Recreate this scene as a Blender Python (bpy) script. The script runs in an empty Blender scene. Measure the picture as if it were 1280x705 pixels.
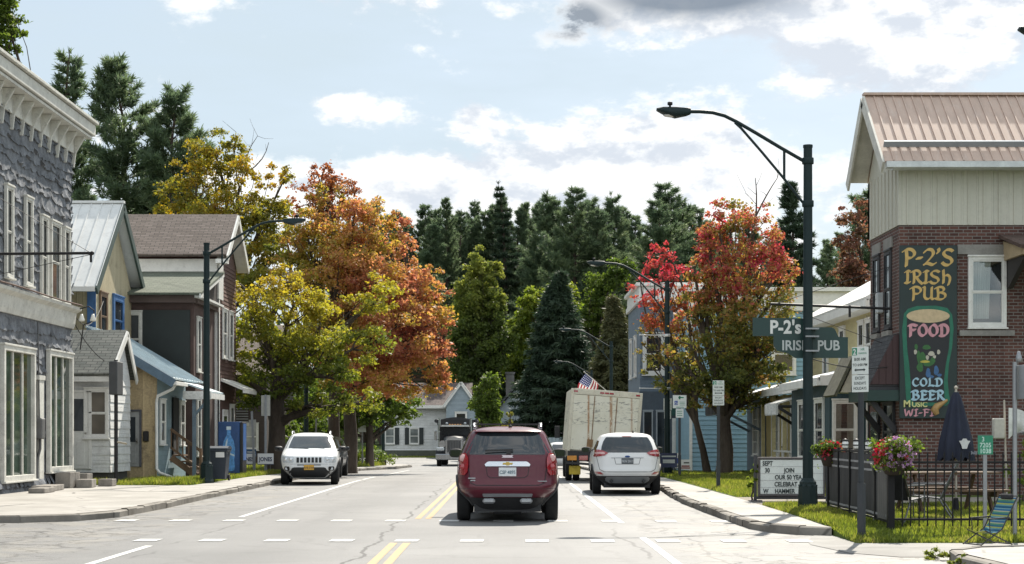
import bpy, math, random
import numpy as np
from mathutils import Vector, Matrix

R = math.radians
scene = bpy.context.scene
COL = scene.collection

# ------------------------------------------------------------------ camera
cam_data = bpy.data.cameras.new('camera')
cam_data.sensor_width = 36.0
cam_data.lens = 36.0 * 2000 / 1280
cam_data.shift_x = 7 / 1280
cam_data.shift_y = 191.5 / 1280
cam_data.clip_start = 0.1
cam_data.clip_end = 6000
cam_data.dof.use_dof = False
cam = bpy.data.objects.new('camera', cam_data)
COL.objects.link(cam)
cam.location = (0, 0, 1.55)
cam.rotation_euler = (R(90), 0, 0)
scene.camera = cam

# ------------------------------------------------------------------ light
SUN_EL, SUN_AZ = 47.0, 17.0          # azimuth measured from +Y towards +X
sun_data = bpy.data.lights.new('sun', 'SUN')
sun_data.energy = 4.3
sun_data.angle = R(0.53)
sun_data.color = (1.0, 0.93, 0.82)
sun = bpy.data.objects.new('sun', sun_data)
COL.objects.link(sun)
sdir = Vector((math.sin(R(SUN_AZ)) * math.cos(R(SUN_EL)), math.cos(R(SUN_AZ)) * math.cos(R(SUN_EL)), math.sin(R(SUN_EL))))
sun.rotation_euler = sdir.to_track_quat('Z', 'Y').to_euler()
sun.location = (20, 60, 60)

vs = scene.view_settings
vs.view_transform = 'Standard'
vs.look = 'None'
vs.gamma = 1.0
vs.exposure = 0.82
vs.use_curve_mapping = False

# ------------------------------------------------------------------ sky
world = bpy.data.worlds.new('World')
scene.world = world
world.use_nodes = True
nt = world.node_tree
nt.nodes.clear()


class NG:
    """small helper to write node maths as expressions"""
    def __init__(s, tree):
        s.t = tree

    def node(s, kind, **kw):
        n = s.t.nodes.new(kind)
        for k, v in kw.items():
            setattr(n, k, v)
        return n

    def put(s, sock, v):
        if v is None:
            return
        if isinstance(v, bpy.types.NodeSocket):
            s.t.links.new(v, sock)
        else:
            if hasattr(sock, 'default_value'):
                try:
                    sock.default_value = v
                except Exception:
                    if isinstance(v, (tuple, list)) and len(v) == 3:
                        sock.default_value = (*v, 1.0)
                    else:
                        raise

    def m(s, op, a, b=None, c=None, clamp=False):
        n = s.node('ShaderNodeMath', operation=op, use_clamp=clamp)
        s.put(n.inputs[0], a)
        s.put(n.inputs[1], b)
        s.put(n.inputs[2], c)
        return n.outputs[0]

    def mix(s, f, a, b, blend='MIX'):
        n = s.node('ShaderNodeMix', data_type='RGBA', blend_type=blend)
        n.clamp_factor = True
        s.put(n.inputs[0], f)
        s.put(n.inputs[6], (*a, 1) if isinstance(a, tuple) and len(a) == 3 else a)
        s.put(n.inputs[7], (*b, 1) if isinstance(b, tuple) and len(b) == 3 else b)
        return n.outputs[2]

    def xyz(s, x, y, z):
        n = s.node('ShaderNodeCombineXYZ')
        s.put(n.inputs[0], x); s.put(n.inputs[1], y); s.put(n.inputs[2], z)
        return n.outputs[0]

    def sep(s, v):
        n = s.node('ShaderNodeSeparateXYZ')
        s.put(n.inputs[0], v)
        return n.outputs

    def noise(s, vec, scale, detail=3, rough=0.55, dist=0.0, out=0):
        n = s.node('ShaderNodeTexNoise')
        s.put(n.inputs['Vector'], vec)
        n.inputs['Scale'].default_value = scale
        n.inputs['Detail'].default_value = detail
        n.inputs['Roughness'].default_value = rough
        n.inputs['Distortion'].default_value = dist
        return n.outputs[out]

    def ramp(s, f, stops, interp='LINEAR'):
        n = s.node('ShaderNodeValToRGB')
        n.color_ramp.interpolation = interp
        el = n.color_ramp.elements
        while len(el) > 1:
            el.remove(el[-1])
        for i, (p, c) in enumerate(stops):
            e = el[0] if i == 0 else el.new(p)
            e.position = p
            e.color = (*c, 1) if len(c) == 3 else c
        s.put(n.inputs[0], f)
        return n.outputs[0]

    def smooth(s, v, lo, hi):
        n = s.node('ShaderNodeMapRange', interpolation_type='SMOOTHSTEP')
        s.put(n.inputs[0], v)
        n.inputs[1].default_value = lo
        n.inputs[2].default_value = hi
        return n.outputs[0]


g = NG(nt)
sky = g.node('ShaderNodeTexSky', sky_type='NISHITA')
sky.sun_disc = False
sky.sun_elevation = R(SUN_EL)
sky.sun_rotation = R(SUN_AZ)
sky.air_density = 1.1
sky.dust_density = 1.6
sky.ozone_density = 1.2
tc = g.node('ShaderNodeTexCoord')
dx, dy, dz = g.sep(tc.outputs['Generated'])
az = g.m('ARCTAN2', dx, dy)
el = g.m('ARCSINE', dz)


def blob(ax, ey, sa, se):
    a = g.m('DIVIDE', g.m('SUBTRACT', az, ax), sa)
    b = g.m('DIVIDE', g.m('SUBTRACT', el, ey), se)
    r2 = g.m('ADD', g.m('MULTIPLY', a, a), g.m('MULTIPLY', b, b))
    return g.m('EXPONENT', g.m('MULTIPLY', r2, -1.0))


def cloud_field(shift):
    e2 = g.m('ADD', el, shift)
    # the stretch keeps low clouds flatter than high ones
    v = g.xyz(g.m('MULTIPLY', az, 1.0), g.m('MULTIPLY', e2, 1.75), 3.7)
    big = g.noise(v, 8.5, 10, 0.60, 0.1)
    fine = g.noise(v, 38.0, 5, 0.65, 0.0)
    return g.m('ADD', g.m('MULTIPLY', big, 0.80), g.m('MULTIPLY', fine, 0.20))


def pa(px):
    return math.atan((px - 633) / 2000)


def pe(py):
    return math.atan((544 - py) / 2000)


bias = None
for (px, py, wx, wy, k) in [(840, 205, 200, 62, 0.27), (640, 235, 260, 30, 0.12), (1080, 95, 200, 70, 0.13), (520, 235, 100, 30, 0.22), (425, 135, 62, 26, 0.22), (310, 225, 60, 22, 0.12),
                            (820, 5, 180, 40, 0.22), (1150, 20, 220, 70, 0.14), (595, 150, 26, 24, 0.16), (560, 0, 120, 18, 0.10),
                            (240, 8, 50, 13, 0.13), (320, 55, 30, 12, 0.10),
                            (150, 110, 200, 110, -0.07), (640, 95, 110, 40, -0.10), (1030, 205, 40, 55, -0.05)]:
    t = g.m('MULTIPLY', blob(pa(px), pe(py), wx / 2000, wy / 2000), k)
    bias = t if bias is None else g.m('ADD', bias, t)
bias = g.m('ADD', bias, g.m('MULTIPLY', g.smooth(g.m('MULTIPLY', dy, -1.0), 0.0, 0.3), 0.07))
f0 = g.m('ADD', cloud_field(0.0), bias)
f1 = g.m('ADD', cloud_field(0.014), bias)
cover = g.smooth(f0, 0.525, 0.625)
lit = g.smooth(g.m('SUBTRACT', f0, f1), -0.07, 0.06)
thick = g.smooth(f0, 0.62, 0.98)
dk = g.m('MAXIMUM', blob(pa(865), pe(-2), 120 / 2000, 24 / 2000), blob(pa(712), pe(26), 52 / 2000, 26 / 2000))
dark = g.m('MULTIPLY', g.m('MULTIPLY', dk, 1.5), g.smooth(f0, 0.52, 0.66), clamp=True)
cl = g.mix(lit, (5.8, 6.25, 6.9), (9.4, 9.4, 9.3))
cl = g.mix(g.m('MULTIPLY', thick, 0.35), cl, (5.2, 5.6, 6.2))
cl = g.mix(g.m('MULTIPLY', dark, 0.9), cl, (1.75, 2.15, 2.7))
# thin veil of high cloud lightens the blue
veil = g.m('MULTIPLY', g.smooth(g.noise(g.xyz(g.m('MULTIPLY', az, 0.6), g.m('MULTIPLY', el, 2.4), 9.1), 5.0, 5, 0.6), 0.3, 0.75), 0.45)
base = g.mix(g.m('ADD', 0.58, veil), sky.outputs[0], (5.2, 6.15, 6.85))
col = g.mix(g.m('MULTIPLY', cover, 0.96), base, cl)
# whole sky behind the camera scaled up, an added fill for shaded faces
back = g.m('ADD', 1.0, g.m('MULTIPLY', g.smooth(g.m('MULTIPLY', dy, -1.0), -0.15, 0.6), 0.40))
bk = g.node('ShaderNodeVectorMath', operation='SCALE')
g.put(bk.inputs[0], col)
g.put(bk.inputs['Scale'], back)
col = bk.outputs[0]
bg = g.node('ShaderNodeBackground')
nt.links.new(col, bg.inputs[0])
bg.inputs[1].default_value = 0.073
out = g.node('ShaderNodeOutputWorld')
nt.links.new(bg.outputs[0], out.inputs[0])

# ------------------------------------------------------------------ helpers
F, VX, HY, CH = 2000.0, 633.0, 544.0, 1.55


def wx(px, d):
    return (px - VX) * d / F


def wz(py, d):
    return CH + (HY - py) * d / F


_gp = [(-50, 0), (55, 0), (105, -0.5), (126, -0.5), (140, -0.15), (200, 0.6), (400, 3.0), (3000, 3.0)]


def gz(y):
    return float(np.interp(y, [p[0] for p in _gp], [p[1] for p in _gp]))


class MB:
    def __init__(s):
        s.v, s.f, s.mi, s.sm = [], [], [], []
        s.M = None
        s.mat = 0

    def add(s, verts, faces, smooth=False):
        o = len(s.v)
        if s.M is not None:
            verts = [s.M @ Vector(p) for p in verts]
        s.v.extend([tuple(p) for p in verts])
        for f in faces:
            s.f.append(tuple(i + o for i in f))
            s.mi.append(s.mat)
            s.sm.append(smooth)
        return s

    def box(s, x0, x1, y0, y1, z0, z1, b=0.0):
        if b > 0:
            return s.bbox(x0, x1, y0, y1, z0, z1, b)
        v = [(x0, y0, z0), (x1, y0, z0), (x1, y1, z0), (x0, y1, z0), (x0, y0, z1), (x1, y0, z1), (x1, y1, z1), (x0, y1, z1)]
        return s.add(v, [(0, 3, 2, 1), (4, 5, 6, 7), (0, 1, 5, 4), (1, 2, 6, 5), (2, 3, 7, 6), (3, 0, 4, 7)])

    def bbox(s, x0, x1, y0, y1, z0, z1, b):
        """box with chamfered edges"""
        v, idx = [], {}
        cx, cy, cz = (x0 + x1) / 2, (y0 + y1) / 2, (z0 + z1) / 2
        hx, hy, hz = (x1 - x0) / 2, (y1 - y0) / 2, (z1 - z0) / 2
        b = min(b, hx * .9, hy * .9, hz * .9)
        for sx in (-1, 1):
            for sy in (-1, 1):
                for sz in (-1, 1):
                    for ax in range(3):
                        p = [sx * (hx - b), sy * (hy - b), sz * (hz - b)]
                        p[ax] = (sx * hx, sy * hy, sz * hz)[ax]
                        idx[(sx, sy, sz, ax)] = len(v)
                        v.append((cx + p[0], cy + p[1], cz + p[2]))
        fs = []
        for ax in range(3):
            o1, o2 = (ax + 1) % 3, (ax + 2) % 3
            for sg in (-1, 1):
                q = []
                for a, c in ((-1, -1), (1, -1), (1, 1), (-1, 1)):
                    k = [0, 0, 0]
                    k[ax], k[o1], k[o2] = sg, a, c
                    q.append(idx[(*k, ax)])
                fs.append(tuple(q if sg > 0 else q[::-1]))
        for ax in range(3):
            o1, o2 = (ax + 1) % 3, (ax + 2) % 3
            for a in (-1, 1):
                for c in (-1, 1):
                    k0, k1 = [0, 0, 0], [0, 0, 0]
                    k0[ax], k1[ax] = -1, 1
                    k0[o1] = k1[o1] = a
                    k0[o2] = k1[o2] = c
                    q = (idx[(*k0, o1)], idx[(*k1, o1)], idx[(*k1, o2)], idx[(*k0, o2)])
                    fs.append(q if a * c > 0 else q[::-1])
        for sx in (-1, 1):
            for sy in (-1, 1):
                for sz in (-1, 1):
                    q = (idx[(sx, sy, sz, 0)], idx[(sx, sy, sz, 1)], idx[(sx, sy, sz, 2)])
                    fs.append(q if sx * sy * sz > 0 else q[::-1])
        return s.add(v, fs)

    def prism(s, poly, lo, hi, axis='y'):
        """polygon in the plane across `axis`, extruded lo..hi. axis y: poly is (x,z); x: (y,z); z: (x,y)"""
        n = len(poly)

        def P(p, t):
            return {'y': (p[0], t, p[1]), 'x': (t, p[0], p[1]), 'z': (p[0], p[1], t)}[axis]
        v = [P(p, lo) for p in poly] + [P(p, hi) for p in poly]
        f = [tuple(range(n)), tuple(range(2 * n - 1, n - 1, -1))]
        for i in range(n):
            j = (i + 1) % n
            f.append((i, i + n, j + n, j))
        return s.add(v, f)

    def tube(s, pts, r, n=8, cap=True, smooth=True):
        pts = [Vector(p) for p in pts]
        rr = r if isinstance(r, (list, tuple)) else [r] * len(pts)
        v, f = [], []
        ref = None
        for i, p in enumerate(pts):
            d = (pts[min(i + 1, len(pts) - 1)] - pts[max(i - 1, 0)])
            if d.length < 1e-9:
                d = Vector((0, 0, 1))
            d.normalize()
            if ref is None:
                ref = Vector((1, 0, 0)) if abs(d.x) < .9 else Vector((0, 1, 0))
            a = (ref - d * ref.dot(d))
            if a.length < 1e-6:
                a = d.orthogonal()
            a.normalize()
            ref = a
            b = d.cross(a)
            for k in range(n):
                t = 2 * math.pi * k / n
                v.append(p + (a * math.cos(t) + b * math.sin(t)) * rr[i])
        for i in range(len(pts) - 1):
            for k in range(n):
                k2 = (k + 1) % n
                f.append((i * n + k, i * n + k2, (i + 1) * n + k2, (i + 1) * n + k))
        s.add(v, f, smooth)
        if cap:
            s.add([v[k] for k in range(n)], [tuple(range(n - 1, -1, -1))])
            m = (len(pts) - 1) * n
            s.add([v[m + k] for k in range(n)], [tuple(range(n))])
        return s

    def bar(s, p, q, w, h=None, up=(0, 0, 1)):
        """rectangular bar from p to q"""
        p, q = Vector(p), Vector(q)
        h = h or w
        d = (q - p).normalized()
        u = Vector(up)
        if abs(d.dot(u)) > .98:
            u = Vector((0, 1, 0))
        a = d.cross(u).normalized()
        b = a.cross(d).normalized()
        v = []
        for e in (p, q):
            for sa, sb in ((-1, -1), (1, -1), (1, 1), (-1, 1)):
                v.append(e + a * (sa * w / 2) + b * (sb * h / 2))
        return s.add(v, [(0, 3, 2, 1), (4, 5, 6, 7), (0, 1, 5, 4), (1, 2, 6, 5), (2, 3, 7, 6), (3, 0, 4, 7)])

    def lathe(s, prof, cx=0, cy=0, n=16, smooth=True):
        v, f = [], []
        for (r, z) in prof:
            for k in range(n):
                t = 2 * math.pi * k / n
                v.append((cx + r * math.cos(t), cy + r * math.sin(t), z))
        for i in range(len(prof) - 1):
            for k in range(n):
                k2 = (k + 1) % n
                f.append((i * n + k, i * n + k2, (i + 1) * n + k2, (i + 1) * n + k))
        f.append(tuple(range(n - 1, -1, -1)))
        m = (len(prof) - 1) * n
        f.append(tuple(range(m, m + n)))
        return s.add(v, f, smooth)

    def ball(s, c, r, n=12, m=8):
        rx, ry, rz = r if isinstance(r, (tuple, list)) else (r, r, r)
        v, f = [], []
        for i in range(m + 1):
            ph = math.pi * i / m - math.pi / 2
            for k in range(n):
                t = 2 * math.pi * k / n
                v.append((c[0] + rx * math.cos(ph) * math.cos(t), c[1] + ry * math.cos(ph) * math.sin(t), c[2] + rz * math.sin(ph)))
        for i in range(m):
            for k in range(n):
                k2 = (k + 1) % n
                f.append((i * n + k, i * n + k2, (i + 1) * n + k2, (i + 1) * n + k))
        return s.add(v, f, True)

    def grid(s, P, smooth=True, flip=False):
        """P[i][j] points"""
        a, b = len(P), len(P[0])
        v = [p for row in P for p in row]
        f = []
        for i in range(a - 1):
            for j in range(b - 1):
                q = (i * b + j, i * b + j + 1, (i + 1) * b + j + 1, (i + 1) * b + j)
                f.append(q[::-1] if flip else q)
        return s.add(v, f, smooth)

    def build(s, name, mats, parent=None, **props):
        me = bpy.data.meshes.new(name)
        me.from_pydata(s.v, [], s.f)
        if not isinstance(mats, (list, tuple)):
            mats = [mats]
        for m in mats:
            me.materials.append(m)
        me.polygons.foreach_set('material_index', s.mi)
        me.polygons.foreach_set('use_smooth', s.sm)
        me.update()
        return link(name, me, parent, **props)


def link(name, me, parent=None, **props):
    o = bpy.data.objects.new(name, me)
    COL.objects.link(o)
    if parent is not None:
        o.parent = parent
    for k, v in props.items():
        o[k] = v
    return o


def thing(name, label, category, loc=(0, 0, 0), rot=0.0, group=None):
    o = bpy.data.objects.new(name, None)
    o.empty_display_size = 0.2
    COL.objects.link(o)
    o.location = loc
    o.rotation_euler = (0, 0, rot)
    o['label'] = label
    o['category'] = category
    if group:
        o['group'] = group
    return o


def tag(o, label, category, group=None):
    o['label'] = label
    o['category'] = category
    if group:
        o['group'] = group
    return o


def copy_tree(o, label=None, parent=None):
    c = o.copy()
    COL.objects.link(c)
    if parent is not None:
        c.parent = parent
    if label:
        c['label'] = label
    for ch in list(o.children):
        copy_tree(ch, None, c)
    return c


def wallM(o, u, n):
    """matrix: local (a along wall, b outwards, c up)"""
    u, n = Vector(u).normalized(), Vector(n).normalized()
    M = Matrix.Identity(4)
    M.col[0][:3] = u
    M.col[1][:3] = n
    M.col[2][:3] = (0, 0, 1)
    M.col[3][:3] = o
    return M


def text_mesh(body, size, M, bold=0.0, align='CENTER', sx=1.0):
    """flat lettering: mesh data in the frame M (text runs along local x, up along local z, faces local -y)"""
    cu = bpy.data.curves.new('lettering', 'FONT')
    cu.body = body
    cu.size = size
    cu.align_x = align
    cu.align_y = 'BOTTOM_BASELINE'
    cu.offset = bold * size
    cu.resolution_u = 3
    tmp = bpy.data.objects.new('lettering', cu)
    me = bpy.data.meshes.new_from_object(tmp)
    bpy.data.objects.remove(tmp)
    verts = [M @ Vector((v.co.x * sx, 0, v.co.y)) for v in me.vertices]
    faces = [tuple(p.vertices) for p in me.polygons]
    bpy.data.meshes.remove(me)
    bpy.data.curves.remove(cu)
    return verts, faces


def put_text(mb, body, size, M, **kw):
    v, f = text_mesh(body, size, M, **kw)
    keep = mb.M
    mb.M = None
    mb.add(v, f)
    mb.M = keep


# ------------------------------------------------------------------ materials
MATS = {}


def new_mat(name):
    m = bpy.data.materials.new(name)
    m.use_nodes = True
    m.node_tree.nodes.clear()
    return m, NG(m.node_tree)


def finish(m, g, color, rough=0.6, metal=0.0, spec=0.5, normal=None, coat=0.0, trans=None):
    b = g.node('ShaderNodeBsdfPrincipled')
    g.put(b.inputs['Base Color'], (*color, 1) if isinstance(color, tuple) and len(color) == 3 else color)
    g.put(b.inputs['Roughness'], rough)
    b.inputs['Metallic'].default_value = metal
    b.inputs['Specular IOR Level'].default_value = spec
    if coat:
        b.inputs['Coat Weight'].default_value = coat
        b.inputs['Coat Roughness'].default_value = 0.03
    if normal is not None:
        g.put(b.inputs['Normal'], normal)
    sh = b.outputs[0]
    if trans is not None:
        t = g.node('ShaderNodeBsdfTranslucent')
        g.put(t.inputs[0], trans[0])
        mx = g.node('ShaderNodeMixShader')
        mx.inputs[0].default_value = trans[1]
        g.t.links.new(sh, mx.inputs[1])
        g.t.links.new(t.outputs[0], mx.inputs[2])
        sh = mx.outputs[0]
    o = g.node('ShaderNodeOutputMaterial')
    g.t.links.new(sh, o.inputs[0])
    return m


def bump(g, h, strength=0.3, dist=0.02):
    n = g.node('ShaderNodeBump')
    n.inputs['Strength'].default_value = strength
    n.inputs['Distance'].default_value = dist
    g.put(n.inputs['Height'], h)
    return n.outputs[0]


def objco(g):
    return g.node('ShaderNodeTexCoord').outputs['Object']


def pm(name, color, rough=0.6, metal=0.0, var=0.18, scale=2.0, bmp=0.0, bscale=40.0, spec=0.5, coat=0.0, dirt=None, damt=0.5, stretch=None):
    """painted / plain surface with uneven tone, optional dirt patches and grain"""
    if name in MATS:
        return MATS[name]
    m, g = new_mat(name)
    co = objco(g)
    if stretch:
        n = g.node('ShaderNodeMapping')
        n.inputs['Scale'].default_value = stretch
        g.put(n.inputs[0], co)
        co = n.outputs[0]
    n1 = g.noise(co, scale, 4, 0.6)
    n2 = g.noise(co, scale * 9, 3, 0.6)
    f = g.m('ADD', g.m('MULTIPLY', n1, 0.65), g.m('MULTIPLY', n2, 0.35))
    lo = tuple(c * (1 - var) for c in color)
    hi = tuple(min(1, c * (1 + var)) for c in color)
    c = g.mix(g.smooth(f, 0.3, 0.7), lo, hi)
    if dirt:
        dn = g.smooth(g.noise(co, scale * 2.3, 6, 0.7, 0.4), 0.52, 0.72)
        c = g.mix(g.m('MULTIPLY', dn, damt), c, dirt)
    r = g.m('ADD', rough - 0.07, g.m('MULTIPLY', n2, 0.14))
    nm = bump(g, g.noise(co, bscale, 4, 0.6), bmp, 0.01) if bmp else None
    MATS[name] = finish(m, g, c, r, metal, spec, nm, coat)
    return MATS[name]


def glass_mat(name, tint=(0.018, 0.022, 0.026), rough=0.04, spec=0.8):
    if name in MATS:
        return MATS[name]
    m, g = new_mat(name)
    co = objco(g)
    n = g.noise(co, 0.9, 2, 0.5)
    c = g.mix(g.smooth(n, 0.35, 0.7), tint, tuple(t * 2.2 for t in tint))
    MATS[name] = finish(m, g, c, rough, 0, spec, bump(g, g.noise(co, 2.2, 1, 0.5), 0.05, 0.02))
    return MATS[name]


def clear_glass(name='window glass'):
    if name in MATS:
        return MATS[name]
    m, g = new_mat(name)
    gl = g.node('ShaderNodeBsdfGlossy')
    gl.inputs['Roughness'].default_value = 0.03
    gl.inputs[0].default_value = (1, 1, 1, 1)
    tr = g.node('ShaderNodeBsdfTransparent')
    tr.inputs[0].default_value = (0.86, 0.9, 0.9, 1)
    fr = g.node('ShaderNodeFresnel')
    fr.inputs[0].default_value = 1.5
    mx = g.node('ShaderNodeMixShader')
    g.put(mx.inputs[0], g.m('ADD', fr.outputs[0], 0.03))
    g.t.links.new(tr.outputs[0], mx.inputs[1])
    g.t.links.new(gl.outputs[0], mx.inputs[2])
    o = g.node('ShaderNodeOutputMaterial')
    g.t.links.new(mx.outputs[0], o.inputs[0])
    MATS[name] = m
    return m


def brick_mat(name, c1, c2, mortar, bw=0.21, rh=0.075, ms=0.011, mode='wall', zk=1.0, rough=0.85, bmp=0.5):
    """mode wall: courses run round the building; roof_x / roof_y: rows of shingles with the ridge along x or y"""
    if name in MATS:
        return MATS[name]
    m, g = new_mat(name)
    x, y, z = g.sep(objco(g))
    if mode == 'wall':
        vec = g.xyz(g.m('ADD', x, y), z, 0)
    elif mode == 'roof_x':
        vec = g.xyz(x, g.m('MULTIPLY', z, zk), 0)
    else:
        vec = g.xyz(y, g.m('MULTIPLY', z, zk), 0)
    b = g.node('ShaderNodeTexBrick')
    g.put(b.inputs['Vector'], vec)
    b.inputs['Scale'].default_value = 1.0
    b.inputs['Brick Width'].default_value = bw
    b.inputs['Row Height'].default_value = rh
    b.inputs['Mortar Size'].default_value = ms
    b.inputs['Mortar Smooth'].default_value = 0.2
    b.inputs['Bias'].default_value = 0.0
    b.inputs['Color1'].default_value = (*c1, 1)
    b.inputs['Color2'].default_value = (*c2, 1)
    b.inputs['Mortar'].default_value = (*mortar, 1)
    co = objco(g)
    n1 = g.noise(co, 0.8, 5, 0.65)
    n2 = g.noise(co, 30, 3, 0.6)
    k = g.m('ADD', 0.62, g.m('MULTIPLY', g.m('ADD', g.m('MULTIPLY', n1, 0.6), g.m('MULTIPLY', n2, 0.4)), 0.76))
    kk = g.node('ShaderNodeCombineColor')
    for i in range(3):
        g.put(kk.inputs[i], k)
    c = g.mix(1.0, b.outputs[0], kk.outputs[0], 'MULTIPLY')
    st = g.smooth(g.noise(g.xyz(g.m('MULTIPLY', g.m('ADD', x, y), 2.2), g.m('MULTIPLY', z, 0.22), 1.7), 1.0, 5, 0.7), 0.50, 0.72)
    c = g.mix(g.m('MULTIPLY', st, 0.35), c, tuple(q * 0.45 for q in c1))
    h = g.m('ADD', g.m('MULTIPLY', b.outputs['Fac'], -1.0), g.m('MULTIPLY', n2, 0.4))
    MATS[name] = finish(m, g, c, rough, 0, 0.3, bump(g, h, bmp, 0.012))
    return MATS[name]


def leaf_mat(name, stops, scale=0.35, tr=0.45, spread=0.5, zg=None):
    """leaf colours drift across the crown and from leaf to leaf"""
    if name in MATS:
        return MATS[name]
    m, g = new_mat(name)
    n = g.noise(objco(g), scale, 3, 0.6)
    isl = g.node('ShaderNodeNewGeometry').outputs['Random Per Island']
    f = g.m('ADD', g.m('MULTIPLY', g.m('SUBTRACT', n, 0.5), 1.7), g.m('ADD', 0.5, g.m('MULTIPLY', g.m('SUBTRACT', isl, 0.5), spread)))
    if zg:   # one end of the crown turns first
        f = g.m('ADD', f, g.m('MULTIPLY', g.m('SUBTRACT', g.smooth(g.sep(objco(g))[zg[3] if len(zg) > 3 else 2], zg[0], zg[1]), 0.5), zg[2]))
    c = g.ramp(f, stops)
    hv = g.node('ShaderNodeHueSaturation')
    g.put(hv.inputs['Color'], c)
    g.put(hv.inputs['Value'], g.m('ADD', 0.85, g.m('MULTIPLY', g.m('FRACT', g.m('MULTIPLY', isl, 17.3)), 0.30)))
    c = hv.outputs[0]
    t = g.node('ShaderNodeHueSaturation')
    g.put(t.inputs['Color'], c)
    t.inputs['Saturation'].default_value = 1.12
    t.inputs['Value'].default_value = 1.9
    MATS[name] = finish(m, g, c, 0.55, 0, 0.35, None, 0, (t.outputs[0], tr))
    return MATS[name]

# ================================================================== THE GROUND
def asphalt():
    m, g = new_mat('asphalt')
    co = objco(g)
    x, y, z = g.sep(co)
    n1 = g.noise(co, 0.22, 5, 0.6)
    n2 = g.noise(g.xyz(g.m('MULTIPLY', x, 1.6), g.m('MULTIPLY', y, 0.12), 0), 1.2, 4, 0.6)
    n3 = g.noise(co, 55, 3, 0.7)
    c = g.mix(g.smooth(n1, 0.32, 0.68), (0.128, 0.127, 0.125), (0.185, 0.182, 0.178))
    c = g.mix(g.m('MULTIPLY', g.smooth(n2, 0.5, 0.75), 0.5), c, (0.115, 0.115, 0.116))
    c = g.mix(g.m('MULTIPLY', g.smooth(n3, 0.45, 0.75), 0.55), c, (0.30, 0.295, 0.285))
    # cracks: old, denser in the parking lanes
    v = g.node('ShaderNodeTexVoronoi', feature='DISTANCE_TO_EDGE')
    wob = g.noise(co, 2.2, 4, 0.6, 0, 1)
    mp = g.node('ShaderNodeVectorMath', operation='ADD')
    sc = g.node('ShaderNodeVectorMath', operation='SCALE')
    sc.inputs['Scale'].default_value = 0.7
    g.put(sc.inputs[0], wob)
    g.put(mp.inputs[0], co)
    g.put(mp.inputs[1], sc.outputs[0])
    g.put(v.inputs['Vector'], mp.outputs[0])
    v.inputs['Scale'].default_value = 0.42
    v2 = g.node('ShaderNodeTexVoronoi', feature='DISTANCE_TO_EDGE')
    g.put(v2.inputs['Vector'], mp.outputs[0])
    v2.inputs['Scale'].default_value = 1.3
    ck = g.m('SUBTRACT', 1.0, g.smooth(v.outputs['Distance'], 0.006, 0.030))
    ck2 = g.m('SUBTRACT', 1.0, g.smooth(v2.outputs['Distance'], 0.012, 0.06))
    side = g.m('MAXIMUM', g.smooth(x, 1.9, 2.8), g.m('SUBTRACT', 1.0, g.smooth(x, -6.2, -5.3)))
    where = g.m('MULTIPLY', g.smooth(g.noise(co, 0.3, 3, 0.6), 0.38, 0.55), g.m('ADD', 0.22, g.m('MULTIPLY', side, 0.75)))
    near = g.m('MULTIPLY', g.smooth(g.noise(co, 0.45, 3, 0.6), 0.40, 0.54), side)
    ck = g.m('MAXIMUM', g.m('MULTIPLY', ck, where), g.m('MULTIPLY', ck2, near))
    c = g.mix(g.m('MULTIPLY', ck, 0.85), c, (0.030, 0.029, 0.028))
    # oil-darkened middle of each lane
    lane = g.m('MAXIMUM', g.m('EXPONENT', g.m('MULTIPLY', g.m('POWER', g.m('SUBTRACT', x, 0.3), 2.0), -2.2)), g.m('EXPONENT', g.m('MULTIPLY', g.m('POWER', g.m('ADD', x, 3.25), 2.0), -2.2)))
    c = g.mix(g.m('MULTIPLY', g.m('MULTIPLY', lane, g.m('ADD', 0.5, n2)), 0.30), c, (0.085, 0.085, 0.085))
    # tar-sealed seams wandering along the lanes
    for (sx_, k_) in ((-1.9, .9), (1.75, .7), (-4.75, .5), (2.7, .8)):
        wv = g.m('ADD', g.m('SUBTRACT', x, sx_), g.m('MULTIPLY', g.m('SUBTRACT', g.noise(g.xyz(sx_, g.m('MULTIPLY', y, 0.35), 0), 1.0, 4, 0.65), 0.5), 0.7))
        sl = g.m('MULTIPLY', g.m('SUBTRACT', 1.0, g.smooth(g.m('ABSOLUTE', wv), 0.012, 0.04)), g.smooth(g.noise(g.xyz(0, g.m('MULTIPLY', y, 0.2), sx_), 1.0, 2, 0.5), 0.42, 0.5))
        c = g.mix(g.m('MULTIPLY', sl, k_), c, (0.035, 0.034, 0.034))
    # repaved patch and worn dirt towards the kerbs
    dirt = g.m('MULTIPLY', side, g.smooth(g.noise(co, 0.9, 6, 0.7), 0.44, 0.60))
    c = g.mix(g.m('MULTIPLY', dirt, 0.5), c, (0.26, 0.24, 0.205))
    pot = g.m('MULTIPLY', side, g.smooth(g.noise(g.xyz(g.m('MULTIPLY', x, 0.7), g.m('MULTIPLY', y, 0.4), 4.2), 1.6, 6, 0.75), 0.58, 0.64))
    c = g.mix(g.m('MULTIPLY', pot, 0.7), c, (0.075, 0.072, 0.068))
    h = g.m('SUBTRACT', n3, g.m('MULTIPLY', ck, 1.5))
    return finish(m, g, c, 0.62, 0, 0.45, bump(g, h, 0.5, 0.008))


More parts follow.
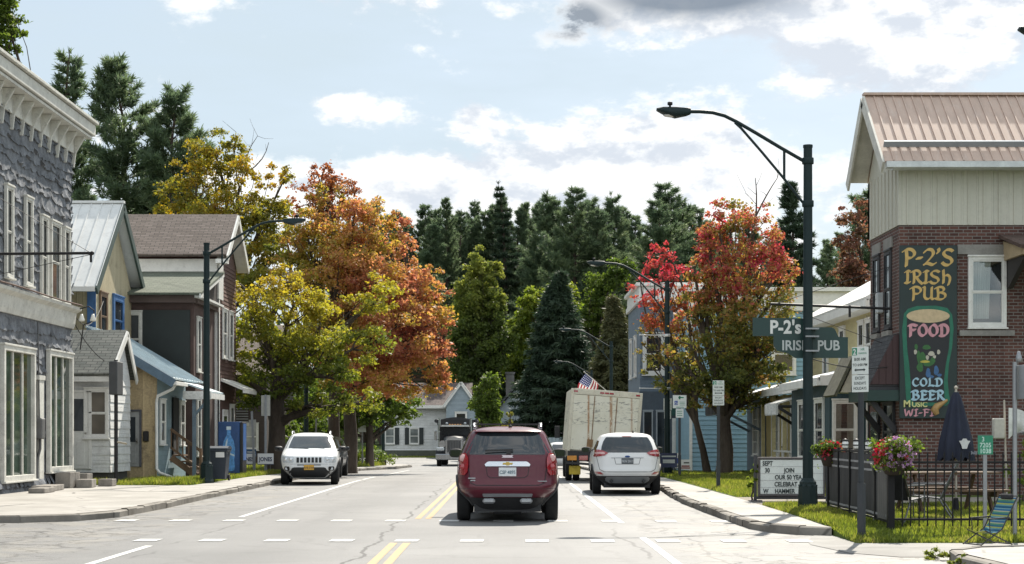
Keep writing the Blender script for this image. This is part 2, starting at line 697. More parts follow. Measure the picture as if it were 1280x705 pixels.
def concrete(name, a, b, joint=1.5, crack=True):
    m, g = new_mat(name)
    co = objco(g)
    x, y, z = g.sep(co)
    n1 = g.noise(co, 0.7, 5, 0.65)
    n3 = g.noise(co, 40, 3, 0.65)
    c = g.mix(g.smooth(n1, 0.3, 0.7), a, b)
    c = g.mix(g.m('MULTIPLY', g.smooth(n3, 0.5, 0.8), 0.35), c, tuple(k * 0.6 for k in a))
    fr = g.m('ABSOLUTE', g.m('SUBTRACT', g.m('FRACT', g.m('DIVIDE', y, joint)), 0.5))
    jt = g.smooth(fr, 0.488, 0.497)
    c = g.mix(g.m('MULTIPLY', jt, 0.7), c, (0.06, 0.056, 0.05))
    v = g.node('ShaderNodeTexVoronoi', feature='DISTANCE_TO_EDGE')
    g.put(v.inputs['Vector'], co)
    v.inputs['Scale'].default_value = 0.5
    ck = g.m('MULTIPLY', g.m('SUBTRACT', 1.0, g.smooth(v.outputs['Distance'], 0.003, 0.016)), g.smooth(n1, 0.5, 0.6))
    c = g.mix(g.m('MULTIPLY', ck, 0.7), c, (0.05, 0.047, 0.042))
    st = g.smooth(g.noise(co, 1.7, 6, 0.7, 0.5), 0.55, 0.75)
    c = g.mix(g.m('MULTIPLY', st, 0.35), c, (0.16, 0.145, 0.12))
    return finish(m, g, c, 0.8, 0, 0.3, bump(g, n3, 0.3, 0.006))


def earth(name, a, b, c3):
    m, g = new_mat(name)
    co = objco(g)
    c = g.mix(g.smooth(g.noise(co, 0.5, 5, 0.65), 0.35, 0.65), a, b)
    c = g.mix(g.m('MULTIPLY', g.smooth(g.noise(co, 2.7, 6, 0.7), 0.55, 0.7), 0.6), c, c3)
    return finish(m, g, c, 0.9, 0, 0.2, bump(g, g.noise(co, 25, 4, 0.7), 0.6, 0.03))


M_ROAD = asphalt()
M_WALK = concrete('sidewalk concrete', (0.29, 0.275, 0.25), (0.42, 0.40, 0.37))
M_KERB = concrete('kerb concrete', (0.13, 0.118, 0.100), (0.26, 0.24, 0.21), 3.0)
M_TURF = earth('turf soil', (0.055, 0.085, 0.016), (0.085, 0.125, 0.022), (0.12, 0.10, 0.05))
M_DIRT = earth('gravel earth', (0.25, 0.22, 0.18), (0.33, 0.30, 0.25), (0.16, 0.14, 0.10))
M_FIELD = earth('rough meadow', (0.045, 0.070, 0.018), (0.075, 0.105, 0.025), (0.10, 0.085, 0.045))


def sheet(name, rows, z, mat, nx=2, skirt=0.0, parent=None, flat=False):
    """rows: (y, x0, x1) front to back; follows the lie of the land; z = height above it"""
    P = []
    for (y, x0, x1) in rows:
        P.append([(x0 + (x1 - x0) * k / nx, y, (0 if flat else gz(y)) + (z(y) if callable(z) else z)) for k in range(nx + 1)])
    mb = MB()
    mb.grid(P, False)
    if skirt:
        edge = P[0] + [r[-1] for r in P[1:]] + P[-1][::-1][1:] + [r[0] for r in P[::-1][1:]]
        n = len(edge)
        for i in range(n - 1):
            a, b = edge[i], edge[i + 1]
            mb.add([a, b, (b[0], b[1], b[2] - skirt), (a[0], a[1], a[2] - skirt)], [(0, 3, 2, 1)])
    o = mb.build(name, mat, parent)
    o['kind'] = 'structure'
    return o


def ys(a, b, st=5.0):
    n = max(1, int(round((b - a) / st)))
    return [a + (b - a) * k / n for k in range(n + 1)]


# one sheet out to the horizon
sheet('ground', [(y, -2500, 2500) for y in [-400, -50, 0, 55, 80, 105, 126, 140, 200, 400, 3000]], -0.09, M_FIELD, 6)
sheet('road', [(y, -8.6, 8.0) for y in ys(-30, 112)] + [(y, -8.6, 8.0) for y in ys(113, 133)], 0.0, M_ROAD, 8)
sheet('side_road', [(y, -60, -8.6) for y in ys(6, 28.2)], 0.0, M_ROAD, 6)
sheet('side_road', [(y, -70, -8.6) for y in ys(112, 133)], 0.0, M_ROAD, 4)
sheet('side_road', [(y, 8.0, 60) for y in ys(112, 133)], 0.0, M_ROAD, 4)
sheet('side_road', [(y, 8.0, 40) for y in ys(-4, 16)], 0.0, M_ROAD, 4)


def kerbed(name, inner, outer, h, kw=0.16):
    """a raised pavement whose kerb stones run along `inner` (list of x,y); outer: matching far side"""
    top, kerb = MB(), MB()
    n = len(inner)
    I = [Vector((p[0], p[1], 0)) for p in inner]
    O = [Vector((p[0], p[1], 0)) for p in outer]
    rng = random.Random(5)

    def up(v, k):
        return (v.x, v.y, gz(v.y) + k)
    K = []
    for a, b in zip(I, O):
        d = (b - a)
        K.append(a + d.normalized() * kw if d.length > kw else a.lerp(b, .5))
    top.grid([[up(K[i], h), up(O[i], h)] for i in range(n)], False)
    for i in range(n - 1):
        steps = max(1, int((I[i + 1] - I[i]).length / 0.6))
        for s in range(steps):
            a, b = I[i].lerp(I[i + 1], s / steps), I[i].lerp(I[i + 1], (s + 1) / steps)
            c, d = K[i].lerp(K[i + 1], (s + 1) / steps), K[i].lerp(K[i + 1], s / steps)
            e = rng.uniform(-.022, .012) - (rng.random() < .12) * .012
            hh = h + 0.006 + e
            j = rng.uniform(-.012, .012)
            ax = a + (a - d).normalized() * j
            bx = b + (b - c).normalized() * j
            kerb.add([up(ax, -0.1), up(bx, -0.1), up(bx, hh - .02), up(ax, hh - .02), up(bx.lerp(c, .2), hh), up(ax.lerp(d, .2), hh), up(c, hh), up(d, hh)],
                     [(0, 1, 2, 3), (3, 2, 4, 5), (5, 4, 6, 7)])
            kerb.add([up(c, hh), up(d, hh), up(d, -.05), up(c, -.05)], [(0, 1, 2, 3)])
    o = top.build(name, M_WALK)
    o['kind'] = 'structure'
    k = kerb.build('kerb', M_KERB)
    k['kind'] = 'structure'
    return o


SW = 0.13
# right-hand sidewalk
rin = [(5.0, 24.6), (4.55, 24.9), (4.2, 25.5), (4.02, 26.5), (3.98, 30), (3.98, 36), (4.1, 40), (4.3, 44), (4.3, 50), (4.25, 60), (4.2, 80), (4.2, 100), (4.8, 108), (7.5, 111.5)]
rout = [(5.02, 24.85), (5.0, 25.2), (5.02, 25.8), (5.05, 26.6), (5.15, 30), (5.25, 36), (5.25, 40), (5.3, 44), (5.3, 50), (5.4, 60), (5.5, 80), (5.5, 100), (6.0, 106), (8.0, 109)]
kerbed('sidewalk', rin, rout, SW)
# left-hand sidewalk
lin = [(-40, 28.2), (-12, 28.2), (-8.6, 28.3), (-7.7, 28.9), (-7.3, 30.2), (-7.22, 34), (-7.28, 40), (-7.32, 55), (-7.4, 70), (-7.4, 82), (-6.2, 90), (-5.9, 100), (-6.4, 105), (-9, 109.5), (-16, 111.5)]
lout = [(-40, 30.2), (-12.3, 30.0), (-11, 30.2), (-10.4, 30.6), (-10.2, 31.5), (-9.6, 34), (-9.1, 40), (-8.75, 55), (-8.7, 70), (-8.7, 82), (-7.8, 90), (-7.4, 100), (-8.4, 104), (-11, 107.5), (-16, 109.5)]
kerbed('sidewalk', lin, lout, SW)
# the concrete crossing the driveway on the right, and the near corner with its own kerb
sheet('driveway', [(20.3, 5.0, 16), (21.0, 4.5, 16), (22.6, 4.3, 16), (23.4, 4.4, 16), (24.7, 4.75, 16)], 0.006, concrete('driveway concrete', (0.22, 0.21, 0.195), (0.32, 0.31, 0.29), 2.0), 2)
kerbed('sidewalk', [(5.45, 14), (5.45, 16), (5.42, 18), (5.38, 19.2), (5.5, 19.9), (5.9, 20.4), (6.6, 20.6), (16, 20.7)],
       [(16, 12), (16, 14), (16, 16), (16, 18), (16, 18.7), (16, 19.1), (16, 19.4), (16, 19.5)], 0.12)
# concrete apron in front of the old storefront
sheet('forecourt', [(30.4, -12.5, -10.8), (34, -12.5, -9.6), (40, -12.5, -9.1), (45.5, -12.5, -8.9)], SW - 0.004, M_WALK, 2, 0.2)


def verge(y):
    return SW + 0.012


sheet('verge', [(y, -30, float(np.interp(y, [45, 55, 70, 82, 90, 100, 107], [-8.92, -8.75, -8.7, -8.7, -7.8, -7.4, -10.5]))) for y in ys(45.5, 107, 4)], SW + 0.005, M_TURF, 3, 0.2)
LAWN_A = [(22.9, 4.95, 16), (24.8, 5.0, 16), (26.5, 5.05, 16), (30.0, 5.15, 16), (32.6, 5.2, 16)]
LAWN_Z = lambda y: np.interp(y, [22.9, 23.6, 25.4], [0.008, 0.035, SW + 0.005])
sheet('lawn', [(22.9, 5.0, 16), (23.6, 5.02, 16), (24.4, 5.03, 16), (25.4, 5.04, 16)] + LAWN_A[2:], LAWN_Z, M_TURF, 2, 0.2)
sheet('path', [(32.6, 5.2, 16), (34.0, 5.22, 16), (36.6, 5.25, 16)], SW + 0.002, M_DIRT, 2, 0.2)
sheet('lawn', [(36.6, 5.26, 30), (50, 5.3, 30), (60, 5.4, 30), (71, 5.45, 30)], SW + 0.005, M_TURF, 2, 0.2)
sheet('verge', [(71, 5.45, 30), (80, 5.5, 30), (100, 5.5, 30), (106, 6.0, 30), (111, 8.0, 30)], SW + 0.005, M_TURF, 2, 0.2)


# ------------------------------------------------------------------ painted markings
def paint(name, col, wear=0.4):
    m, g = new_mat(name)
    co = objco(g)
    w = g.smooth(g.noise(co, 14, 5, 0.75), 0.50, 0.66)
    w2 = g.smooth(g.noise(co, 1.4, 3, 0.6), 0.35, 0.7)
    f = g.m('MULTIPLY', g.m('MULTIPLY', w, w2), wear * 2)
    c = g.mix(f, col, (0.2, 0.2, 0.195))
    return finish(m, g, c, 0.6, 0, 0.4)


M_WHITE = paint('road paint white', (0.62, 0.62, 0.60), 0.75)
M_YELL = paint('road paint yellow', (0.42, 0.29, 0.14), 0.9)


def stripes(name, mat, pieces, z=0.004):
    mb = MB()
    for (x0, y0, x1, y1, w) in pieces:
        n = max(1, int(abs(y1 - y0) / 4))
        d = Vector((x1 - x0, y1 - y0)).normalized()
        nx, ny = -d.y * w / 2, d.x * w / 2
        P = []
        for k in range(n + 1):
            t = k / n
            x, y = x0 + (x1 - x0) * t, y0 + (y1 - y0) * t
            P.append([(x + nx, y + ny, gz(y) + z), (x - nx, y - ny, gz(y) + z)])
        mb.grid(P, False, True)
    o = mb.build(name, mat)
    o['kind'] = 'structure'
    return o


stripes('centre_line', M_YELL, [(-1.62, -10, -1.62, 23.0, 0.11), (-1.43, -10, -1.43, 23.0, 0.11), (-1.64, 29.6, -1.62, 110, 0.11), (-1.45, 29.6, -1.43, 110, 0.11)])
stripes('edge_line', M_WHITE, [(-5.05, 4, -5.0, 22.4, 0.11), (-5.03, 30.3, -5.08, 62, 0.11), (-5.1, 66, -5.1, 84, 0.1), (2.04, 4, 2.06, 24.2, 0.11), (2.03, 28.2, 2.06, 52, 0.11), (2.06, 60, 2.06, 104, 0.11)])
dash = []
for k in range(15):
    x = -6.88 + 0.975 * k
    if abs(x - 0.2) < 0.05 * 0:
        continue
    dash.append((x - .18, 29.0 - 0.02 * k, x + .18, 29.0 - 0.02 * k - 0.007, 0.52))
for k in range(13):
    x = -5.28 + 0.955 * k
    dash.append((x - .17, 23.55 - 0.02 * k, x + .17, 23.55 - 0.02 * k - 0.007, 0.5))
stripes('crosswalk', M_WHITE, dash, 0.0085)
stripes('stop_bar', M_WHITE, [(-8.4, 111.0, -1.9, 111.0, 0.5)], 0.0085)


# ------------------------------------------------------------------ grass, as blades
def grass_mat(name, stops):
    return leaf_mat(name, stops, 0.6, 0.42, 0.7)


M_GRASS = grass_mat('grass blades', [(0.0, (0.095, 0.125, 0.024)), (0.45, (0.160, 0.195, 0.036)), (0.75, (0.225, 0.235, 0.050)), (1.0, (0.27, 0.24, 0.09))])


def grass(name, region, n, h0, h1, seed, zoff=SW, w=0.016, reject=None):
    """region(rng arrays u,v) -> x,y"""
    rs = np.random.RandomState(seed)
    x, y = region(rs.rand(n), rs.rand(n))
    if reject is not None:
        k = ~reject(x, y)
        x, y = x[k], y[k]
        n = len(x)
    # tufts: heights vary in clumps
    ph = np.sin(x * 3.1 + 1.3 * np.sin(y * 1.7)) * np.cos(y * 2.3 + x) * 0.5 + 0.5
    h = (h0 + (h1 - h0) * rs.rand(n) ** 1.8) * (0.55 + 0.75 * ph)
    a = rs.rand(n) * 2 * np.pi
    lean = rs.rand(n) * 0.7 * h
    z = np.interp(y, [p[0] for p in _gp], [p[1] for p in _gp]) + (zoff(y) if callable(zoff) else zoff)
    ww = w * (0.6 + 0.8 * rs.rand(n))
    b = a + 1.2 + rs.rand(n)
    V = np.zeros((n, 3, 3))
    V[:, 0] = np.stack([x - np.cos(a) * ww, y - np.sin(a) * ww, z], 1)
    V[:, 1] = np.stack([x + np.cos(a) * ww, y + np.sin(a) * ww, z], 1)
    V[:, 2] = np.stack([x + np.cos(b) * lean, y + np.sin(b) * lean, z + h], 1)
    me = np_mesh(name, V.reshape(-1, 3), 3)
    me.materials.append(M_GRASS)
    o = link(name, me)
    o['kind'] = 'stuff'
    return tag(o, {'grass': 'short bright green grass on the verges and lawn'}.get(name, name), 'grass')


def np_mesh(name, V, k):
    """mesh of separate k-gons from an (n*k,3) array"""
    n = len(V) // k
    me = bpy.data.meshes.new(name)
    me.vertices.add(n * k)
    me.vertices.foreach_set('co', V.astype(np.float32).ravel())
    me.loops.add(n * k)
    me.loops.foreach_set('vertex_index', np.arange(n * k, dtype=np.int32))
    me.polygons.add(n)
    me.polygons.foreach_set('loop_start', np.arange(0, n * k, k, dtype=np.int32))
    me.polygons.foreach_set('loop_total', np.full(n, k, dtype=np.int32))
    me.update(calc_edges=True)
    me.validate()
    return me


def reg(y0, y1, f0, f1):
    def r(u, v):
        y = y0 + (y1 - y0) * v
        a = np.interp(y, [p[0] for p in f0], [p[1] for p in f0])
        b = np.interp(y, [p[0] for p in f1], [p[1] for p in f1])
        return a + (b - a) * u, y
    return r


o = grass('grass', reg(22.9, 32.5, [(22.9, 5.0), (32.5, 5.2)], [(22.9, 9.5), (32.5, 11.5)]), 120000, 0.04, 0.11, 1, zoff=LAWN_Z)
o['label'] = 'bright mown grass under the black railings beside the pub'
o = grass('grass', reg(36.7, 64, [(36.7, 5.3), (64, 5.45)], [(36.7, 9.3), (50, 9.6), (64, 10)]), 90000, 0.05, 0.13, 2)
o['label'] = 'sunlit lawn along the right sidewalk below the maple'
o = grass('grass', reg(45.6, 66, [(45.6, -12.6), (66, -12.5)], [(45.6, -8.95), (55, -8.8), (66, -8.75)]), 90000, 0.06, 0.19, 3,
          reject=lambda x, y: ((x < -11.5) & (y > 46.9) & (y < 50.1)) | ((x < -11.0) & (y > 50)) | ((x < -9.2) & (y > 51.5) & (y < 58)))
o['label'] = 'long unmown grass in front of the houses on the left'
o = grass('grass', reg(66, 107, [(66, -13), (107, -14)], [(66, -8.75), (82, -8.75), (90, -7.85), (100, -7.5), (107, -10.6)]), 50000, 0.08, 0.3, 4, w=0.03)
o['label'] = 'rough grass under the big maples on the left verge'
o = grass('grass', reg(133.2, 138, [(133, -30), (138, -30)], [(133, 14), (138, 14)]), 30000, 0.06, 0.14, 5, w=0.04, zoff=-0.09)
o['label'] = 'strip of green grass before the white house at the end of the road'

# ================================================================== BUILDINGS
def clap_mat(name, color, course=0.115, rough=0.65, var=0.16, dirt=None, damt=0.4, axis='z', strength=0.9):
    """horizontal boards (axis z) or vertical boards (axis xy), shaped by a bump"""
    if name in MATS:
        return MATS[name]
    m, g = new_mat(name)
    co = objco(g)
    x, y, z = g.sep(co)
    v = z if axis == 'z' else g.m('ADD', x, y)
    fr = g.m('FRACT', g.m('DIVIDE', v, course))
    idn = g.m('FLOOR', g.m('DIVIDE', v, course))
    if axis == 'z':
        h = g.m('SUBTRACT', g.m('MULTIPLY', g.m('SUBTRACT', 1.0, fr), 1.0), g.m('MULTIPLY', g.smooth(fr, 0.93, 1.0), 0.0))
    else:
        h = g.smooth(g.m('ABSOLUTE', g.m('SUBTRACT', fr, 0.5)), 0.40, 0.47)
    n1 = g.noise(g.xyz(g.m('MULTIPLY', x, 0.8), g.m('MULTIPLY', y, 0.8), idn), 1.3, 4, 0.6)
    n2 = g.noise(co, 16, 3, 0.6)
    f = g.m('ADD', g.m('MULTIPLY', n1, 0.6), g.m('MULTIPLY', n2, 0.4))
    c = g.mix(g.smooth(f, 0.3, 0.7), tuple(k * (1 - var) for k in color), tuple(min(1, k * (1 + var)) for k in color))
    if dirt:
        dn = g.smooth(g.noise(co, 2.0, 6, 0.72, 0.4), 0.50, 0.70)
        c = g.mix(g.m('MULTIPLY', dn, damt), c, dirt)
    MATS[name] = finish(m, g, c, rough, 0, 0.35, bump(g, h, strength, 0.02))
    return MATS[name]


M_TRIM = pm('white trim', (0.66, 0.65, 0.61), 0.6, 0, 0.10, 2.5, 0.2, 60, dirt=(0.36, 0.34, 0.30), damt=0.35)
M_OLDTRIM = pm('weathered white trim', (0.56, 0.55, 0.50), 0.75, 0, 0.16, 3, 0.4, 50, dirt=(0.24, 0.22, 0.19), damt=0.6)
M_GLASS = glass_mat('dark window glass')
M_GLASS2 = glass_mat('greenish shop glass', (0.028, 0.042, 0.032))
M_CLEAR = clear_glass()
M_DARK = pm('dark interior', (0.018, 0.017, 0.017), 0.9)
M_CURT = pm('net curtain', (0.50, 0.49, 0.46), 0.9, 0, 0.2, 3, stretch=(14, 14, 0.7))
M_BLIND = pm('drawn blind', (0.42, 0.39, 0.34), 0.85)


class Bld:
    """a building whose parts are written in world coordinates"""
    def __init__(s, name, label, category, loc, group=None):
        s.t = thing(name, label, category, loc, 0, group)
        s.T = Matrix.Translation(-Vector(loc))

    def mb(s, o=None, u=None, n=None):
        m = MB()
        m.M = s.T.copy() if o is None else s.T @ wallM(o, u, n)
        return m

    def window(s, o, u, n, w, h, frame=None, pane=None, fw=0.07, style='dh', depth=0.07, label=None, sill=True, curtain=None, name='window', mull=2):
        frame = frame or M_TRIM
        pane = pane or M_GLASS
        m = s.mb(o, u, n)
        a = w / 2
        m.box(-a - fw, -a, 0, depth, -fw, h + fw, 0.006)
        m.box(a, a + fw, 0, depth, -fw, h + fw, 0.006)
        m.box(-a, a, 0, depth, h, h + fw, 0.006)
        m.box(-a, a, 0, depth, -fw, 0, 0.006)
        m.box(-a - fw * 1.2, a + fw * 1.2, 0.001, depth + .025, h + fw - .003, h + fw + .045, 0.006)
        if sill:
            m.box(-a - fw * 1.3, a + fw * 1.3, 0.001, depth + .05, -fw - .045, -fw - .002, 0.006)
        sw = 0.035
        if style == 'dh':
            for (z0, z1, dd) in ((0, h / 2, .015), (h / 2, h, .03)):
                m.box(-a, -a + sw, .012 + dd, .03 + dd, z0, z1)
                m.box(a - sw, a, .012 + dd, .03 + dd, z0, z1)
                m.box(-a + sw, a - sw, .012 + dd, .03 + dd, z1 - sw, z1)
                m.box(-a + sw, a - sw, .012 + dd, .03 + dd, z0, z0 + sw)
        elif style == 'mull':
            for k in range(1, mull + 1):
                x = -a + w * k / (mull + 1)
                m.box(x - sw, x + sw, .012, .055, 0, h)
        elif style == 'grid':
            for k in range(1, 3):
                m.box(-a + w * k / 3 - .012, -a + w * k / 3 + .012, .012, .045, 0, h)
            for k in range(1, 4):
                m.box(-a, a, .012, .044, h * k / 4 - .012, h * k / 4 + .012)
        fo = m.build(name, frame, s.t)
        if label:
            fo['label'] = label
        if curtain:
            q = s.mb(o, u, n)
            q.box(-a, a, 0.001, 0.004, 0, h)
            q.build('backing', M_DARK, fo)
            cb = s.mb(o, u, n)
            for (x0, x1) in curtain[0]:
                P = []
                K = 22
                for i in range(5):
                    zz = h * (1 - curtain[1] * i / 4)
                    P.append([(-a + w * (x0 + (x1 - x0) * k / K * (1 - 0.10 * i / 4)), 0.011 + .005 * math.sin(k * 2.1 + i * .4), zz) for k in range(K + 1)])
                cb.grid(P)
            cb.build('curtain', curtain[2], fo)
            q = s.mb(o, u, n)
            q.box(-a, a, .019, .023, 0, h)
            q.build('pane', M_CLEAR, fo)
        else:
            q = s.mb(o, u, n)
            q.box(-a, a, .002, .02, 0, h)
            q.build('pane', pane, fo)
        return fo

    def door(s, o, u, n, w, h, mat, glass=None, frame=None, fw=0.09, label=None):
        m = s.mb(o, u, n)
        a = w / 2
        m.box(-a - fw, -a, 0, .06, 0, h + fw, .006)
        m.box(a, a + fw, 0, .06, 0, h + fw, .006)
        m.box(-a, a, 0, .06, h, h + fw, .006)
        fo = m.build('door_frame', frame or M_TRIM, s.t)
        q = s.mb(o, u, n)
        q.box(-a, a, .002, .03, 0.01, h - .002, .004)
        for (z0, z1) in ((.12, h * .36),):
            q.box(-a + .12, -.04, .03, .04, z0, z1, .006)
            q.box(.04, a - .12, .03, .04, z0, z1, .006)
        do = q.build('door', mat, s.t)
        if label:
            do['label'] = label
        if glass:
            z0, z1 = glass
            q = s.mb(o, u, n)
            q.box(-a + .13, a - .13, .031, .040, h * z0, h * z1)
            q.build('pane', M_GLASS, do)
        q = s.mb(o, u, n)
        q.ball((a - .08, .07, h * .47), .032)
        q.box(a - .10, a - .06, .03, .05, h * .42, h * .52)
        q.build('handle', pm('door handle metal', (0.3, 0.28, 0.25), .35, 1.0), do)
        return do


def slab(mb, quad, th):
    """roof slab: quad corners counter-clockwise seen from above, thickness downwards"""
    q = [Vector(p) for p in quad]
    n = (q[1] - q[0]).cross(q[3] - q[0]).normalized()
    lo = [p - n * th for p in q]
    mb.add(q + lo, [(0, 1, 2, 3), (7, 6, 5, 4), (0, 4, 5, 1), (1, 5, 6, 2), (2, 6, 7, 3), (3, 7, 4, 0)])


def ribs(mb, a0, a1, b0, b1, n, h=0.03, w=0.03):
    """standing seams from eave line a0-a1 to ridge line b0-b1"""
    a0, a1, b0, b1 = map(Vector, (a0, a1, b0, b1))
    nn = (a1 - a0).cross(b0 - a0).normalized()
    for k in range(n + 1):
        t = k / n
        p, q = a0.lerp(a1, t), b0.lerp(b1, t)
        mb.bar(p + nn * h * .4, q + nn * h * .4, w, h, nn)


def boards(b, o, u, n, w, h, course, mat, name='siding', lip=.022):
    """lapped boards as real steps on a wall w wide and h high"""
    m = b.mb(o, u, n)
    z = 0.0
    while z < h - .01:
        z1 = min(h, z + course)
        m.add([(0, .001, z), (w, .001, z), (w, lip, z), (0, lip, z), (w, .003, z1), (0, .003, z1)], [(0, 1, 2, 3), (3, 2, 4, 5)])
        z = z1
    return m.build(name, mat, b.t)


# ------------------------------------------------------------------ the old grey storefront (left)
M_SHING = pm('slate grey asphalt siding', (0.160, 0.168, 0.182), 0.85, 0, 0.48, 2.2, 0.9, 35, 0.25, dirt=(0.065, 0.070, 0.080), damt=0.7)
XW = -12.3
b = Bld('storefront', 'old two storey storefront in tattered slate grey siding with a white bracketed cornice', 'building', (XW, 45.1, 0))
m = b.mb()
m.box(-22, XW - .02, 24, 45.1, -.3, 9.9)
wall_o = m.build('wall', M_SHING, b.t)
rs_ = np.random.RandomState(4)
HOLES = [(yc - w_ / 2 - .22, yc + w_ / 2 + .22, z0 - .25, z0 + h_ + .12) for yc, w_, z0, h_ in ((39.35, .42, 5.5, 2.1), (40.95, .46, 5.45, 2.1), (42.35, .46, 5.24, 2.02), (43.4, .8, 5.22, 2.02), (44.5, .46, 5.24, 1.98))]
HOLES += [(38.6, 41.45, .3, 3.7), (42.5, 45.05, .4, 3.75), (33.6, 37.8, .3, 3.7), (41.5, 42.4, .3, 3.1), (24, 45.2, 4.5, 5.2)]
m = b.mb()
zc, k = 0.55, 0
while zc < 9.55:
    ch = 0.26 * (0.9 + .2 * rs_.rand())
    n = 190
    y = np.linspace(24, 45.12, n + 1)
    wob = np.cumsum(rs_.normal(size=n + 1)) * 0.012
    wob -= np.linspace(0, wob[-1], n + 1)
    jag = rs_.normal(size=n + 1) * .018 + wob * .7 + 0.028 * np.sin(y * 5.5 + k * 2.1)
    tear = (rs_.rand(n + 1) < 0.16) * rs_.rand(n + 1) * 0.13
    lift = 0.032 + 0.03 * rs_.rand(n + 1) + (rs_.rand(n + 1) < 0.2) * rs_.rand(n + 1) * 0.09
    for (ya, yb, za, zb_) in HOLES:
        if zc + ch > za and zc < zb_:
            inside = (y > ya) & (y < yb)
            lift[inside] = .02
            tear[inside] = 0
    top, mid, bot, back = [], [], [], []
    for i in range(n + 1):
        zb = zc + jag[i] + tear[i]
        top.append((XW + .004, y[i], zc + ch + .10))
        mid.append((XW + .012 + .35 * lift[i] * rs_.rand(), y[i], zb + ch * (.4 + .2 * rs_.rand())))
        bot.append((XW + lift[i], y[i], zb))
        back.append((XW + .002, y[i], zb + .004))
    m.grid([back, bot, mid, top], False, False)
    zc += ch
    k += 1
# end wall facing away and torn tabs at the corner
m.build('shingle', M_SHING, wall_o)
m = b.mb()
for zc in np.arange(.6, 9.6, .24):
    m.bar((XW + .01, 45.12 + .01, zc), (XW + .03 + .05 * rs_.rand(), 45.14 + .05 * rs_.rand(), zc + .2), .05, .02)
m.build('corner_trim', M_SHING, b.t)
# upper cornice
m = b.mb()
m.box(XW - 1.5, -11.74, 24, 45.75, 10.08, 10.40, .02)
m.box(XW - 1.5, -11.66, 24, 45.81, 10.42, 10.50, .01)
m.box(XW + .01, -11.80, 24, 45.6, 9.98, 10.048)
m.box(XW + .06, XW + .10, 24, 45.14, 9.50, 9.97)
co_ = m.build('cornice', M_OLDTRIM, b.t)
for yb in np.arange(35.6, 45.2, 0.80):
    m = b.mb()
    m.prism([(XW + .02, 9.97), (-11.92, 9.97), (-11.94, 9.90), (-12.16, 9.52), (XW + .09, 9.12), (XW + .02, 9.12)], yb - .04, yb + .04, 'y')
    m.build('bracket', M_OLDTRIM, co_)
# belt cornice over the shop windows
m = b.mb()
m.prism([(XW, 4.55), (XW + .08, 4.55), (XW + .12, 4.68), (XW + .16, 4.98), (XW + .30, 5.06), (XW + .32, 5.14), (XW, 5.19)], 24, 45.2, 'y')
m.build('belt_cornice', M_OLDTRIM, b.t)
m = b.mb()
m.tube([(XW + .34, y_, 5.19 + .01 * math.sin(y_)) for y_ in np.linspace(25, 45.1, 30)], .022, 6)
m.build('conduit', pm('rusty pipe', (0.10, 0.06, 0.045), .8, 0, .3), b.t)
U, N = (0, -1, 0), (1, 0, 0)
for (yc, w_, z0, h_) in ((39.35, .42, 5.5, 2.1), (40.95, .46, 5.45, 2.1), (42.35, .46, 5.24, 2.02), (43.4, .80, 5.22, 2.02), (44.5, .46, 5.24, 1.98)):
    b.window((XW + .03, yc, z0), U, N, w_, h_, M_OLDTRIM, glass_mat('old wavy glass', (0.035, 0.04, 0.042), .08), .075, 'dh', .085)
M_SHOPIN = pm('green shop interior', (0.055, 0.105, 0.045), .8, 0, .3, 1.2)
for (y0, y1, z0, z1, mu, lab) in ((38.75, 41.3, .55, 3.62, 2, 'tall shop window with thick white mullions and a green interior'), (42.65, 44.9, .70, 3.68, 2, 'narrower shop window near the corner of the building'), (33.8, 37.6, .55, 3.6, 3, None)):
    w_ = y1 - y0
    b.window((XW + .035, (y0 + y1) / 2, z0), U, N, w_ - .2, z1 - z0, M_OLDTRIM, M_GLASS2, .13, 'mull', .12, lab, True, None, 'shop_window', mu)
m = b.mb()
m.box(XW + .03, XW + .09, 41.85, 42.25, .4, 3.0)
m.box(XW + .02, XW + .11, 41.78, 42.32, 3.0, 3.12)
m.build('door_post', M_OLDTRIM, b.t)
m = b.mb()
m.box(XW + .04, XW + .22, 41.62, 41.95, 1.45, 2.0, .03)
m.tube([(XW + .12, 41.8, 1.45), (XW + .12, 41.8, 1.2), (XW + .06, 41.75, .9), (XW + .05, 41.7, .3)], .035, 8)
m.tube([(XW + .1, 41.8, 2.0), (XW + .06, 41.8, 4.5)], .018, 6)
m.build('electric_meter', pm('meter grey', (0.10, 0.10, 0.10), .6), b.t)
# curling skirt below the windows
m = b.mb()
for y_ in np.arange(25, 45, .35):
    for j in range(2):
        m.grid([[(XW + .03 + .02 * j, y_, .5 - .2 * j), (XW + .03 + .02 * j, y_ + .37, .5 - .2 * j)], [(XW + .09 + .09 * rs_.rand(), y_, .24 - .2 * j), (XW + .09 + .09 * rs_.rand(), y_ + .37, .24 - .2 * j + .05 * rs_.rand())]], False)
m.build('skirting', M_SHING, b.t)

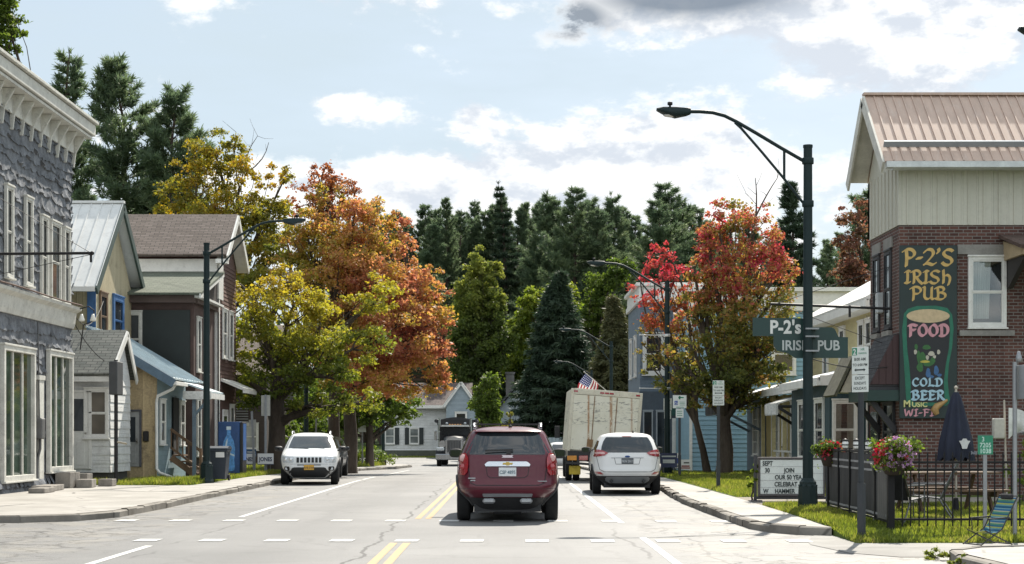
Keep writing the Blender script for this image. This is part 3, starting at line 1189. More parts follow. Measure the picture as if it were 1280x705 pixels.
M_IRON = pm('black iron', (0.018, 0.017, 0.018), .55, 0.3, .3)
t = thing('sign_bracket', 'empty black iron sign arm reaching out from the grey storefront', 'bracket', (XW, 38.4, 5.9))
m = MB()
m.tube([(0, 0, 0), (2.33, 0, .02)], .035, 8)
m.tube([(2.33, 0, .03), (2.33, 0, -.2)], .03, 6)
m.ball((2.36, 0, .02), .05)
m.build('arm', M_IRON, t)
m = MB()
m.tube([(2.3, 0, .04), (1.6, 0.02, .45), (0.04, .05, 1.4)], .008, 5)
m.tube([(2.3, 0, -.02), (0.04, .05, -.5)], .008, 5)
m.build('stay_wire', M_IRON, t)
t = thing('flood_lamp', 'pair of bulb lamps on a bent conduit at the corner of the grey storefront', 'lamp', (XW + .32, 44.95, 4.85))
m = MB()
m.tube([(0, 0, .25), (.25, 0, .32), (.4, 0, .2), (.38, 0, -.1), (.1, 0, -.2), (0, .02, -.9)], .018, 6)
m.build('conduit', M_IRON, t)
for s_ in (-1, 1):
    m = MB()
    m.lathe([(.03, .1), (.05, .04), (.085, -.06), (.08, -.1), (.01, -.11)], .22 + .16 * s_, -.05, 10)
    m.build('bulb', pm('frosted bulb', (.7, .68, .62), .3), t)

M_BLOCK = pm('concrete block', (0.235, 0.215, 0.190), .9, 0, .25, 4, .6, 40)
for i, (x, y, w_, l_, z0, h_, lab) in enumerate([
        (-11.75, 41.0, .5, 1.6, .13, .14, 'long low concrete step before the taller shop window'),
        (-11.9, 43.4, .42, .8, .13, .42, 'taller stacked concrete block by the corner shop window'),
        (-11.45, 43.6, .42, .75, .13, .22, 'grey concrete block step in front of the taller block'),
        (-11.15, 44.7, .40, .42, .13, .2, 'single concrete block nearest the long grass'),
        (-11.75, 44.4, .4, .5, .13, .36, 'concrete block under the corner of the grey storefront'),
        (-11.5, 39.6, .4, 1.0, .13, .12, 'flat stone slab at the left edge below the shop window')]):
    m = MB()
    n_ = max(1, round(l_ / .4))
    for k in range(n_):
        a_ = -l_ / 2 + l_ * k / n_
        m.box(-w_ / 2, w_ / 2, a_ + .006, a_ + l_ / n_ - .006, 0, h_, .012)
    o = m.build('concrete_step', M_BLOCK)
    o.location = (x, y, z0)
    o.rotation_euler = (0, 0, random.Random(i).uniform(-.1, .1))
    tag(o, lab, 'step', 'concrete steps at the storefront')

M_CABLE = pm('black cable', (.02, .02, .02), .6)


def cable(label, a, b_, sag, r=.012):
    a, b_ = Vector(a), Vector(b_)
    t = thing('cable', label, 'cable', a)
    m = MB()
    m.tube([(b_ - a) * (k / 14) - Vector((0, 0, sag * 4 * (k / 14) * (1 - k / 14))) for k in range(15)], r, 5)
    m.build('wire', M_CABLE, t)


cable('thin black wire sagging from the storefront corner to the white entry hut', (-12.2, 45.2, 4.7), (-11.7, 48.7, 3.7), .35)
cable('black service wire from the grey storefront corner to the cream house gable', (-12.2, 45.2, 4.95), (-13.1, 52.0, 5.9), .5)
cable('black wire running from the nearest street lamp to the pub side wall', (5.9, 31.1, 3.05), (9.2, 38.2, 3.2), .12)
cable('upper black wire running from the nearest street lamp to the blue house parapet', (5.9, 31.1, 4.6), (12.5, 66.7, 6.2), .5)
cable('black wire crossing from the pub wall box to the yellow house eave', (9.1, 39.4, 4.9), (10.4, 46.2, 5.0), .25)

# ------------------------------------------------------------------ cream house with the white metal roof
b = Bld('cream_house', 'cream house with a steep white metal roof and blue window trim', 'house', (-13.2, 51.4, 0))
M_CREAM = clap_mat('cream boards', (0.40, 0.345, 0.225), .20, dirt=(0.20, 0.16, 0.10), damt=.5, axis='xy')
m = b.mb()
m.box(-22, -13.2, 51.4, 56.4, -.3, 6.5)
m.prism([(51.4, 6.5), (56.4, 6.5), (53.7, 9.15)], -22, -13.2, 'x')
m.build('wall', M_CREAM, b.t)
M_WMETAL = pm('white metal roof', (0.64, 0.64, 0.62), .6, 0, .08, 1.2, dirt=(0.36, 0.35, 0.33), damt=.35, spec=.6)
m = b.mb()
slab(m, [(-22, 50.2, 6.22), (-12.85, 50.2, 6.22), (-12.85, 53.75, 9.36), (-22, 53.75, 9.36)], .07)
slab(m, [(-12.85, 57.2, 6.5), (-22, 57.2, 6.5), (-22, 53.75, 9.36), (-12.85, 53.75, 9.36)], .07)
m.box(-22, -12.83, 53.65, 53.85, 9.34, 9.42)
ro = m.build('roof', M_WMETAL, b.t)
m = b.mb()
ribs(m, (-22, 50.2, 6.22), (-12.86, 50.2, 6.22), (-22, 53.75, 9.36), (-12.86, 53.75, 9.36), 26, .035, .03)
m.build('roof_seam', M_WMETAL, ro)
M_DKGRN = pm('dark green rake board', (0.035, 0.060, 0.052), .6)
m = b.mb()
m.bar((-12.86, 50.2, 6.08), (-12.86, 53.75, 9.22), .07, .26, (0, -.66, .75))
m.bar((-12.86, 57.2, 6.36), (-12.86, 53.75, 9.22), .07, .26, (0, .66, .75))
m.build('rake_board', M_DKGRN, b.t)
m = b.mb()
m.box(-22, -12.9, 50.05, 50.2, 6.06, 6.2)
m.build('gutter', M_TRIM, b.t)
M_BLUE = pm('blue window trim', (0.050, 0.13, 0.29), .6)
b.window((-13.2, 54.3, 4.75), (0, -1, 0), (1, 0, 0), 1.15, 1.35, M_BLUE, M_GLASS, .16, 'dh')
b.window((-13.2, 52.3, 4.75), (0, -1, 0), (1, 0, 0), .75, 1.35, pm('brown window trim', (0.16, 0.10, 0.06), .7), M_GLASS, .10, 'dh')
m = b.mb()
m.box(-13.46, -13.18, 51.36, 51.39, 0, 6.2)
m.build('corner_board', M_BLUE, b.t)

# ------------------------------------------------------------------ white entrance hut
b = Bld('entry_hut', 'small white sided entry hut with a grey shingle roof and half glazed door', 'hut', (-11.6, 47.2, 0))
M_WSIDE = clap_mat('white clapboard', (0.60, 0.60, 0.585), .20, dirt=(0.34, 0.33, 0.30), damt=.35)
m = b.mb()
m.box(-15.5, -11.70, 47.2, 49.7, .45, 3.32)
m.prism([(47.2, 3.32), (49.7, 3.32), (48.75, 4.56)], -15.5, -11.70, 'x')
m.build('wall', M_WSIDE, b.t)
boards(b, (-15.5, 47.198, .45), (1, 0, 0), (0, -1, 0), 3.8, 2.8, .26, M_WSIDE)
boards(b, (-11.698, 47.2, .45), (0, 1, 0), (1, 0, 0), 2.5, 2.8, .26, M_WSIDE)
m = b.mb()
m.box(-15.5, -11.75, 47.25, 49.6, -.2, .45)
m.build('skirting', pm('dark skirting', (.06, .055, .05), .9), b.t)
M_GSH = brick_mat('grey green roof shingles', (0.105, 0.115, 0.105), (0.155, 0.160, 0.145), (0.05, 0.05, 0.05), .32, .13, .012, 'roof_x', 1.5)
m = b.mb()
slab(m, [(-15.8, 46.75, 3.36), (-11.56, 46.75, 3.36), (-11.56, 48.78, 4.76), (-15.8, 48.78, 4.76)], .07)
slab(m, [(-11.56, 50.05, 3.32), (-15.8, 50.05, 3.32), (-15.8, 48.78, 4.76), (-11.56, 48.78, 4.76)], .07)
m.build('roof', M_GSH, b.t)
m = b.mb()
m.bar((-11.55, 46.75, 3.24), (-11.55, 48.78, 4.64), .05, .2, (0, -.57, .8))
m.bar((-11.55, 50.05, 3.20), (-11.55, 48.78, 4.64), .05, .2, (0, .7, .7))
m.box(-15.6, -11.58, 46.8, 46.95, 3.12, 3.27)
m.build('barge_board', M_TRIM, b.t)
b.door((-12.70, 47.172, .55), (1, 0, 0), (0, -1, 0), .78, 2.25, M_TRIM, (.5, .92))
b.window((-12.08, 47.172, 1.55), (1, 0, 0), (0, -1, 0), .58, 1.3, M_TRIM, glass_mat('warm window glass', (.07, .06, .045), .08), .08, 'dh')

t = thing('sign_post', 'dark slim signpost with its board seen edge on in the long grass', 'sign', (wx(145, 41.8), 41.8 + 4, .14))
t.location = (wx(145, 45.9), 45.9, .16)
m = MB()
m.tube([(0, 0, -.2), (0, 0, 3.55)], .055, 8)
m.build('pole', M_IRON, t)
m = MB()
m.box(-.12, .12, -.35, .35, 2.55, 3.5, .02)
m.build('board', pm('dark grey sign back', (.05, .052, .055), .6), t)
m = MB()
m.bar((0, 0, 1.2), (.32, -.05, 1.14), .06, .05)
m.build('bracket', pm('bare timber', (.33, .29, .22), .8), t)

# ------------------------------------------------------------------ weathered lean-to with the blue roof
b = Bld('wooden_shack', 'bare weathered plywood shack with a pale blue metal roof and white downpipe', 'building', (-11.05, 50.5, 0))
M_PLY = clap_mat('weathered plywood', (0.40, 0.305, 0.175), .42, var=.35, dirt=(0.13, 0.10, 0.07), damt=.8, axis='xy', strength=.5)
M_BLG = clap_mat('blue grey boards', (0.20, 0.27, 0.30), .15, var=.14)
m = b.mb()
m.prism([(-13.15, -.2), (-11.05, -.2), (-11.05, 3.62), (-13.15, 4.85)], 50.5, 50.62, 'y')
m.build('front_wall', M_PLY, b.t)
m = b.mb()
m.prism([(-13.15, -.2), (-11.07, -.2), (-11.07, 3.6), (-13.15, 4.84)], 50.621, 55.2, 'y')
m.build('side_wall', M_BLG, b.t)
M_BLROOF = pm('pale blue metal roof', (0.37, 0.46, 0.50), .45, 0, .12, 1.5, dirt=(.5, .5, .48), damt=.4, spec=.6)
m = b.mb()
slab(m, [(-13.19, 50.2, 4.99), (-10.46, 50.2, 3.36), (-10.46, 55.3, 3.36), (-13.19, 55.3, 4.99)], .06)
ro = m.build('roof', M_BLROOF, b.t)
m = b.mb()
ribs(m, (-10.46, 50.25, 3.36), (-10.46, 55.25, 3.36), (-13.15, 50.25, 4.97), (-13.15, 55.25, 4.97), 12, .03, .03)
m.build('roof_seam', M_BLROOF, ro)
m = b.mb()
m.bar((-13.19, 50.17, 4.82), (-10.42, 50.17, 3.17), .05, .27)
m.build('fascia', pm('slate blue fascia', (0.085, 0.135, 0.185), .6), b.t)
m = b.mb()
m.box(-10.46, -10.34, 50.15, 52.0, 3.12, 3.24, .01)
m.tube([(-10.4, 50.3, 3.16), (-10.5, 50.34, 3.0), (-10.98, 50.38, 2.78), (-11.02, 50.4, 2.6), (-11.02, 50.4, .5), (-10.9, 50.3, .36), (-10.35, 50.1, .18)], .05, 8)
m.build('downpipe', M_TRIM, b.t)
b.door((-12.0, 50.5, .55), (1, 0, 0), (0, -1, 0), .86, 1.75, pm('pale grey door', (.30, .30, .29), .6), (.45, .9), pm('dark door frame', (.08, .08, .09), .7), .06)
m = b.mb()
m.box(-11.45, -11.28, 50.40, 50.49, 1.35, 1.68, .02)
m.build('letter_box', M_IRON, b.t)
b.window((-11.05, 51.3, 1.35), (0, -1, 0), (1, 0, 0), .55, 1.25, M_TRIM, M_GLASS, .09, 'dh')
m = b.mb()
m.box(-11.04, -11.0, 52.9, 53.75, .9, 2.8)
m.build('door', M_DARK, b.t)
b.window((-11.05, 54.4, 1.3), (0, -1, 0), (1, 0, 0), .55, 1.3, M_TRIM, M_GLASS, .09, 'dh')
# porch over the steps
m = b.mb()
slab(m, [(-9.62, 52.0, 2.98), (-9.62, 54.4, 2.98), (-10.5, 54.4, 3.28), (-10.5, 52.0, 3.28)], .05)
m.build('porch_roof', M_BLROOF, b.t)
m = b.mb()
m.box(-10.5, -9.58, 51.94, 52.0, 2.72, 2.98)
m.box(-9.64, -9.58, 52.0, 54.4, 2.74, 2.92)
m.build('porch_fascia', pm('flaking white metal', (.62, .62, .60), .5, 0, .2, 5, dirt=(.25, .24, .22), damt=.5), b.t)
M_POST = pm('slate blue post', (0.115, 0.16, 0.20), .6)
m = b.mb()
m.box(-10.22, -10.11, 54.2, 54.31, .1, 2.85)
m.build('porch_post', M_POST, b.t)
m = b.mb()
m.box(-10.22, -10.11, 52.05, 52.16, .1, 2.85)
m.bar((-10.16, 52.1, 2.2), (-9.68, 52.1, 2.74), .08, .08)
m.build('porch_post', M_POST, b.t)
M_STAIR = pm('brown stained timber', (0.165, 0.098, 0.055), .75, 0, .3, 3)
m = b.mb()
for k in range(4):
    m.box(-10.95 + .25 * k, -10.68 + .25 * k, 52.5, 53.7, .86 - .2 * k, .91 - .2 * k)
m.bar((-11.0, 52.5, .82), (-9.9, 52.5, .02), .06, .2)
m.build('stair', M_STAIR, b.t)
m = b.mb()
for y_ in (52.42,):
    m.bar((-11.0, y_, 1.75), (-10.0, y_, 1.02), .06, .09)
    m.bar((-11.0, y_, 1.15), (-10.0, y_, .40), .05, .07)
    for k in range(6):
        x_ = -10.98 + .19 * k
        m.bar((x_, y_, 1.1 - .14 * k), (x_, y_, 1.74 - .14 * k), .04, .04)
    m.box(-10.06, -9.97, y_ - .045, y_ + .045, .1, 1.12)
m.build('railing', M_STAIR, b.t)

# ------------------------------------------------------------------ brown two storey house
b = Bld('brown_house', 'brown two storey house with a shingle gable roof and green roofed front porch', 'house', (-10.9, 60.4, 0))
M_BRN = clap_mat('red brown clapboard', (0.105, 0.060, 0.052), .13)
m = b.mb()
m.box(-19, -10.9, 60.4, 64.4, -.3, 8.2)
m.prism([(60.4, 8.2), (64.4, 8.2), (62.35, 10.0)], -19, -10.9, 'x')
m.build('wall', M_BRN, b.t)
M_BSH = brick_mat('brown roof shingles', (0.125, 0.100, 0.085), (0.185, 0.150, 0.130), (0.055, 0.046, 0.042), .34, .115, .012, 'roof_x', 1.5)
m = b.mb()
boards(b, (-10.898, 60.6, 0), (0, 1, 0), (1, 0, 0), 3.8, 8.2, .15, M_BRN)
slab(m, [(-19.4, 59.9, 8.33), (-10.45, 59.9, 8.33), (-10.45, 62.35, 10.16), (-19.4, 62.35, 10.16)], .10)
slab(m, [(-10.45, 64.8, 8.33), (-19.4, 64.8, 8.33), (-19.4, 62.35, 10.16), (-10.45, 62.35, 10.16)], .10)
m.build('roof', M_BSH, b.t)
m = b.mb()
m.bar((-10.44, 59.9, 8.17), (-10.44, 62.35, 10.0), .06, .26, (0, -.6, .8))
m.bar((-10.44, 64.8, 8.17), (-10.44, 62.35, 10.0), .06, .26, (0, .6, .8))
m.box(-10.9, -10.47, 59.95, 60.35, 8.0, 8.16)
m.add([(-10.88, 60.0, 8.10), (-10.47, 60.0, 8.10), (-10.47, 62.35, 9.9), (-10.88, 62.35, 9.9)], [(0, 1, 2, 3)])
m.add([(-10.88, 64.7, 8.10), (-10.47, 64.7, 8.10), (-10.47, 62.35, 9.9), (-10.88, 62.35, 9.9)], [(3, 2, 1, 0)])
m.build('barge_board', M_TRIM, b.t)
m = b.mb()
m.box(-19, -10.86, 60.33, 60.397, 7.62, 8.2)
m.box(-10.897, -10.84, 60.33, 61.3, 6.7, 8.2)
m.build('frieze', M_TRIM, b.t)
m = b.mb()
m.box(-11.05, -10.85, 60.35, 60.39, 0, 6.7)
m.box(-10.897, -10.85, 60.35, 60.6, 0, 6.7)
m.build('corner_board', M_TRIM, b.t)
for yc in (61.6, 63.0):
    b.window((-10.87, yc, 4.6), (0, -1, 0), (1, 0, 0), .7, 1.7, M_TRIM, M_GLASS, .09)
b.window((-10.87, 63.2, .95), (0, -1, 0), (1, 0, 0), .7, 1.7, M_TRIM, M_GLASS, .09)
b.door((-10.87, 61.7, .35), (0, -1, 0), (1, 0, 0), .9, 2.1, M_TRIM, (.5, .92))
m = b.mb()
slab(m, [(-10.0, 61.0, 3.35), (-10.0, 63.9, 3.35), (-10.95, 63.9, 3.75), (-10.95, 61.0, 3.75)], .10)
m.box(-10.05, -9.97, 61.0, 63.9, 3.16, 3.30)
m.build('door_hood', M_TRIM, b.t)
# enclosed two storey porch in front
m = b.mb()
m.box(-15.6, -11.0, 56.3, 60.32, 3.55, 6.35)
m.box(-15.6, -11.0, 56.6, 60.32, -.2, 3.55)
m.build('porch_wall', pm('dark brown boards', (0.075, 0.045, 0.038), .8, 0, .2, 3), b.t)
m = b.mb()
m.box(-12.78, -11.12, 56.22, 56.29, 3.3, 5.95)
for i in range(3):
    for j in range(2):
        m.box(-12.5 + .5 * i, -12.46 + .5 * i, 56.195, 56.215, 4.1 + 1.4 * j, 4.14 + 1.4 * j)
m.build('dark_panel', pm('black green panel board', (0.014, 0.020, 0.019), .55, 0, .2, 2), b.t)
b.window((-13.12, 56.3, 4.05), (1, 0, 0), (0, -1, 0), .45, 1.75, M_OLDTRIM, M_GLASS, .10)
for yc in (57.1, 58.4):
    b.window((-11.0, yc, 3.9), (0, -1, 0), (1, 0, 0), .5, 1.75, M_OLDTRIM, M_GLASS, .09)
    b.window((-11.0, yc, .9), (0, -1, 0), (1, 0, 0), .5, 1.9, M_OLDTRIM, M_GLASS, .09)
m = b.mb()
m.box(-15.7, -10.9, 56.0, 56.25, 6.2, 6.45)
m.box(-10.99, -10.85, 56.25, 60.3, 6.2, 6.45)
m.build('porch_beam', pm('brown beam', (.10, .07, .06), .8), b.t)
M_GRSH = brick_mat('moss green roof shingles', (0.105, 0.122, 0.090), (0.145, 0.160, 0.122), (0.075, 0.080, 0.065), .34, .115, .012, 'roof_x', 2.6)
m = b.mb()
slab(m, [(-15.9, 55.7, 6.52), (-10.62, 55.7, 6.52), (-10.62, 60.3, 7.72), (-15.9, 60.3, 7.72)], .08)
m.build('porch_roof', M_GRSH, b.t)
m = b.mb()
m.prism([(56.0, 6.46), (60.3, 6.46), (60.3, 7.60)], -10.98, -10.9, 'x')
m.build('pediment', pm('dark pediment', (.035, .028, .026), .8), b.t)
m = b.mb()
m.bar((-10.66, 55.7, 6.40), (-10.66, 60.3, 7.60), .06, .16, (0, -.25, .97))
m.box(-10.9, -10.64, 55.9, 60.3, 6.36, 6.44)
m.build('porch_trim', M_TRIM, b.t)

# ------------------------------------------------------------------ shaded house under the maples
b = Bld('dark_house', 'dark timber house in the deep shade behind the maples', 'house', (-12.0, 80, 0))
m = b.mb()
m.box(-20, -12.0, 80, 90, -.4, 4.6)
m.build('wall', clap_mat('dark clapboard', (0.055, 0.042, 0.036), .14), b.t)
m = b.mb()
slab(m, [(-20.4, 79.4, 4.55), (-11.5, 79.4, 4.55), (-11.5, 85, 7.4), (-20.4, 85, 7.4)], .1)
slab(m, [(-11.5, 90.6, 4.55), (-20.4, 90.6, 4.55), (-20.4, 85, 7.4), (-11.5, 85, 7.4)], .1)
m.build('roof', M_BSH, b.t)
b.window((-12.9, 80, .9), (1, 0, 0), (0, -1, 0), .85, 1.15, M_TRIM, glass_mat('pale window glass', (.22, .23, .22), .2), .09)
b.window((-15.0, 80, .9), (1, 0, 0), (0, -1, 0), .85, 1.2, M_TRIM, M_GLASS, .09)
m = b.mb()
for k in range(8):
    m.box(-14.6, -12.9, 79.9, 79.96, 2.2 + .13 * k, 2.26 + .13 * k)
m.build('slat_vent', pm('grey slats', (.20, .20, .20), .7), b.t)

# ------------------------------------------------------------------ white house closing the street
b = Bld('white_house', 'long white house with dark shutters and brown roof closing the end of the street', 'house', (-10.6, 138, -.2))
m = b.mb()
m.box(-10.6, -3.4, 138, 146, -.6, 4.1)
m.build('wall', clap_mat('far white clapboard', (0.60, 0.60, 0.585), .25, dirt=(.40, .39, .37), damt=.3), b.t)
boards(b, (-10.6, 137.998, -.5), (1, 0, 0), (0, -1, 0), 7.2, 4.5, .24, M_WSIDE, lip=.03)
m = b.mb()
slab(m, [(-11, 137.4, 4.05), (-3.0, 137.4, 4.05), (-3.0, 142, 6.2), (-11, 142, 6.2)], .15)
slab(m, [(-3.0, 146.6, 4.05), (-11, 146.6, 4.05), (-11, 142, 6.2), (-3.0, 142, 6.2)], .15)
m.build('roof', brick_mat('far brown shingles', (0.085, 0.065, 0.060), (0.125, 0.098, 0.090), (0.05, 0.04, 0.04), .5, .2, .02, 'roof_x', 1.5), b.t)
m = b.mb()
m.box(-11, -3.0, 137.25, 137.4, 3.85, 4.12)
m.build('fascia', M_TRIM, b.t)
M_SHUT = pm('black green shutter', (.018, .024, .024), .6)
for xc in (-10.05, -7.95):
    fo = b.window((xc, 137.965, .85), (1, 0, 0), (0, -1, 0), .72, 1.25, M_TRIM, glass_mat('grey far glass', (.12, .13, .13), .15), .07, 'dh')
    for s_ in (-1, 1):
        q = b.mb()
        q.box(xc + s_ * .62 - .18, xc + s_ * .62 + .18, 137.90, 137.962, .75, 2.2)
        q.build('shutter', M_SHUT, fo)
m = b.mb()
m.prism([(-5.1, -.4), (-2.6, -.4), (-2.6, 4.3), (-3.85, 5.9), (-5.1, 4.3)], 135.5, 138.0, 'y')
m.build('wing', clap_mat('slate blue clapboard', (0.26, 0.31, 0.34), .2), b.t)
m = b.mb()
m.bar((-5.3, 135.4, 3.95), (-3.85, 135.4, 5.95), .2, .2)
m.bar((-2.4, 135.4, 3.95), (-3.85, 135.4, 5.95), .2, .2)
slab(m, [(-5.35, 135.3, 3.95), (-3.85, 135.3, 6.02), (-3.85, 140, 6.02), (-5.35, 140, 3.95)], -.1)
slab(m, [(-3.85, 135.3, 6.02), (-2.35, 135.3, 3.95), (-2.35, 140, 3.95), (-3.85, 140, 6.02)], -.1)
m.build('wing_roof', M_TRIM, b.t)
b.window((-3.85, 135.5, 1.7), (1, 0, 0), (0, -1, 0), .8, 1.7, M_TRIM, M_GLASS, .12)
m = b.mb()
m.box(-10.62, -3.4, 137.9, 137.99, -.6, .25)
m.build('plinth', pm('mossy plinth', (.09, .095, .075), .9), b.t)

b = Bld('grey_house', 'pale grey gabled house with a chimney partly hidden by the dark spruce', 'house', (0.5, 151, 0))
m = b.mb()
m.box(-.6, 8.2, 151, 160, -.6, 4.2)
m.prism([(-.6, 4.2), (8.2, 4.2), (2.2, 7.4)], 151, 151.2, 'y')
m.build('wall', clap_mat('pale grey clapboard', (0.36, 0.40, 0.42), .2), b.t)
m = b.mb()
slab(m, [(-1.1, 150.5, 3.8), (2.2, 150.5, 7.6), (2.2, 160, 7.6), (-1.1, 160, 3.8)], -.15)
slab(m, [(2.2, 150.5, 7.6), (8.8, 150.5, 3.9), (8.8, 160, 3.9), (2.2, 160, 7.6)], -.15)
ro = m.build('roof', brick_mat('far grey shingles', (0.105, 0.108, 0.115), (0.145, 0.148, 0.155), (0.06, 0.06, 0.06), .5, .2, .02, 'roof_y', 1.4), b.t)
m = b.mb()
m.box(-.05, .75, 153, 153.8, 4.5, 7.4)
m.box(-.13, .83, 152.92, 153.88, 7.4, 7.6)
m.build('chimney', pm('chimney stone', (.25, .24, .23), .9), ro)
m = b.mb()
m.bar((3.6, 149.4, 2.3), (5.6, 149.4, 4.4), .14, .14)
m.build('barge_board', M_TRIM, b.t)
t = thing('white_fence', 'low pale board fence beyond the end of the street', 'fence', (3.6, 137, -.2))
m = MB()
for k in range(16):
    m.box(.32 * k, .32 * k + .29, 0, .03, 0, 1.55)
m.box(0, 5.1, .03, .08, .3, .4)
m.box(0, 5.1, .03, .08, 1.2, 1.3)
m.build('boards', pm('pale blue boards', (.36, .42, .45), .7), t)

# ------------------------------------------------------------------ right side: slate blue block
b = Bld('slate_building', 'slate blue two storey building with a white cornice behind the street lamp', 'building', (6.1, 73, 0))
M_SLATE = clap_mat('slate boards', (0.115, 0.150, 0.185), .18)
m = b.mb()
m.box(6.1, 9.4, 73, 80, -.4, 7.6)
m.build('wall', M_SLATE, b.t)
m = b.mb()
m.box(5.98, 9.5, 72.86, 80.1, 7.6, 7.85, .01)
m.box(6.04, 9.45, 72.94, 80.05, 7.85, 8.35, .01)
m.box(5.9, 9.6, 72.78, 80.2, 8.35, 8.5, .01)
m.build('cornice', M_TRIM, b.t)
boards(b, (6.1, 72.998, 3.5), (1, 0, 0), (0, -1, 0), 3.3, 4.1, .2, M_SLATE)
m = b.mb()
m.box(6.06, 9.42, 72.95, 72.998, 3.25, 3.55)
m.box(6.05, 9.42, 72.93, 72.998, 0, 3.249)
m.build('shop_front', pm('dark slate panels', (0.060, 0.078, 0.098), .6, 0, .2, 2), b.t)
b.window((6.72, 72.97, 4.45), (1, 0, 0), (0, -1, 0), .72, 1.6, M_TRIM, M_GLASS, .15)
b.window((8.3, 72.97, 4.45), (1, 0, 0), (0, -1, 0), .72, 1.6, M_TRIM, M_GLASS, .15)
b.window((6.1, 75.4, 4.45), (0, 1, 0), (-1, 0, 0), .72, 1.6, M_TRIM, M_GLASS, .15)
b.window((6.1, 78, 4.45), (0, 1, 0), (-1, 0, 0), .72, 1.6, M_TRIM, M_GLASS, .15)
for xc in (6.45, 7.05):
    b.window((xc, 72.93, .7), (1, 0, 0), (0, -1, 0), .34, 1.9, pm('grey frame', (.30, .33, .35), .6), M_GLASS, .06, 'fixed')
b.door((7.98, 72.93, .15), (1, 0, 0), (0, -1, 0), .62, 2.05, M_TRIM, (.35, .93), M_TRIM, .12)
m = b.mb()
m.box(7.4, 8.8, 72.85, 72.925, 2.45, 2.85)
m.build('sign_board', pm('dark green board', (.015, .075, .06), .6), b.t)

# ------------------------------------------------------------------ light blue clapboard house
b = Bld('blue_house', 'large light blue clapboard house with a flat white parapet behind the red maple', 'house', (7.7, 67, 0))
M_LBLUE = clap_mat('light blue clapboard', (0.20, 0.33, 0.40), .17, var=.08)
m = b.mb()
m.box(7.72, 15.2, 67, 72.9, -.4, 6.75)
m.build('wall', M_LBLUE, b.t)
boards(b, (7.72, 66.998, -.3), (1, 0, 0), (0, -1, 0), 7.4, 7.0, .19, M_LBLUE, lip=.03)
m = b.mb()
m.box(7.6, 15.4, 66.85, 73.0, 6.75, 7.55, .01)
m.box(7.5, 15.5, 66.7, 73.1, 7.55, 7.72, .01)
m.build('parapet', M_TRIM, b.t)
for xc in (9.3, 11.6, 13.6):
    b.window((xc, 66.965, 4.2), (1, 0, 0), (0, -1, 0), .8, 1.5, M_TRIM, M_GLASS, .12)
m = b.mb()
m.box(7.66, 7.78, 66.94, 66.998, 0, 6.7)
m.build('corner_board', M_TRIM, b.t)

# ------------------------------------------------------------------ yellow house with the shop row in front
b = Bld('yellow_house', 'pale yellow two storey house above the row of shop fronts beside the pub', 'house', (10.9, 46.5, 0))
M_YELW = clap_mat('pale yellow clapboard', (0.50, 0.44, 0.24), .13, dirt=(.35, .31, .2), damt=.3)
m = b.mb()
m.box(10.9, 17.5, 46.5, 58.0, -.3, 5.45)
m.prism([(10.9, 5.45), (17.5, 5.45), (14.2, 7.2)], 46.5, 58.0, 'y')
m.build('wall', M_YELW, b.t)
m = b.mb()
slab(m, [(10.35, 45.9, 5.42), (14.2, 45.9, 7.55), (14.2, 58.6, 7.55), (10.35, 58.6, 5.42)], -.12)
slab(m, [(14.2, 45.9, 7.55), (18.0, 45.9, 5.42), (18.0, 58.6, 5.42), (14.2, 58.6, 7.55)], -.12)
ro = m.build('roof', M_WMETAL, b.t)
m = b.mb()
m.box(10.30, 10.42, 45.9, 58.6, 5.22, 5.46)
m.box(10.42, 10.9, 46.0, 58.5, 5.24, 5.30)
m.build('eave', M_TRIM, b.t)
for yc in (48.0, 49.0, 51.8, 54.5):
    b.window((10.9, yc, 3.6), (0, 1, 0), (-1, 0, 0), .62, 1.35, M_TRIM, M_GLASS, .09)
b.window((11.35, 46.5, 3.5), (1, 0, 0), (0, -1, 0), .5, 1.3, M_TRIM, M_GLASS, .08)

b = Bld('shop_row', 'low yellow and teal shop row with a white porch eave beside the pub', 'shop', (9.6, 44.3, 0))
M_TEAL = clap_mat('dark teal boards', (0.030, 0.062, 0.072), .3, var=.12, axis='xy')
m = b.mb()
m.box(9.75, 10.88, 50.2, 60.0, -.3, 2.95)
m.build('wall', clap_mat('yellow shop boards', (0.42, 0.335, 0.135), .3, axis='xy', dirt=(.25, .2, .1), damt=.3), b.t)
m = b.mb()
m.box(9.70, 10.88, 60.0, 64.5, -.3, 2.95)
m.build('far_wall', clap_mat('slate shop boards', (0.13, 0.155, 0.18), .3, axis='xy'), b.t)
m = b.mb()
m.box(8.95, 11.5, 44.3, 50.2, -.3, 2.95)
m.build('teal_wall', M_TEAL, b.t)
m = b.mb()
slab(m, [(9.2, 50.2, 3.05), (10.89, 50.2, 3.5), (10.89, 65, 3.5), (9.2, 65, 3.05)], -.10)
slab(m, [(8.6, 44.0, 3.05), (10.89, 44.0, 3.62), (10.89, 50.2, 3.62), (8.6, 50.2, 3.05)], -.10)
m.build('roof', M_WMETAL, b.t)
m = b.mb()
m.box(9.14, 9.22, 50.2, 65, 2.92, 3.14)
m.box(8.54, 8.62, 44.0, 50.2, 2.92, 3.14)
m.box(8.62, 10.8, 43.95, 44.02, 2.92, 3.2)
m.build('eave', M_TRIM, b.t)
b.window((9.36, 44.3, .95), (1, 0, 0), (0, -1, 0), .56, 1.5, M_TRIM, M_GLASS, .07, 'dh', curtain=([(0, .35), (.62, 1)], .96, M_BLIND))
b.window((10.3, 44.3, .95), (1, 0, 0), (0, -1, 0), .56, 1.5, M_TRIM, M_GLASS, .07, 'dh')
for yc in (45.6, 48.2):
    b.window((8.95, yc, .9), (0, 1, 0), (-1, 0, 0), 1.1, 1.6, M_TRIM, M_GLASS, .08, 'dh')
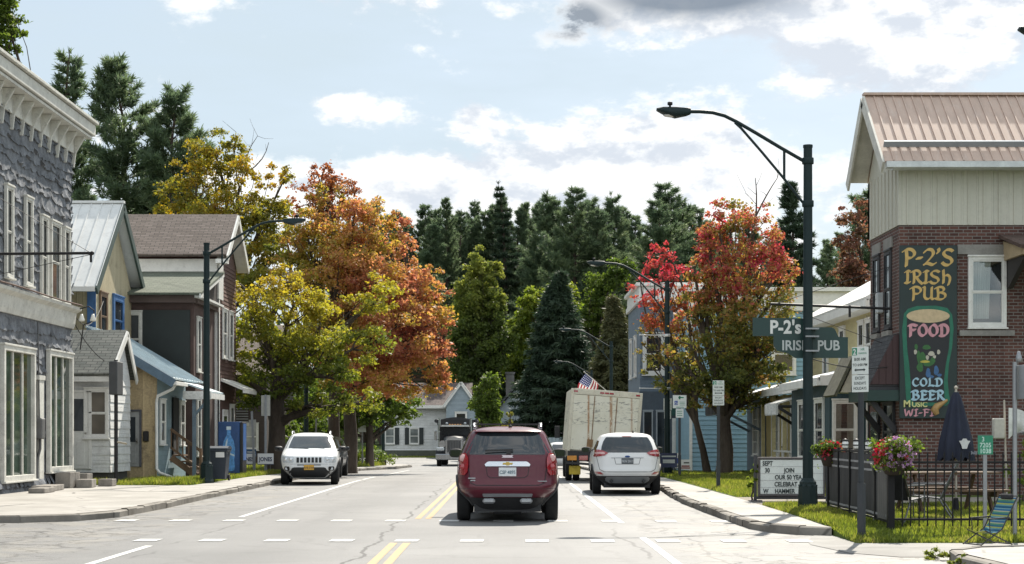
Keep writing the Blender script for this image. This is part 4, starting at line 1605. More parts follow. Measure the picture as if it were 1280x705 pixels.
for yc, w_, st in ((51.6, 1.2, 'grid'), (54.2, .7, 'dh'), (57.8, 1.3, 'grid')):
    b.window((9.75, yc, .85), (0, 1, 0), (-1, 0, 0), w_, 1.75, M_TRIM, M_GLASS, .08, st)
b.door((9.75, 55.9, .15), (0, 1, 0), (-1, 0, 0), .85, 2.1, M_TRIM, (.4, .93))
b.window((9.70, 62, .85), (0, 1, 0), (-1, 0, 0), 1.2, 1.75, M_TRIM, M_GLASS, .08, 'grid')
b.window((10.05, 50.2, .9), (1, 0, 0), (0, -1, 0), .4, 1.5, M_TRIM, M_GLASS, .06, 'dh')
for y_ in (50.6, 52.9, 55.0, 57.2, 59.6):
    m = b.mb()
    m.box(9.5, 9.62, y_ - .06, y_ + .06, .1, 2.95)
    m.build('porch_post', M_YELW, b.t)
m = b.mb()
for k in range(5):
    m.bar((9.45, 51 + 1.2 * k, .55 + .0 * k), (9.45, 51 + 1.2 * k, 1.0), .05, .05)
m.bar((9.45, 50.8, 1.0), (9.45, 56.5, 1.0), .06, .06)
m.build('handrail', M_TRIM, b.t)


def awning(label, x, y, z, w, dep, drop, mat, fr):
    t = thing('awning', label, 'awning', (x, y, z), 0, 'awnings on the shop row')
    m = MB()
    slab(m, [(-dep, 0, -drop), (0, 0, 0), (0, w, 0), (-dep, w, -drop)], -.05)
    m.box(-dep - .03, -dep + .02, 0, w, -drop - .34, -drop + .03)
    for k in range(9):
        m.bar((-dep - .04, w * k / 8, -drop - .3), (-dep - .04, w * k / 8, -drop + .02), .02, .03)
    m.build('hood', mat, t)
    for yy in (.06, w - .06):
        m = MB()
        m.bar((0, yy, -1.05), (-dep + .05, yy, -drop - .1), .09, .09)
        m.bar((-dep, yy, -drop - .05), (0, yy, -drop - .05), .06, .06)
        m.build('brace', fr, t)
    return t


M_BLKW = pm('black painted timber', (.022, .022, .024), .6)
awning('short white metal awning on black braces over the yellow shop front', 9.72, 51.2, 2.86, 2.2, 1.05, .32, pm('bright enamel awning', (.62, .62, .60), .28, 0, .1, 3, dirt=(.2, .2, .2), damt=.3, spec=.7), M_BLKW)
awning('long black flat awning on a slate brace beside the blue house', 9.68, 60.4, 2.75, 3.4, 1.7, .10, M_BLKW, M_SLATE)

# ------------------------------------------------------------------ the pub
b = Bld('brick_pub', 'dark brick pub with cream upper boards and a copper brown metal roof', 'pub', (9.26, 37.7, 0))
M_BRICK = brick_mat('dark red brick', (0.060, 0.029, 0.024), (0.122, 0.055, 0.043), (0.18, 0.165, 0.15), .215, .078, .010)
PX, PY0, PY1 = 9.26, 37.7, 40.7
m = b.mb()
m.box(PX, 19, PY0, PY1, -.3, 6.5)
m.build('brick_wall', M_BRICK, b.t)
M_CRM = clap_mat('cream metal boards', (0.50, 0.485, 0.41), .36, var=.06, axis='xy', dirt=(.33, .31, .26), damt=.25, strength=.7)
m = b.mb()
m.box(PX - .03, 19, PY0 - .03, PY1 + .03, 6.5, 8.05)
m.prism([(PY0 - .03, 8.05), (PY1 + .03, 8.05), (39.3, 9.72)], PX - .03, 19, 'x')
m.build('upper_wall', M_CRM, b.t)
m = b.mb()
for k in range(28):
    x_ = PX + .18 + .36 * k
    m.bar((x_, PY0 - .04, 6.52), (x_, PY0 - .04, 7.9), .035, .03)
for k in range(10):
    y_ = min(PY0 + .18 + .36 * k, PY1)
    m.bar((PX - .04, y_, 6.52), (PX - .04, y_, 7.95), .035, .03)
m.build('batten', M_CRM, b.t)
M_COP = pm('faded copper brown metal', (0.50, 0.375, 0.305), .62, 0, .10, 1.5, spec=.3, dirt=(.56, .48, .43), damt=.5, stretch=(3, 1, .6))
RX = 8.76
m = b.mb()
slab(m, [(RX, 37.2, 7.93), (19, 37.2, 7.93), (19, 39.3, 9.90), (RX, 39.3, 9.90)], .06)
slab(m, [(19, 41.05, 8.05), (RX, 41.05, 8.05), (RX, 39.3, 9.90), (19, 39.3, 9.90)], .06)
m.bar((RX, 39.3, 9.92), (19, 39.3, 9.92), .22, .06)
ro = m.build('roof', M_COP, b.t)
m = b.mb()
ribs(m, (RX + .02, 37.2, 7.93), (19, 37.2, 7.93), (RX + .02, 39.3, 9.90), (19, 39.3, 9.90), 44, .03, .03)
m.build('roof_seam', M_COP, ro)
m = b.mb()
q0, q1 = Vector((0, 37.2, 7.93)), Vector((0, 39.3, 9.90))
p_ = q0.lerp(q1, .20)
m.bar((RX + .1, p_.y - .06, p_.z + .07), (19, p_.y - .06, p_.z + .07), .05, .15, (0, -.65, .76))
m.build('snow_guard', pm('blue grey flashing', (.30, .335, .37), .4, .3, .08), ro)
m = b.mb()
m.prism([(37.2, 7.88), (37.05, 7.90), (37.03, 7.76), (37.17, 7.74)], RX + .05, 19, 'x')
m.box(RX + .3, 19, 37.2, 37.68, 7.78, 7.84)
m.build('gutter', pm('pale grey gutter', (.52, .54, .53), .5), b.t)
m = b.mb()
m.bar((RX - .01, 37.2, 7.78), (RX - .01, 39.3, 9.75), .05, .30, (0, -.65, .76))
m.bar((RX - .01, 41.05, 7.90), (RX - .01, 39.3, 9.75), .05, .30, (0, .65, .76))
m.add([(RX + .02, 37.3, 7.90), (PX - .03, 37.3, 7.90), (PX - .03, 39.3, 9.76), (RX + .02, 39.3, 9.76)], [(0, 1, 2, 3)])
m.add([(RX + .02, 40.95, 8.0), (PX - .03, 40.95, 8.0), (PX - .03, 39.3, 9.76), (RX + .02, 39.3, 9.76)], [(0, 1, 2, 3)])
m.build('barge_board', pm('cream barge board', (.52, .50, .44), .6), b.t)
b.window((wx(1233.5, PY0), PY0, wz(405, PY0)), (1, 0, 0), (0, -1, 0), .74, 1.5, M_TRIM, M_GLASS, .08, 'dh', curtain=([(0.04, .62)], .92, M_CURT))
M_STONE = pm('stone lintel', (.22, .21, .19), .85, 0, .2, 3, .3)
m = b.mb()
m.box(10.62, 12.05, PY0 - .05, PY0 - .002, wz(318, PY0), wz(307, PY0) + .02)
m.build('lintel', M_STONE, b.t)
m = b.mb()
m.box(10.66, 11.95, PY0 - .09, PY0 - .002, wz(420, PY0), wz(412, PY0) - .02)
m.build('window_ledge', M_STONE, b.t)
for yc in (38.75, 39.95):
    b.window((PX, yc, 4.2), (0, 1, 0), (-1, 0, 0), .55, 1.75, pm('dark frame', (.03, .03, .032), .6), M_GLASS, .06, 'dh', .04)
    m = b.mb()
    m.box(PX - .04, PX - .002, yc - .42, yc + .42, 6.06, 6.32)
    m.build('lintel', M_STONE, b.t)
    m = b.mb()
    m.box(PX - .10, PX - .002, yc - .36, yc + .36, 3.95, 4.07)
    m.build('window_ledge', M_STONE, b.t)
m = b.mb()
m.box(PX - .16, PX - .002, 39.25, 39.5, 4.55, 5.05, .02)
m.build('wall_box', pm('pale meter box', (.42, .44, .44), .6), b.t)
# mansard awning and porch on the street side
m = b.mb()
m.prism([(PX - .002, 3.95), (PX - .12, 3.93), (PX - .70, 2.75), (PX - .70, 2.62), (PX - .002, 2.62)], 37.75, 39.7, 'y')
m.build('awning_roof', brick_mat('black awning shingles', (.045, .046, .05), (.075, .075, .078), (.025, .025, .026), .3, .13, .012, 'roof_y', 1.3), b.t)
m = b.mb()
m.prism([(PX - .002, 3.93), (PX - .12, 3.91), (PX - .69, 2.75), (PX - .002, 2.75)], 37.70, 37.745, 'y')
m.build('awning_cheek', clap_mat('oxblood boards', (.055, .030, .030), .16, axis='xy'), b.t)
m = b.mb()
m.box(PX - .76, PX - .003, 37.66, 39.75, 2.36, 2.615)
m.build('awning_fascia', pm('bottle green paint', (.008, .032, .026), .5), b.t)
for y_ in (37.9, 39.5):
    m = b.mb()
    m.prism([(PX - .66, 2.35), (PX - .1, 1.6), (PX - .02, 1.6), (PX - .02, 1.75), (PX - .52, 2.35)], y_, y_ + .1, 'y')
    m.build('awning_brace', M_BLKW, b.t)
m = b.mb()
m.prism([(8.35, 2.62), (8.98, 2.62), (8.70, 3.40)], 40.0, 41.1, 'y')
m.build('door_hood', pm('cream hood board', (.52, .47, .36), .7), b.t)
m = b.mb()
slab(m, [(8.24, 39.9, 2.52), (8.70, 39.9, 3.50), (8.70, 41.3, 3.50), (8.24, 41.3, 2.52)], -.08)
slab(m, [(8.70, 39.9, 3.50), (9.08, 39.9, 2.56), (9.08, 41.3, 2.56), (8.70, 41.3, 3.50)], -.08)
m.build('hood_roof', pm('mossy hood shingle', (.085, .082, .055), .9, 0, .4, 6, .8, 20, dirt=(.16, .14, .06), damt=.6), b.t)
b.door((PX, 41.0 - .8, .2), (0, 1, 0), (-1, 0, 0), .95, 2.1, pm('dark red door', (.10, .03, .03), .5), (.4, .92), M_BLKW)
b.window((PX, 38.6, .95), (0, 1, 0), (-1, 0, 0), .9, 1.35, M_BLKW, M_GLASS, .07, 'dh')
# beige shop canopy jutting from the front wall at the right edge
m = b.mb()
m.prism([(PY0 - .002, 6.12), (PY0 - 1.5, 5.78), (PY0 - 1.5, 5.66), (PY0 - .002, 5.66)], 11.7, 16, 'x')
m.build('canopy', pm('beige canopy board', (.40, .31, .19), .7, 0, .2, 3), b.t)
m = b.mb()
slab(m, [(11.6, PY0 - 1.6, 5.86), (16, PY0 - 1.6, 5.86), (16, PY0 - .002, 6.28), (11.6, PY0 - .002, 6.28)], .08)
m.build('canopy_roof', brick_mat('brown canopy shingles', (.09, .06, .05), (.14, .095, .08), (.045, .035, .03), .3, .12, .012, 'roof_x', 3.5), b.t)
m = b.mb()
m.prism([(PY0 - .002, 5.0), (PY0 - .12, 5.0), (PY0 - 1.2, 5.56), (PY0 - 1.2, 5.655), (PY0 - .002, 5.655)], 11.78, 11.9, 'x')
m.build('canopy_bracket', pm('black brown bracket', (.03, .026, .024), .7), b.t)

t = thing('sign_bracket', 'long empty iron sign arm reaching left from the brick pub', 'bracket', (PX, 38.5, wz(385, 38.5)))
m = MB()
m.tube([(0.05, 0, -.02), (-2.9, 0, .10)], .032, 8)
m.tube([(-1.0, 0, .06), (-1.0, 0, -.22)], .03, 6)
m.build('arm', M_IRON, t)
m = MB()
m.tube([(-2.8, 0, .1), (-.02, .1, 1.0)], .008, 5)
m.tube([(-2.8, 0, .1), (-.02, .1, -.9)], .008, 5)
m.build('stay_wire', M_IRON, t)

# ================================================================== TREES
M_BARK = pm('bark', (0.075, 0.060, 0.048), 0.9, 0, 0.35, 3.0, 0.8, 18, 0.2, stretch=(1, 1, 0.25))
M_BARK_PINE = pm('pine bark', (0.085, 0.062, 0.050), 0.9, 0, 0.3, 3.0, 0.8, 18, 0.2, stretch=(1, 1, 0.25))


def leaf_cloud(rs, centres, rads, n_each, size, flat=0.75, up=0.55):
    """diamond leaves scattered through clumps; returns (n*4,3) vertices"""
    out = []
    for c, r, n in zip(centres, rads, n_each):
        n = int(n)
        d = rs.normal(size=(n, 3))
        d /= np.linalg.norm(d, axis=1)[:, None] + 1e-9
        rad = np.abs(rs.normal(size=n)) * 0.42 + 0.55 * rs.rand(n) ** 0.6
        p = d * rad[:, None] * np.array([r, r, r * flat])
        p[:, 2] -= 0.18 * r * (p[:, 0] ** 2 + p[:, 1] ** 2) / (r * r)
        p += c
        nrm = rs.normal(size=(n, 3)) * 0.8 + d * 0.35
        nrm[:, 2] += up
        nrm /= np.linalg.norm(nrm, axis=1)[:, None] + 1e-9
        t = rs.normal(size=(n, 3))
        t -= nrm * np.sum(t * nrm, 1)[:, None]
        t /= np.linalg.norm(t, axis=1)[:, None] + 1e-9
        b = np.cross(nrm, t)
        s = size * (0.45 + 1.0 * rs.rand(n) ** 1.6)[:, None]
        v = np.stack([p - t * s * 0.55, p + b * s * 0.42 - t * s * .05 + nrm * s * .1, p + t * s * 0.6, p - b * s * 0.42 - t * s * .05 + nrm * s * .1], 1)
        out.append(v.reshape(-1, 3))
    return np.concatenate(out)


def limb(mb, rs, a, b, r0, r1, sag=0.1, n=5, sides=6):
    a, b = Vector(a), Vector(b)
    L = (b - a).length
    pts, rr = [], []
    off = Vector(rs.normal(size=3)) * L * 0.06
    for k in range(n + 1):
        t = k / n
        p = a.lerp(b, t) + off * math.sin(math.pi * t) + Vector((0, 0, sag * L * math.sin(math.pi * t)))
        pts.append(p)
        rr.append(r0 + (r1 - r0) * t)
    mb.tube(pts, rr, sides)
    return pts


def broadleaf(name, label, base, fork, tr, lobes, size, mat, seed, per=90, clumps=1.0, group=None, bark=None, lean=(0, 0), category='tree', crad=0.30, twigs=None, flat=0.75):
    """lobes: (x, y, z, rx, ry, rz) in world metres"""
    rs = np.random.RandomState(seed)
    bx, by, bz = base
    t = thing(name, label, category, base, 0, group)
    mb = MB()
    O = Vector(base)
    f = Vector((lean[0], lean[1], fork))
    trunk = [Vector((0, 0, -0.4)), Vector((0, 0, 0)), f * 0.35 + Vector((rs.normal() * .06, 0, 0)), f * 0.7, f]
    mb.tube(trunk, [tr * 1.6, tr * 1.28, tr, tr * 0.9, tr * 0.8], 10)
    C, Rd, N = [], [], []
    for (x, y, z, rx, ry, rz) in lobes:
        c = Vector((x, y, z)) - O
        low = c - Vector((0, 0, rz * 0.45))
        start = trunk[3].lerp(f, rs.rand())
        if low.z < start.z:
            start = trunk[2].lerp(trunk[3], rs.rand())
        pts = limb(mb, rs, start, c.lerp(low, 0.5), tr * 0.5, tr * 0.16, 0.06)
        m = (rx * ry * rz) ** (1 / 3)
        nc = max(5, int(clumps * 26 * (m / 1.5) ** 1.6))
        for k in range(nc):
            d = rs.normal(size=3)
            d /= np.linalg.norm(d)
            q = rs.rand() ** 0.40
            cc = Vector((d[0] * rx * q, d[1] * ry * q, d[2] * rz * q)) + c
            C.append(np.array(cc))
            r = m * crad * (0.7 + 0.7 * rs.rand()) * min(1, 1.5 / m) ** 0.25
            Rd.append(r)
            N.append(per * (r / 0.6) ** 1.5 * (0.8 + 0.5 * rs.rand()))
            if k % 3 == 0:
                s = pts[int(rs.randint(2, len(pts)))]
                limb(mb, rs, s, cc, tr * 0.13, tr * 0.03, 0.04, 3, 4)
    if twigs:
        for (p, q) in twigs:
            pts = limb(mb, rs, Vector(p) - O, Vector(q) - O, 0.035, 0.012, 0.02, 4, 4)
            for k in range(5):
                s = pts[rs.randint(1, 5)]
                limb(mb, rs, s, s + Vector(rs.normal(size=3)) * 0.35 + Vector((0, 0, 0.3)), 0.012, 0.005, 0, 2, 3)
    mb.build('trunk', bark or M_BARK, t)
    V = leaf_cloud(rs, C, Rd, N, size, flat)
    me = np_mesh('crown', V, 4)
    me.materials.append(mat)
    link('crown', me, t)
    return t


def needles(rs, P, D, n, ln, w, spread):
    """n blades per tuft; P tuft centres, D directions"""
    m = len(P)
    P = np.repeat(P, n, 0)
    D = np.repeat(D, n, 0) + rs.normal(size=(m * n, 3)) * spread
    D /= np.linalg.norm(D, axis=1)[:, None] + 1e-9
    side = np.cross(D, rs.normal(size=(m * n, 3)))
    side /= np.linalg.norm(side, axis=1)[:, None] + 1e-9
    L = ln * (0.6 + 0.7 * rs.rand(m * n))[:, None]
    W = w * (0.7 + 0.6 * rs.rand(m * n))[:, None]
    P = P + rs.normal(size=P.shape) * ln * 0.12
    V = np.stack([P - side * W, P + side * W, P + D * L * 0.72 + side * W * .8, P + D * L], 1)
    return V.reshape(-1, 3)


def conifer_data(kind, seed, H, Rm, bare=0.18):
    """meshes (trunk, crown) of a conifer standing at the origin"""
    rs = np.random.RandomState(seed)
    tr = 0.010 * H + 0.06
    mb = MB()
    bend = [Vector((rs.normal() * .012 * H * t, rs.normal() * .012 * H * t, H * t)) for t in (0, .3, .6, .85, 1)]
    bend[0] = Vector((0, 0, -0.5))
    mb.tube(bend, [tr * 1.2, tr * .9, tr * .6, tr * .3, 0.02], 8)
    P, D = [], []

    def at(t):
        i = min(3, int(np.searchsorted([0.3, 0.6, 0.85], t)))
        lo, hi = [(0, .3), (.3, .6), (.6, .85), (.85, 1)][i]
        return bend[i].lerp(bend[i + 1], (t - lo) / (hi - lo))
    z = bare * H
    while z < H * 0.985:
        t = z / H
        q = (t - bare) / (1 - bare)
        if kind == 'spruce':
            L = Rm * (1 - q) ** 0.85 + 0.12
            nb, rise, step = 7, -0.20, 0.030 * H * (1.1 - .6 * q)
        elif kind == 'fir':
            L = Rm * (1 - q) ** 0.8 + 0.15
            nb, rise, step = 6, -0.08, 0.044 * H * (1.1 - .55 * q)
        elif kind == 'pine':
            prof = min(1, 0.62 + q * 2.0) * (1 - q ** 1.7) ** 0.9
            L = Rm * prof + 0.3
            nb, rise, step = 5, 0.10 + 0.55 * q, 0.047 * H * (1.1 - .55 * q)
        else:  # slim forest pine
            prof = min(1, 0.6 + q) * (1 - q ** 2.2) ** 0.9
            L = Rm * prof + 0.25
            nb, rise, step = 5, 0.35 + .6 * q, 0.036 * H * (1.1 - .5 * q)
        a0 = rs.rand() * 6.28
        for k in range(nb):
            if kind != 'spruce' and rs.rand() < 0.14:
                continue
            a = a0 + 6.283 * k / nb + rs.normal() * 0.35
            l = L * (0.55 + 0.6 * rs.rand() if kind != 'spruce' else 0.85 + 0.28 * rs.rand())
            s = at(t)
            d = Vector((math.cos(a), math.sin(a), 0))
            up = rise * (0.6 + 0.8 * rs.rand())
            pts = []
            for j in range(5):
                u = j / 4
                dz = l * (up * u + (0.16 * u * u if kind != 'spruce' else (-0.12 * u + 0.22 * u * u)))
                pts.append(s + d * (l * u) + Vector((0, 0, dz)))
            mb.tube(pts, [0.02 + 0.012 * l, 0.015 + .008 * l, .012 + .004 * l, .012, .006], 4, False)
            nt_ = max(3, int(l * (6.0 if kind != 'spruce' else 5.5)))
            for j in range(nt_):
                u = (0.30 if kind != 'spruce' else 0.12) + (0.70 if kind != 'spruce' else .88) * (j + rs.rand()) / nt_
                i = min(3, int(u * 4))
                p = pts[i].lerp(pts[i + 1], u * 4 - i)
                sidev = Vector((-d.y, d.x, 0))
                wdt = l * (0.30 if kind != 'spruce' else 0.24) * (1.1 - abs(u - 0.55))
                for sgn in ((-1, 1, 0) if kind != 'spruce' else (-1, 1)):
                    pp = p + sidev * (sgn * wdt * rs.rand())
                    P.append(np.array(pp))
                    if kind == 'spruce':
                        D.append(np.array(d * 0.6 + sidev * sgn * 0.6 + Vector((0, 0, -0.45))))
                    else:
                        D.append(np.array(d * 0.55 + sidev * sgn * 0.4 + Vector((0, 0, 0.55))))
        z += step * (0.8 + 0.4 * rs.rand())
    P.append(np.array([bend[-1].x, bend[-1].y, H - .3]))
    D.append(np.array([0, 0, 1.0]))
    P, D = np.array(P), np.array(D)
    if kind == 'spruce':
        V = needles(rs, P, D, 11, 0.042 * Rm + 0.34, 0.055, 0.40)
    else:
        V = needles(rs, P, D, 12, 0.03 * Rm + 0.30, 0.034, 0.62)
    crown = np_mesh('crown', V, 4)
    tmesh = bpy.data.meshes.new('trunk')
    tmesh.from_pydata(mb.v, [], mb.f)
    tmesh.polygons.foreach_set('use_smooth', mb.sm)
    tmesh.materials.append(M_BARK_PINE)
    return tmesh, crown


M_PINE = leaf_mat('pine needles', [(0.0, (0.060, 0.090, 0.054)), (0.5, (0.096, 0.132, 0.074)), (1.0, (0.150, 0.182, 0.092))], 0.25, 0.42, 0.6)
M_SPRUCE = leaf_mat('spruce needles', [(0.0, (0.024, 0.042, 0.026)), (0.5, (0.038, 0.062, 0.036)), (1.0, (0.060, 0.086, 0.044))], 0.3, 0.22, 0.6)
M_LARCH = leaf_mat('dull cedar foliage', [(0.0, (0.060, 0.066, 0.030)), (0.5, (0.092, 0.096, 0.042)), (1.0, (0.125, 0.112, 0.052))], 0.3, 0.25, 0.6)
_con = {}
GW = 'pines of the wood at the end of the street'


def conifer(name, label, kind, x, y, z, H, seed, Rm, mat, rot=0.0, bare=0.18, group=None, H0=None):
    key = (kind, seed, Rm, bare, mat.name)
    H0 = H0 or H
    if key not in _con:
        tm, cm = conifer_data(kind, seed, H0, Rm, bare)
        cm.materials.append(mat)
        _con[key] = (tm, cm, H0)
    tm, cm, H0 = _con[key]
    t = thing(name, label, 'tree', (x, y, z), rot, group)
    q = random.Random(name + str(x))
    k = q.uniform(.85, 1.22) if group == GW else 1
    t.scale = (H / H0 * k, H / H0 * k, H / H0)
    t.rotation_euler = (R(q.uniform(-2, 2)), R(q.uniform(-2, 2)), rot)
    link('trunk', tm, t)
    link('crown', cm, t)
    return t


# ---- the three tall pines behind the houses on the left
G3 = 'tall pines behind the houses on the left'
conifer('pine_tree', 'tall dark pine rising just past the cornice of the grey storefront', 'pine', wx(78, 94), 94, 0.2, wz(62, 94), 11, 3.6, M_PINE, 0.3, 0.10, G3)
conifer('pine_tree', 'tallest broad dark pine standing behind the white metal roof', 'pine', wx(143, 92), 92, 0.2, wz(77, 92), 12, 4.3, M_PINE, 1.3, 0.30, G3)
conifer('pine_tree', 'dark pine behind the brown shingle roof and beside the yellow maple', 'pine', wx(222, 90), 90, 0.2, wz(110, 90), 13, 3.9, M_PINE, 2.3, 0.16, G3)
conifer('pine_tree', 'lower dark pine filling the gap behind the brown shingle roof', 'pine', wx(178, 99), 99, 0.2, 16.5, 13, 3.9, M_PINE, 0.9, 0.16, G3)
conifer('pine_tree', 'low dark pine behind the white metal roof of the cream house', 'pine', wx(112, 102), 102, 0.2, 17.0, 11, 3.6, M_PINE, 2.9, 0.10, G3)

# ---- the wood at the end of the street
LW = 'tall slim dark pine in the wood beyond the end of the street'
LB = 'tall broad dark pine in the wood beyond the end of the street'
rng = random.Random(3)
row = [(478, 250, 's'), (497, 262, 's'), (519, 256, 's'), (536, 270, 's'), (553, 250, 's'), (571, 268, 's'), (588, 249, 's'), (604, 262, 's'), (620, 246, 's'), (648, 252, 's'),
       (664, 262, 's'), (681, 240, 'b'), (712, 236, 'b'), (742, 262, 's'), (768, 238, 'b'), (800, 268, 's'), (838, 231, 'b'), (872, 258, 's'), (902, 280, 's'), (930, 268, 's'),
       (488, 268, 's'), (508, 272, 's'), (545, 262, 's'), (562, 275, 's'), (580, 262, 's'), (597, 270, 's'), (612, 256, 's'), (628, 262, 's'), (656, 262, 's'), (672, 255, 's'), (696, 252, 'b'), (728, 250, 'b'), (752, 255, 'b'), (785, 258, 's'), (818, 252, 'b'), (856, 252, 's'), (885, 272, 's'), (455, 268, 's'), (430, 275, 's'), (1030, 300, 's'), (1062, 290, 's')]
for i, (px, py, k) in enumerate(row):
    d = 196 + rng.uniform(-8, 14)
    if k == 's':
        conifer('pine_tree', LW, 'slim', wx(px, d), d, gz(d), wz(py, d) - gz(d), 20 + i % 6, 2.6, M_PINE, rng.uniform(0, 6), 0.14, GW, 27)
    else:
        d -= 22
        conifer('pine_tree', LB, 'pine', wx(px, d), d, gz(d), wz(py, d) - gz(d), 31 + i % 3, 5.2, M_PINE, rng.uniform(0, 6), 0.08, GW, 27)
# second, lower rank that closes the wood
LR = 'dark pine standing deeper in the wood beyond the street end'
for i in range(26):
    px = 430 + 22 * i + rng.uniform(-8, 8)
    d = 222 + rng.uniform(-6, 14)
    conifer('pine_tree', LR, 'slim', wx(px, d), d, gz(d), wz(rng.uniform(275, 330), d) - gz(d), 20 + i % 6, 2.6, M_PINE, rng.uniform(0, 6), 0.14, GW, 27)
LD = 'dark broad pine low in the front of the wood'
for i, (px, py) in enumerate([(500, 330), (540, 345), (655, 318), (690, 320), (735, 310), (790, 320), (850, 330), (610, 340), (905, 340), (960, 350), (1005, 350), (465, 340)]):
    d = 182 + rng.uniform(-6, 8)
    conifer('pine_tree', LD, 'pine', wx(px, d), d, gz(d), wz(py, d) - gz(d), 31 + i % 3, 5.2, M_PINE, rng.uniform(0, 6), 0.08, GW, 27)
# a far-off wood closes the last gaps: it reads as one mass
rs_ = np.random.RandomState(77)
Vw = []
Cw, Rw, Nw = [], [], []
for k in range(330):
    yy = 248 + rs_.rand() * 30
    Cw.append(np.array([-75 + 190 * rs_.rand(), yy, gz(yy) + 1 + 17 * rs_.rand() ** 1.1]))
    Rw.append(2.6 + rs_.rand() * 1.6)
    Nw.append(110)
me = np_mesh('distant_wood', leaf_cloud(rs_, Cw, Rw, Nw, 1.0, 1.1), 4)
me.materials.append(M_SPRUCE)
ow = link('distant_wood', me)
ow['kind'] = 'stuff'
tag(ow, 'dense dark evergreen wood far behind the street', 'wood')

conifer('spruce_tree', 'thin pointed spruce top poking above the wood left of the pines', 'fir', wx(636, 190), 190, gz(190), wz(231, 190), 41, 4.6, M_SPRUCE, 0, 0.05)
conifer('spruce_tree', 'pointed dark spruce behind the red maple and tall street lamp', 'fir', wx(988, 118), 118, gz(118), wz(224, 118) - gz(118), 42, 4.4, M_SPRUCE, 0.5, 0.06)
conifer('pine_tree', 'dark pine whose branches show beside the pub gable', 'pine', wx(1092, 100), 100, 0.1, wz(215, 100), 13, 3.9, M_PINE, 1.9, 0.16)
conifer('pine_tree', 'dark pine between the street lamp and the purple maple', 'pine', wx(1030, 128), 128, 0, wz(300, 128), 11, 3.6, M_PINE, 1.1, 0.10)
conifer('spruce_tree', 'big dark conical spruce standing behind the box truck', 'spruce', wx(697, 142), 142, gz(142), wz(338, 142) - gz(142), 43, 5.2, M_SPRUCE, 0.9, 0.03)
conifer('cedar_tree', 'olive brown conical cedar right of the big spruce', 'spruce', wx(768, 136), 136, gz(136), wz(368, 136) - gz(136), 44, 3.0, M_LARCH, 0.2, 0.04)


# ---- broadleaf trees
def L(px, py, d, rx, rz, ry=None):
    """lobe placed by measured position; radii in photo pixels"""
    k = d / F
    return (wx(px, d), d, wz(py, d), rx * k, (ry or rx) * k, rz * k)


M_YEL = leaf_mat('yellowing maple leaves', [(0.0, (0.095, 0.115, 0.026)), (0.40, (0.170, 0.165, 0.034)), (0.72, (0.270, 0.205, 0.036)), (1.0, (0.310, 0.170, 0.042))], 0.4, 0.52)
M_LIME = leaf_mat('lime maple leaves', [(0.0, (0.085, 0.115, 0.024)), (0.32, (0.175, 0.190, 0.034)), (0.60, (0.280, 0.260, 0.046)), (1.0, (0.300, 0.225, 0.045))], 0.45, 0.52, 0.4, (3.5, 8, 0.6))
M_ORANGE = leaf_mat('turning maple leaves', [(0.0, (0.115, 0.135, 0.030)), (0.30, (0.215, 0.200, 0.042)), (0.48, (0.330, 0.240, 0.058)), (0.66, (0.390, 0.200, 0.095)), (0.86, (0.340, 0.140, 0.092)), (1.0, (0.240, 0.085, 0.065))], 0.42, 0.52, 0.30, (-5.0, 3.0, 0.42, 0))
M_CRIM = leaf_mat('crimson maple leaves', [(0.0, (0.170, 0.095, 0.042)), (0.5, (0.230, 0.082, 0.046)), (1.0, (0.320, 0.160, 0.055))], 0.5, 0.50)
M_RED = leaf_mat('scarlet maple leaves', [(0.0, (0.060, 0.078, 0.022)), (0.36, (0.125, 0.130, 0.032)), (0.56, (0.235, 0.175, 0.046)), (0.72, (0.330, 0.140, 0.076)), (0.86, (0.345, 0.085, 0.080)), (1.0, (0.340, 0.050, 0.080))], 0.75, 0.50, 0.40, (3.0, 9.6, 0.48))
M_SCAR = leaf_mat('bright red leaves', [(0.0, (0.100, 0.105, 0.028)), (0.36, (0.210, 0.140, 0.040)), (0.6, (0.320, 0.100, 0.060)), (1.0, (0.370, 0.065, 0.085))], 0.6, 0.50, 0.4, (4, 8.5, 0.8))
M_GRN = leaf_mat('green broadleaf', [(0.0, (0.050, 0.078, 0.018)), (0.5, (0.088, 0.128, 0.026)), (1.0, (0.150, 0.180, 0.036))], 0.4, 0.48)
M_FRESH = leaf_mat('yellow green broadleaf', [(0.0, (0.070, 0.098, 0.022)), (0.5, (0.125, 0.165, 0.028)), (1.0, (0.225, 0.240, 0.044))], 0.35, 0.52)
M_FRESH2 = leaf_mat('tall tree leaves', [(0.0, (0.060, 0.085, 0.024)), (0.5, (0.110, 0.142, 0.034)), (1.0, (0.240, 0.250, 0.060))], 0.35, 0.5, 0.5, (6, 20, 0.8))
M_PURP = leaf_mat('purple maple leaves', [(0.0, (0.085, 0.065, 0.034)), (0.4, (0.140, 0.080, 0.046)), (0.8, (0.175, 0.072, 0.056)), (1.0, (0.220, 0.145, 0.048))], 0.5, 0.42)

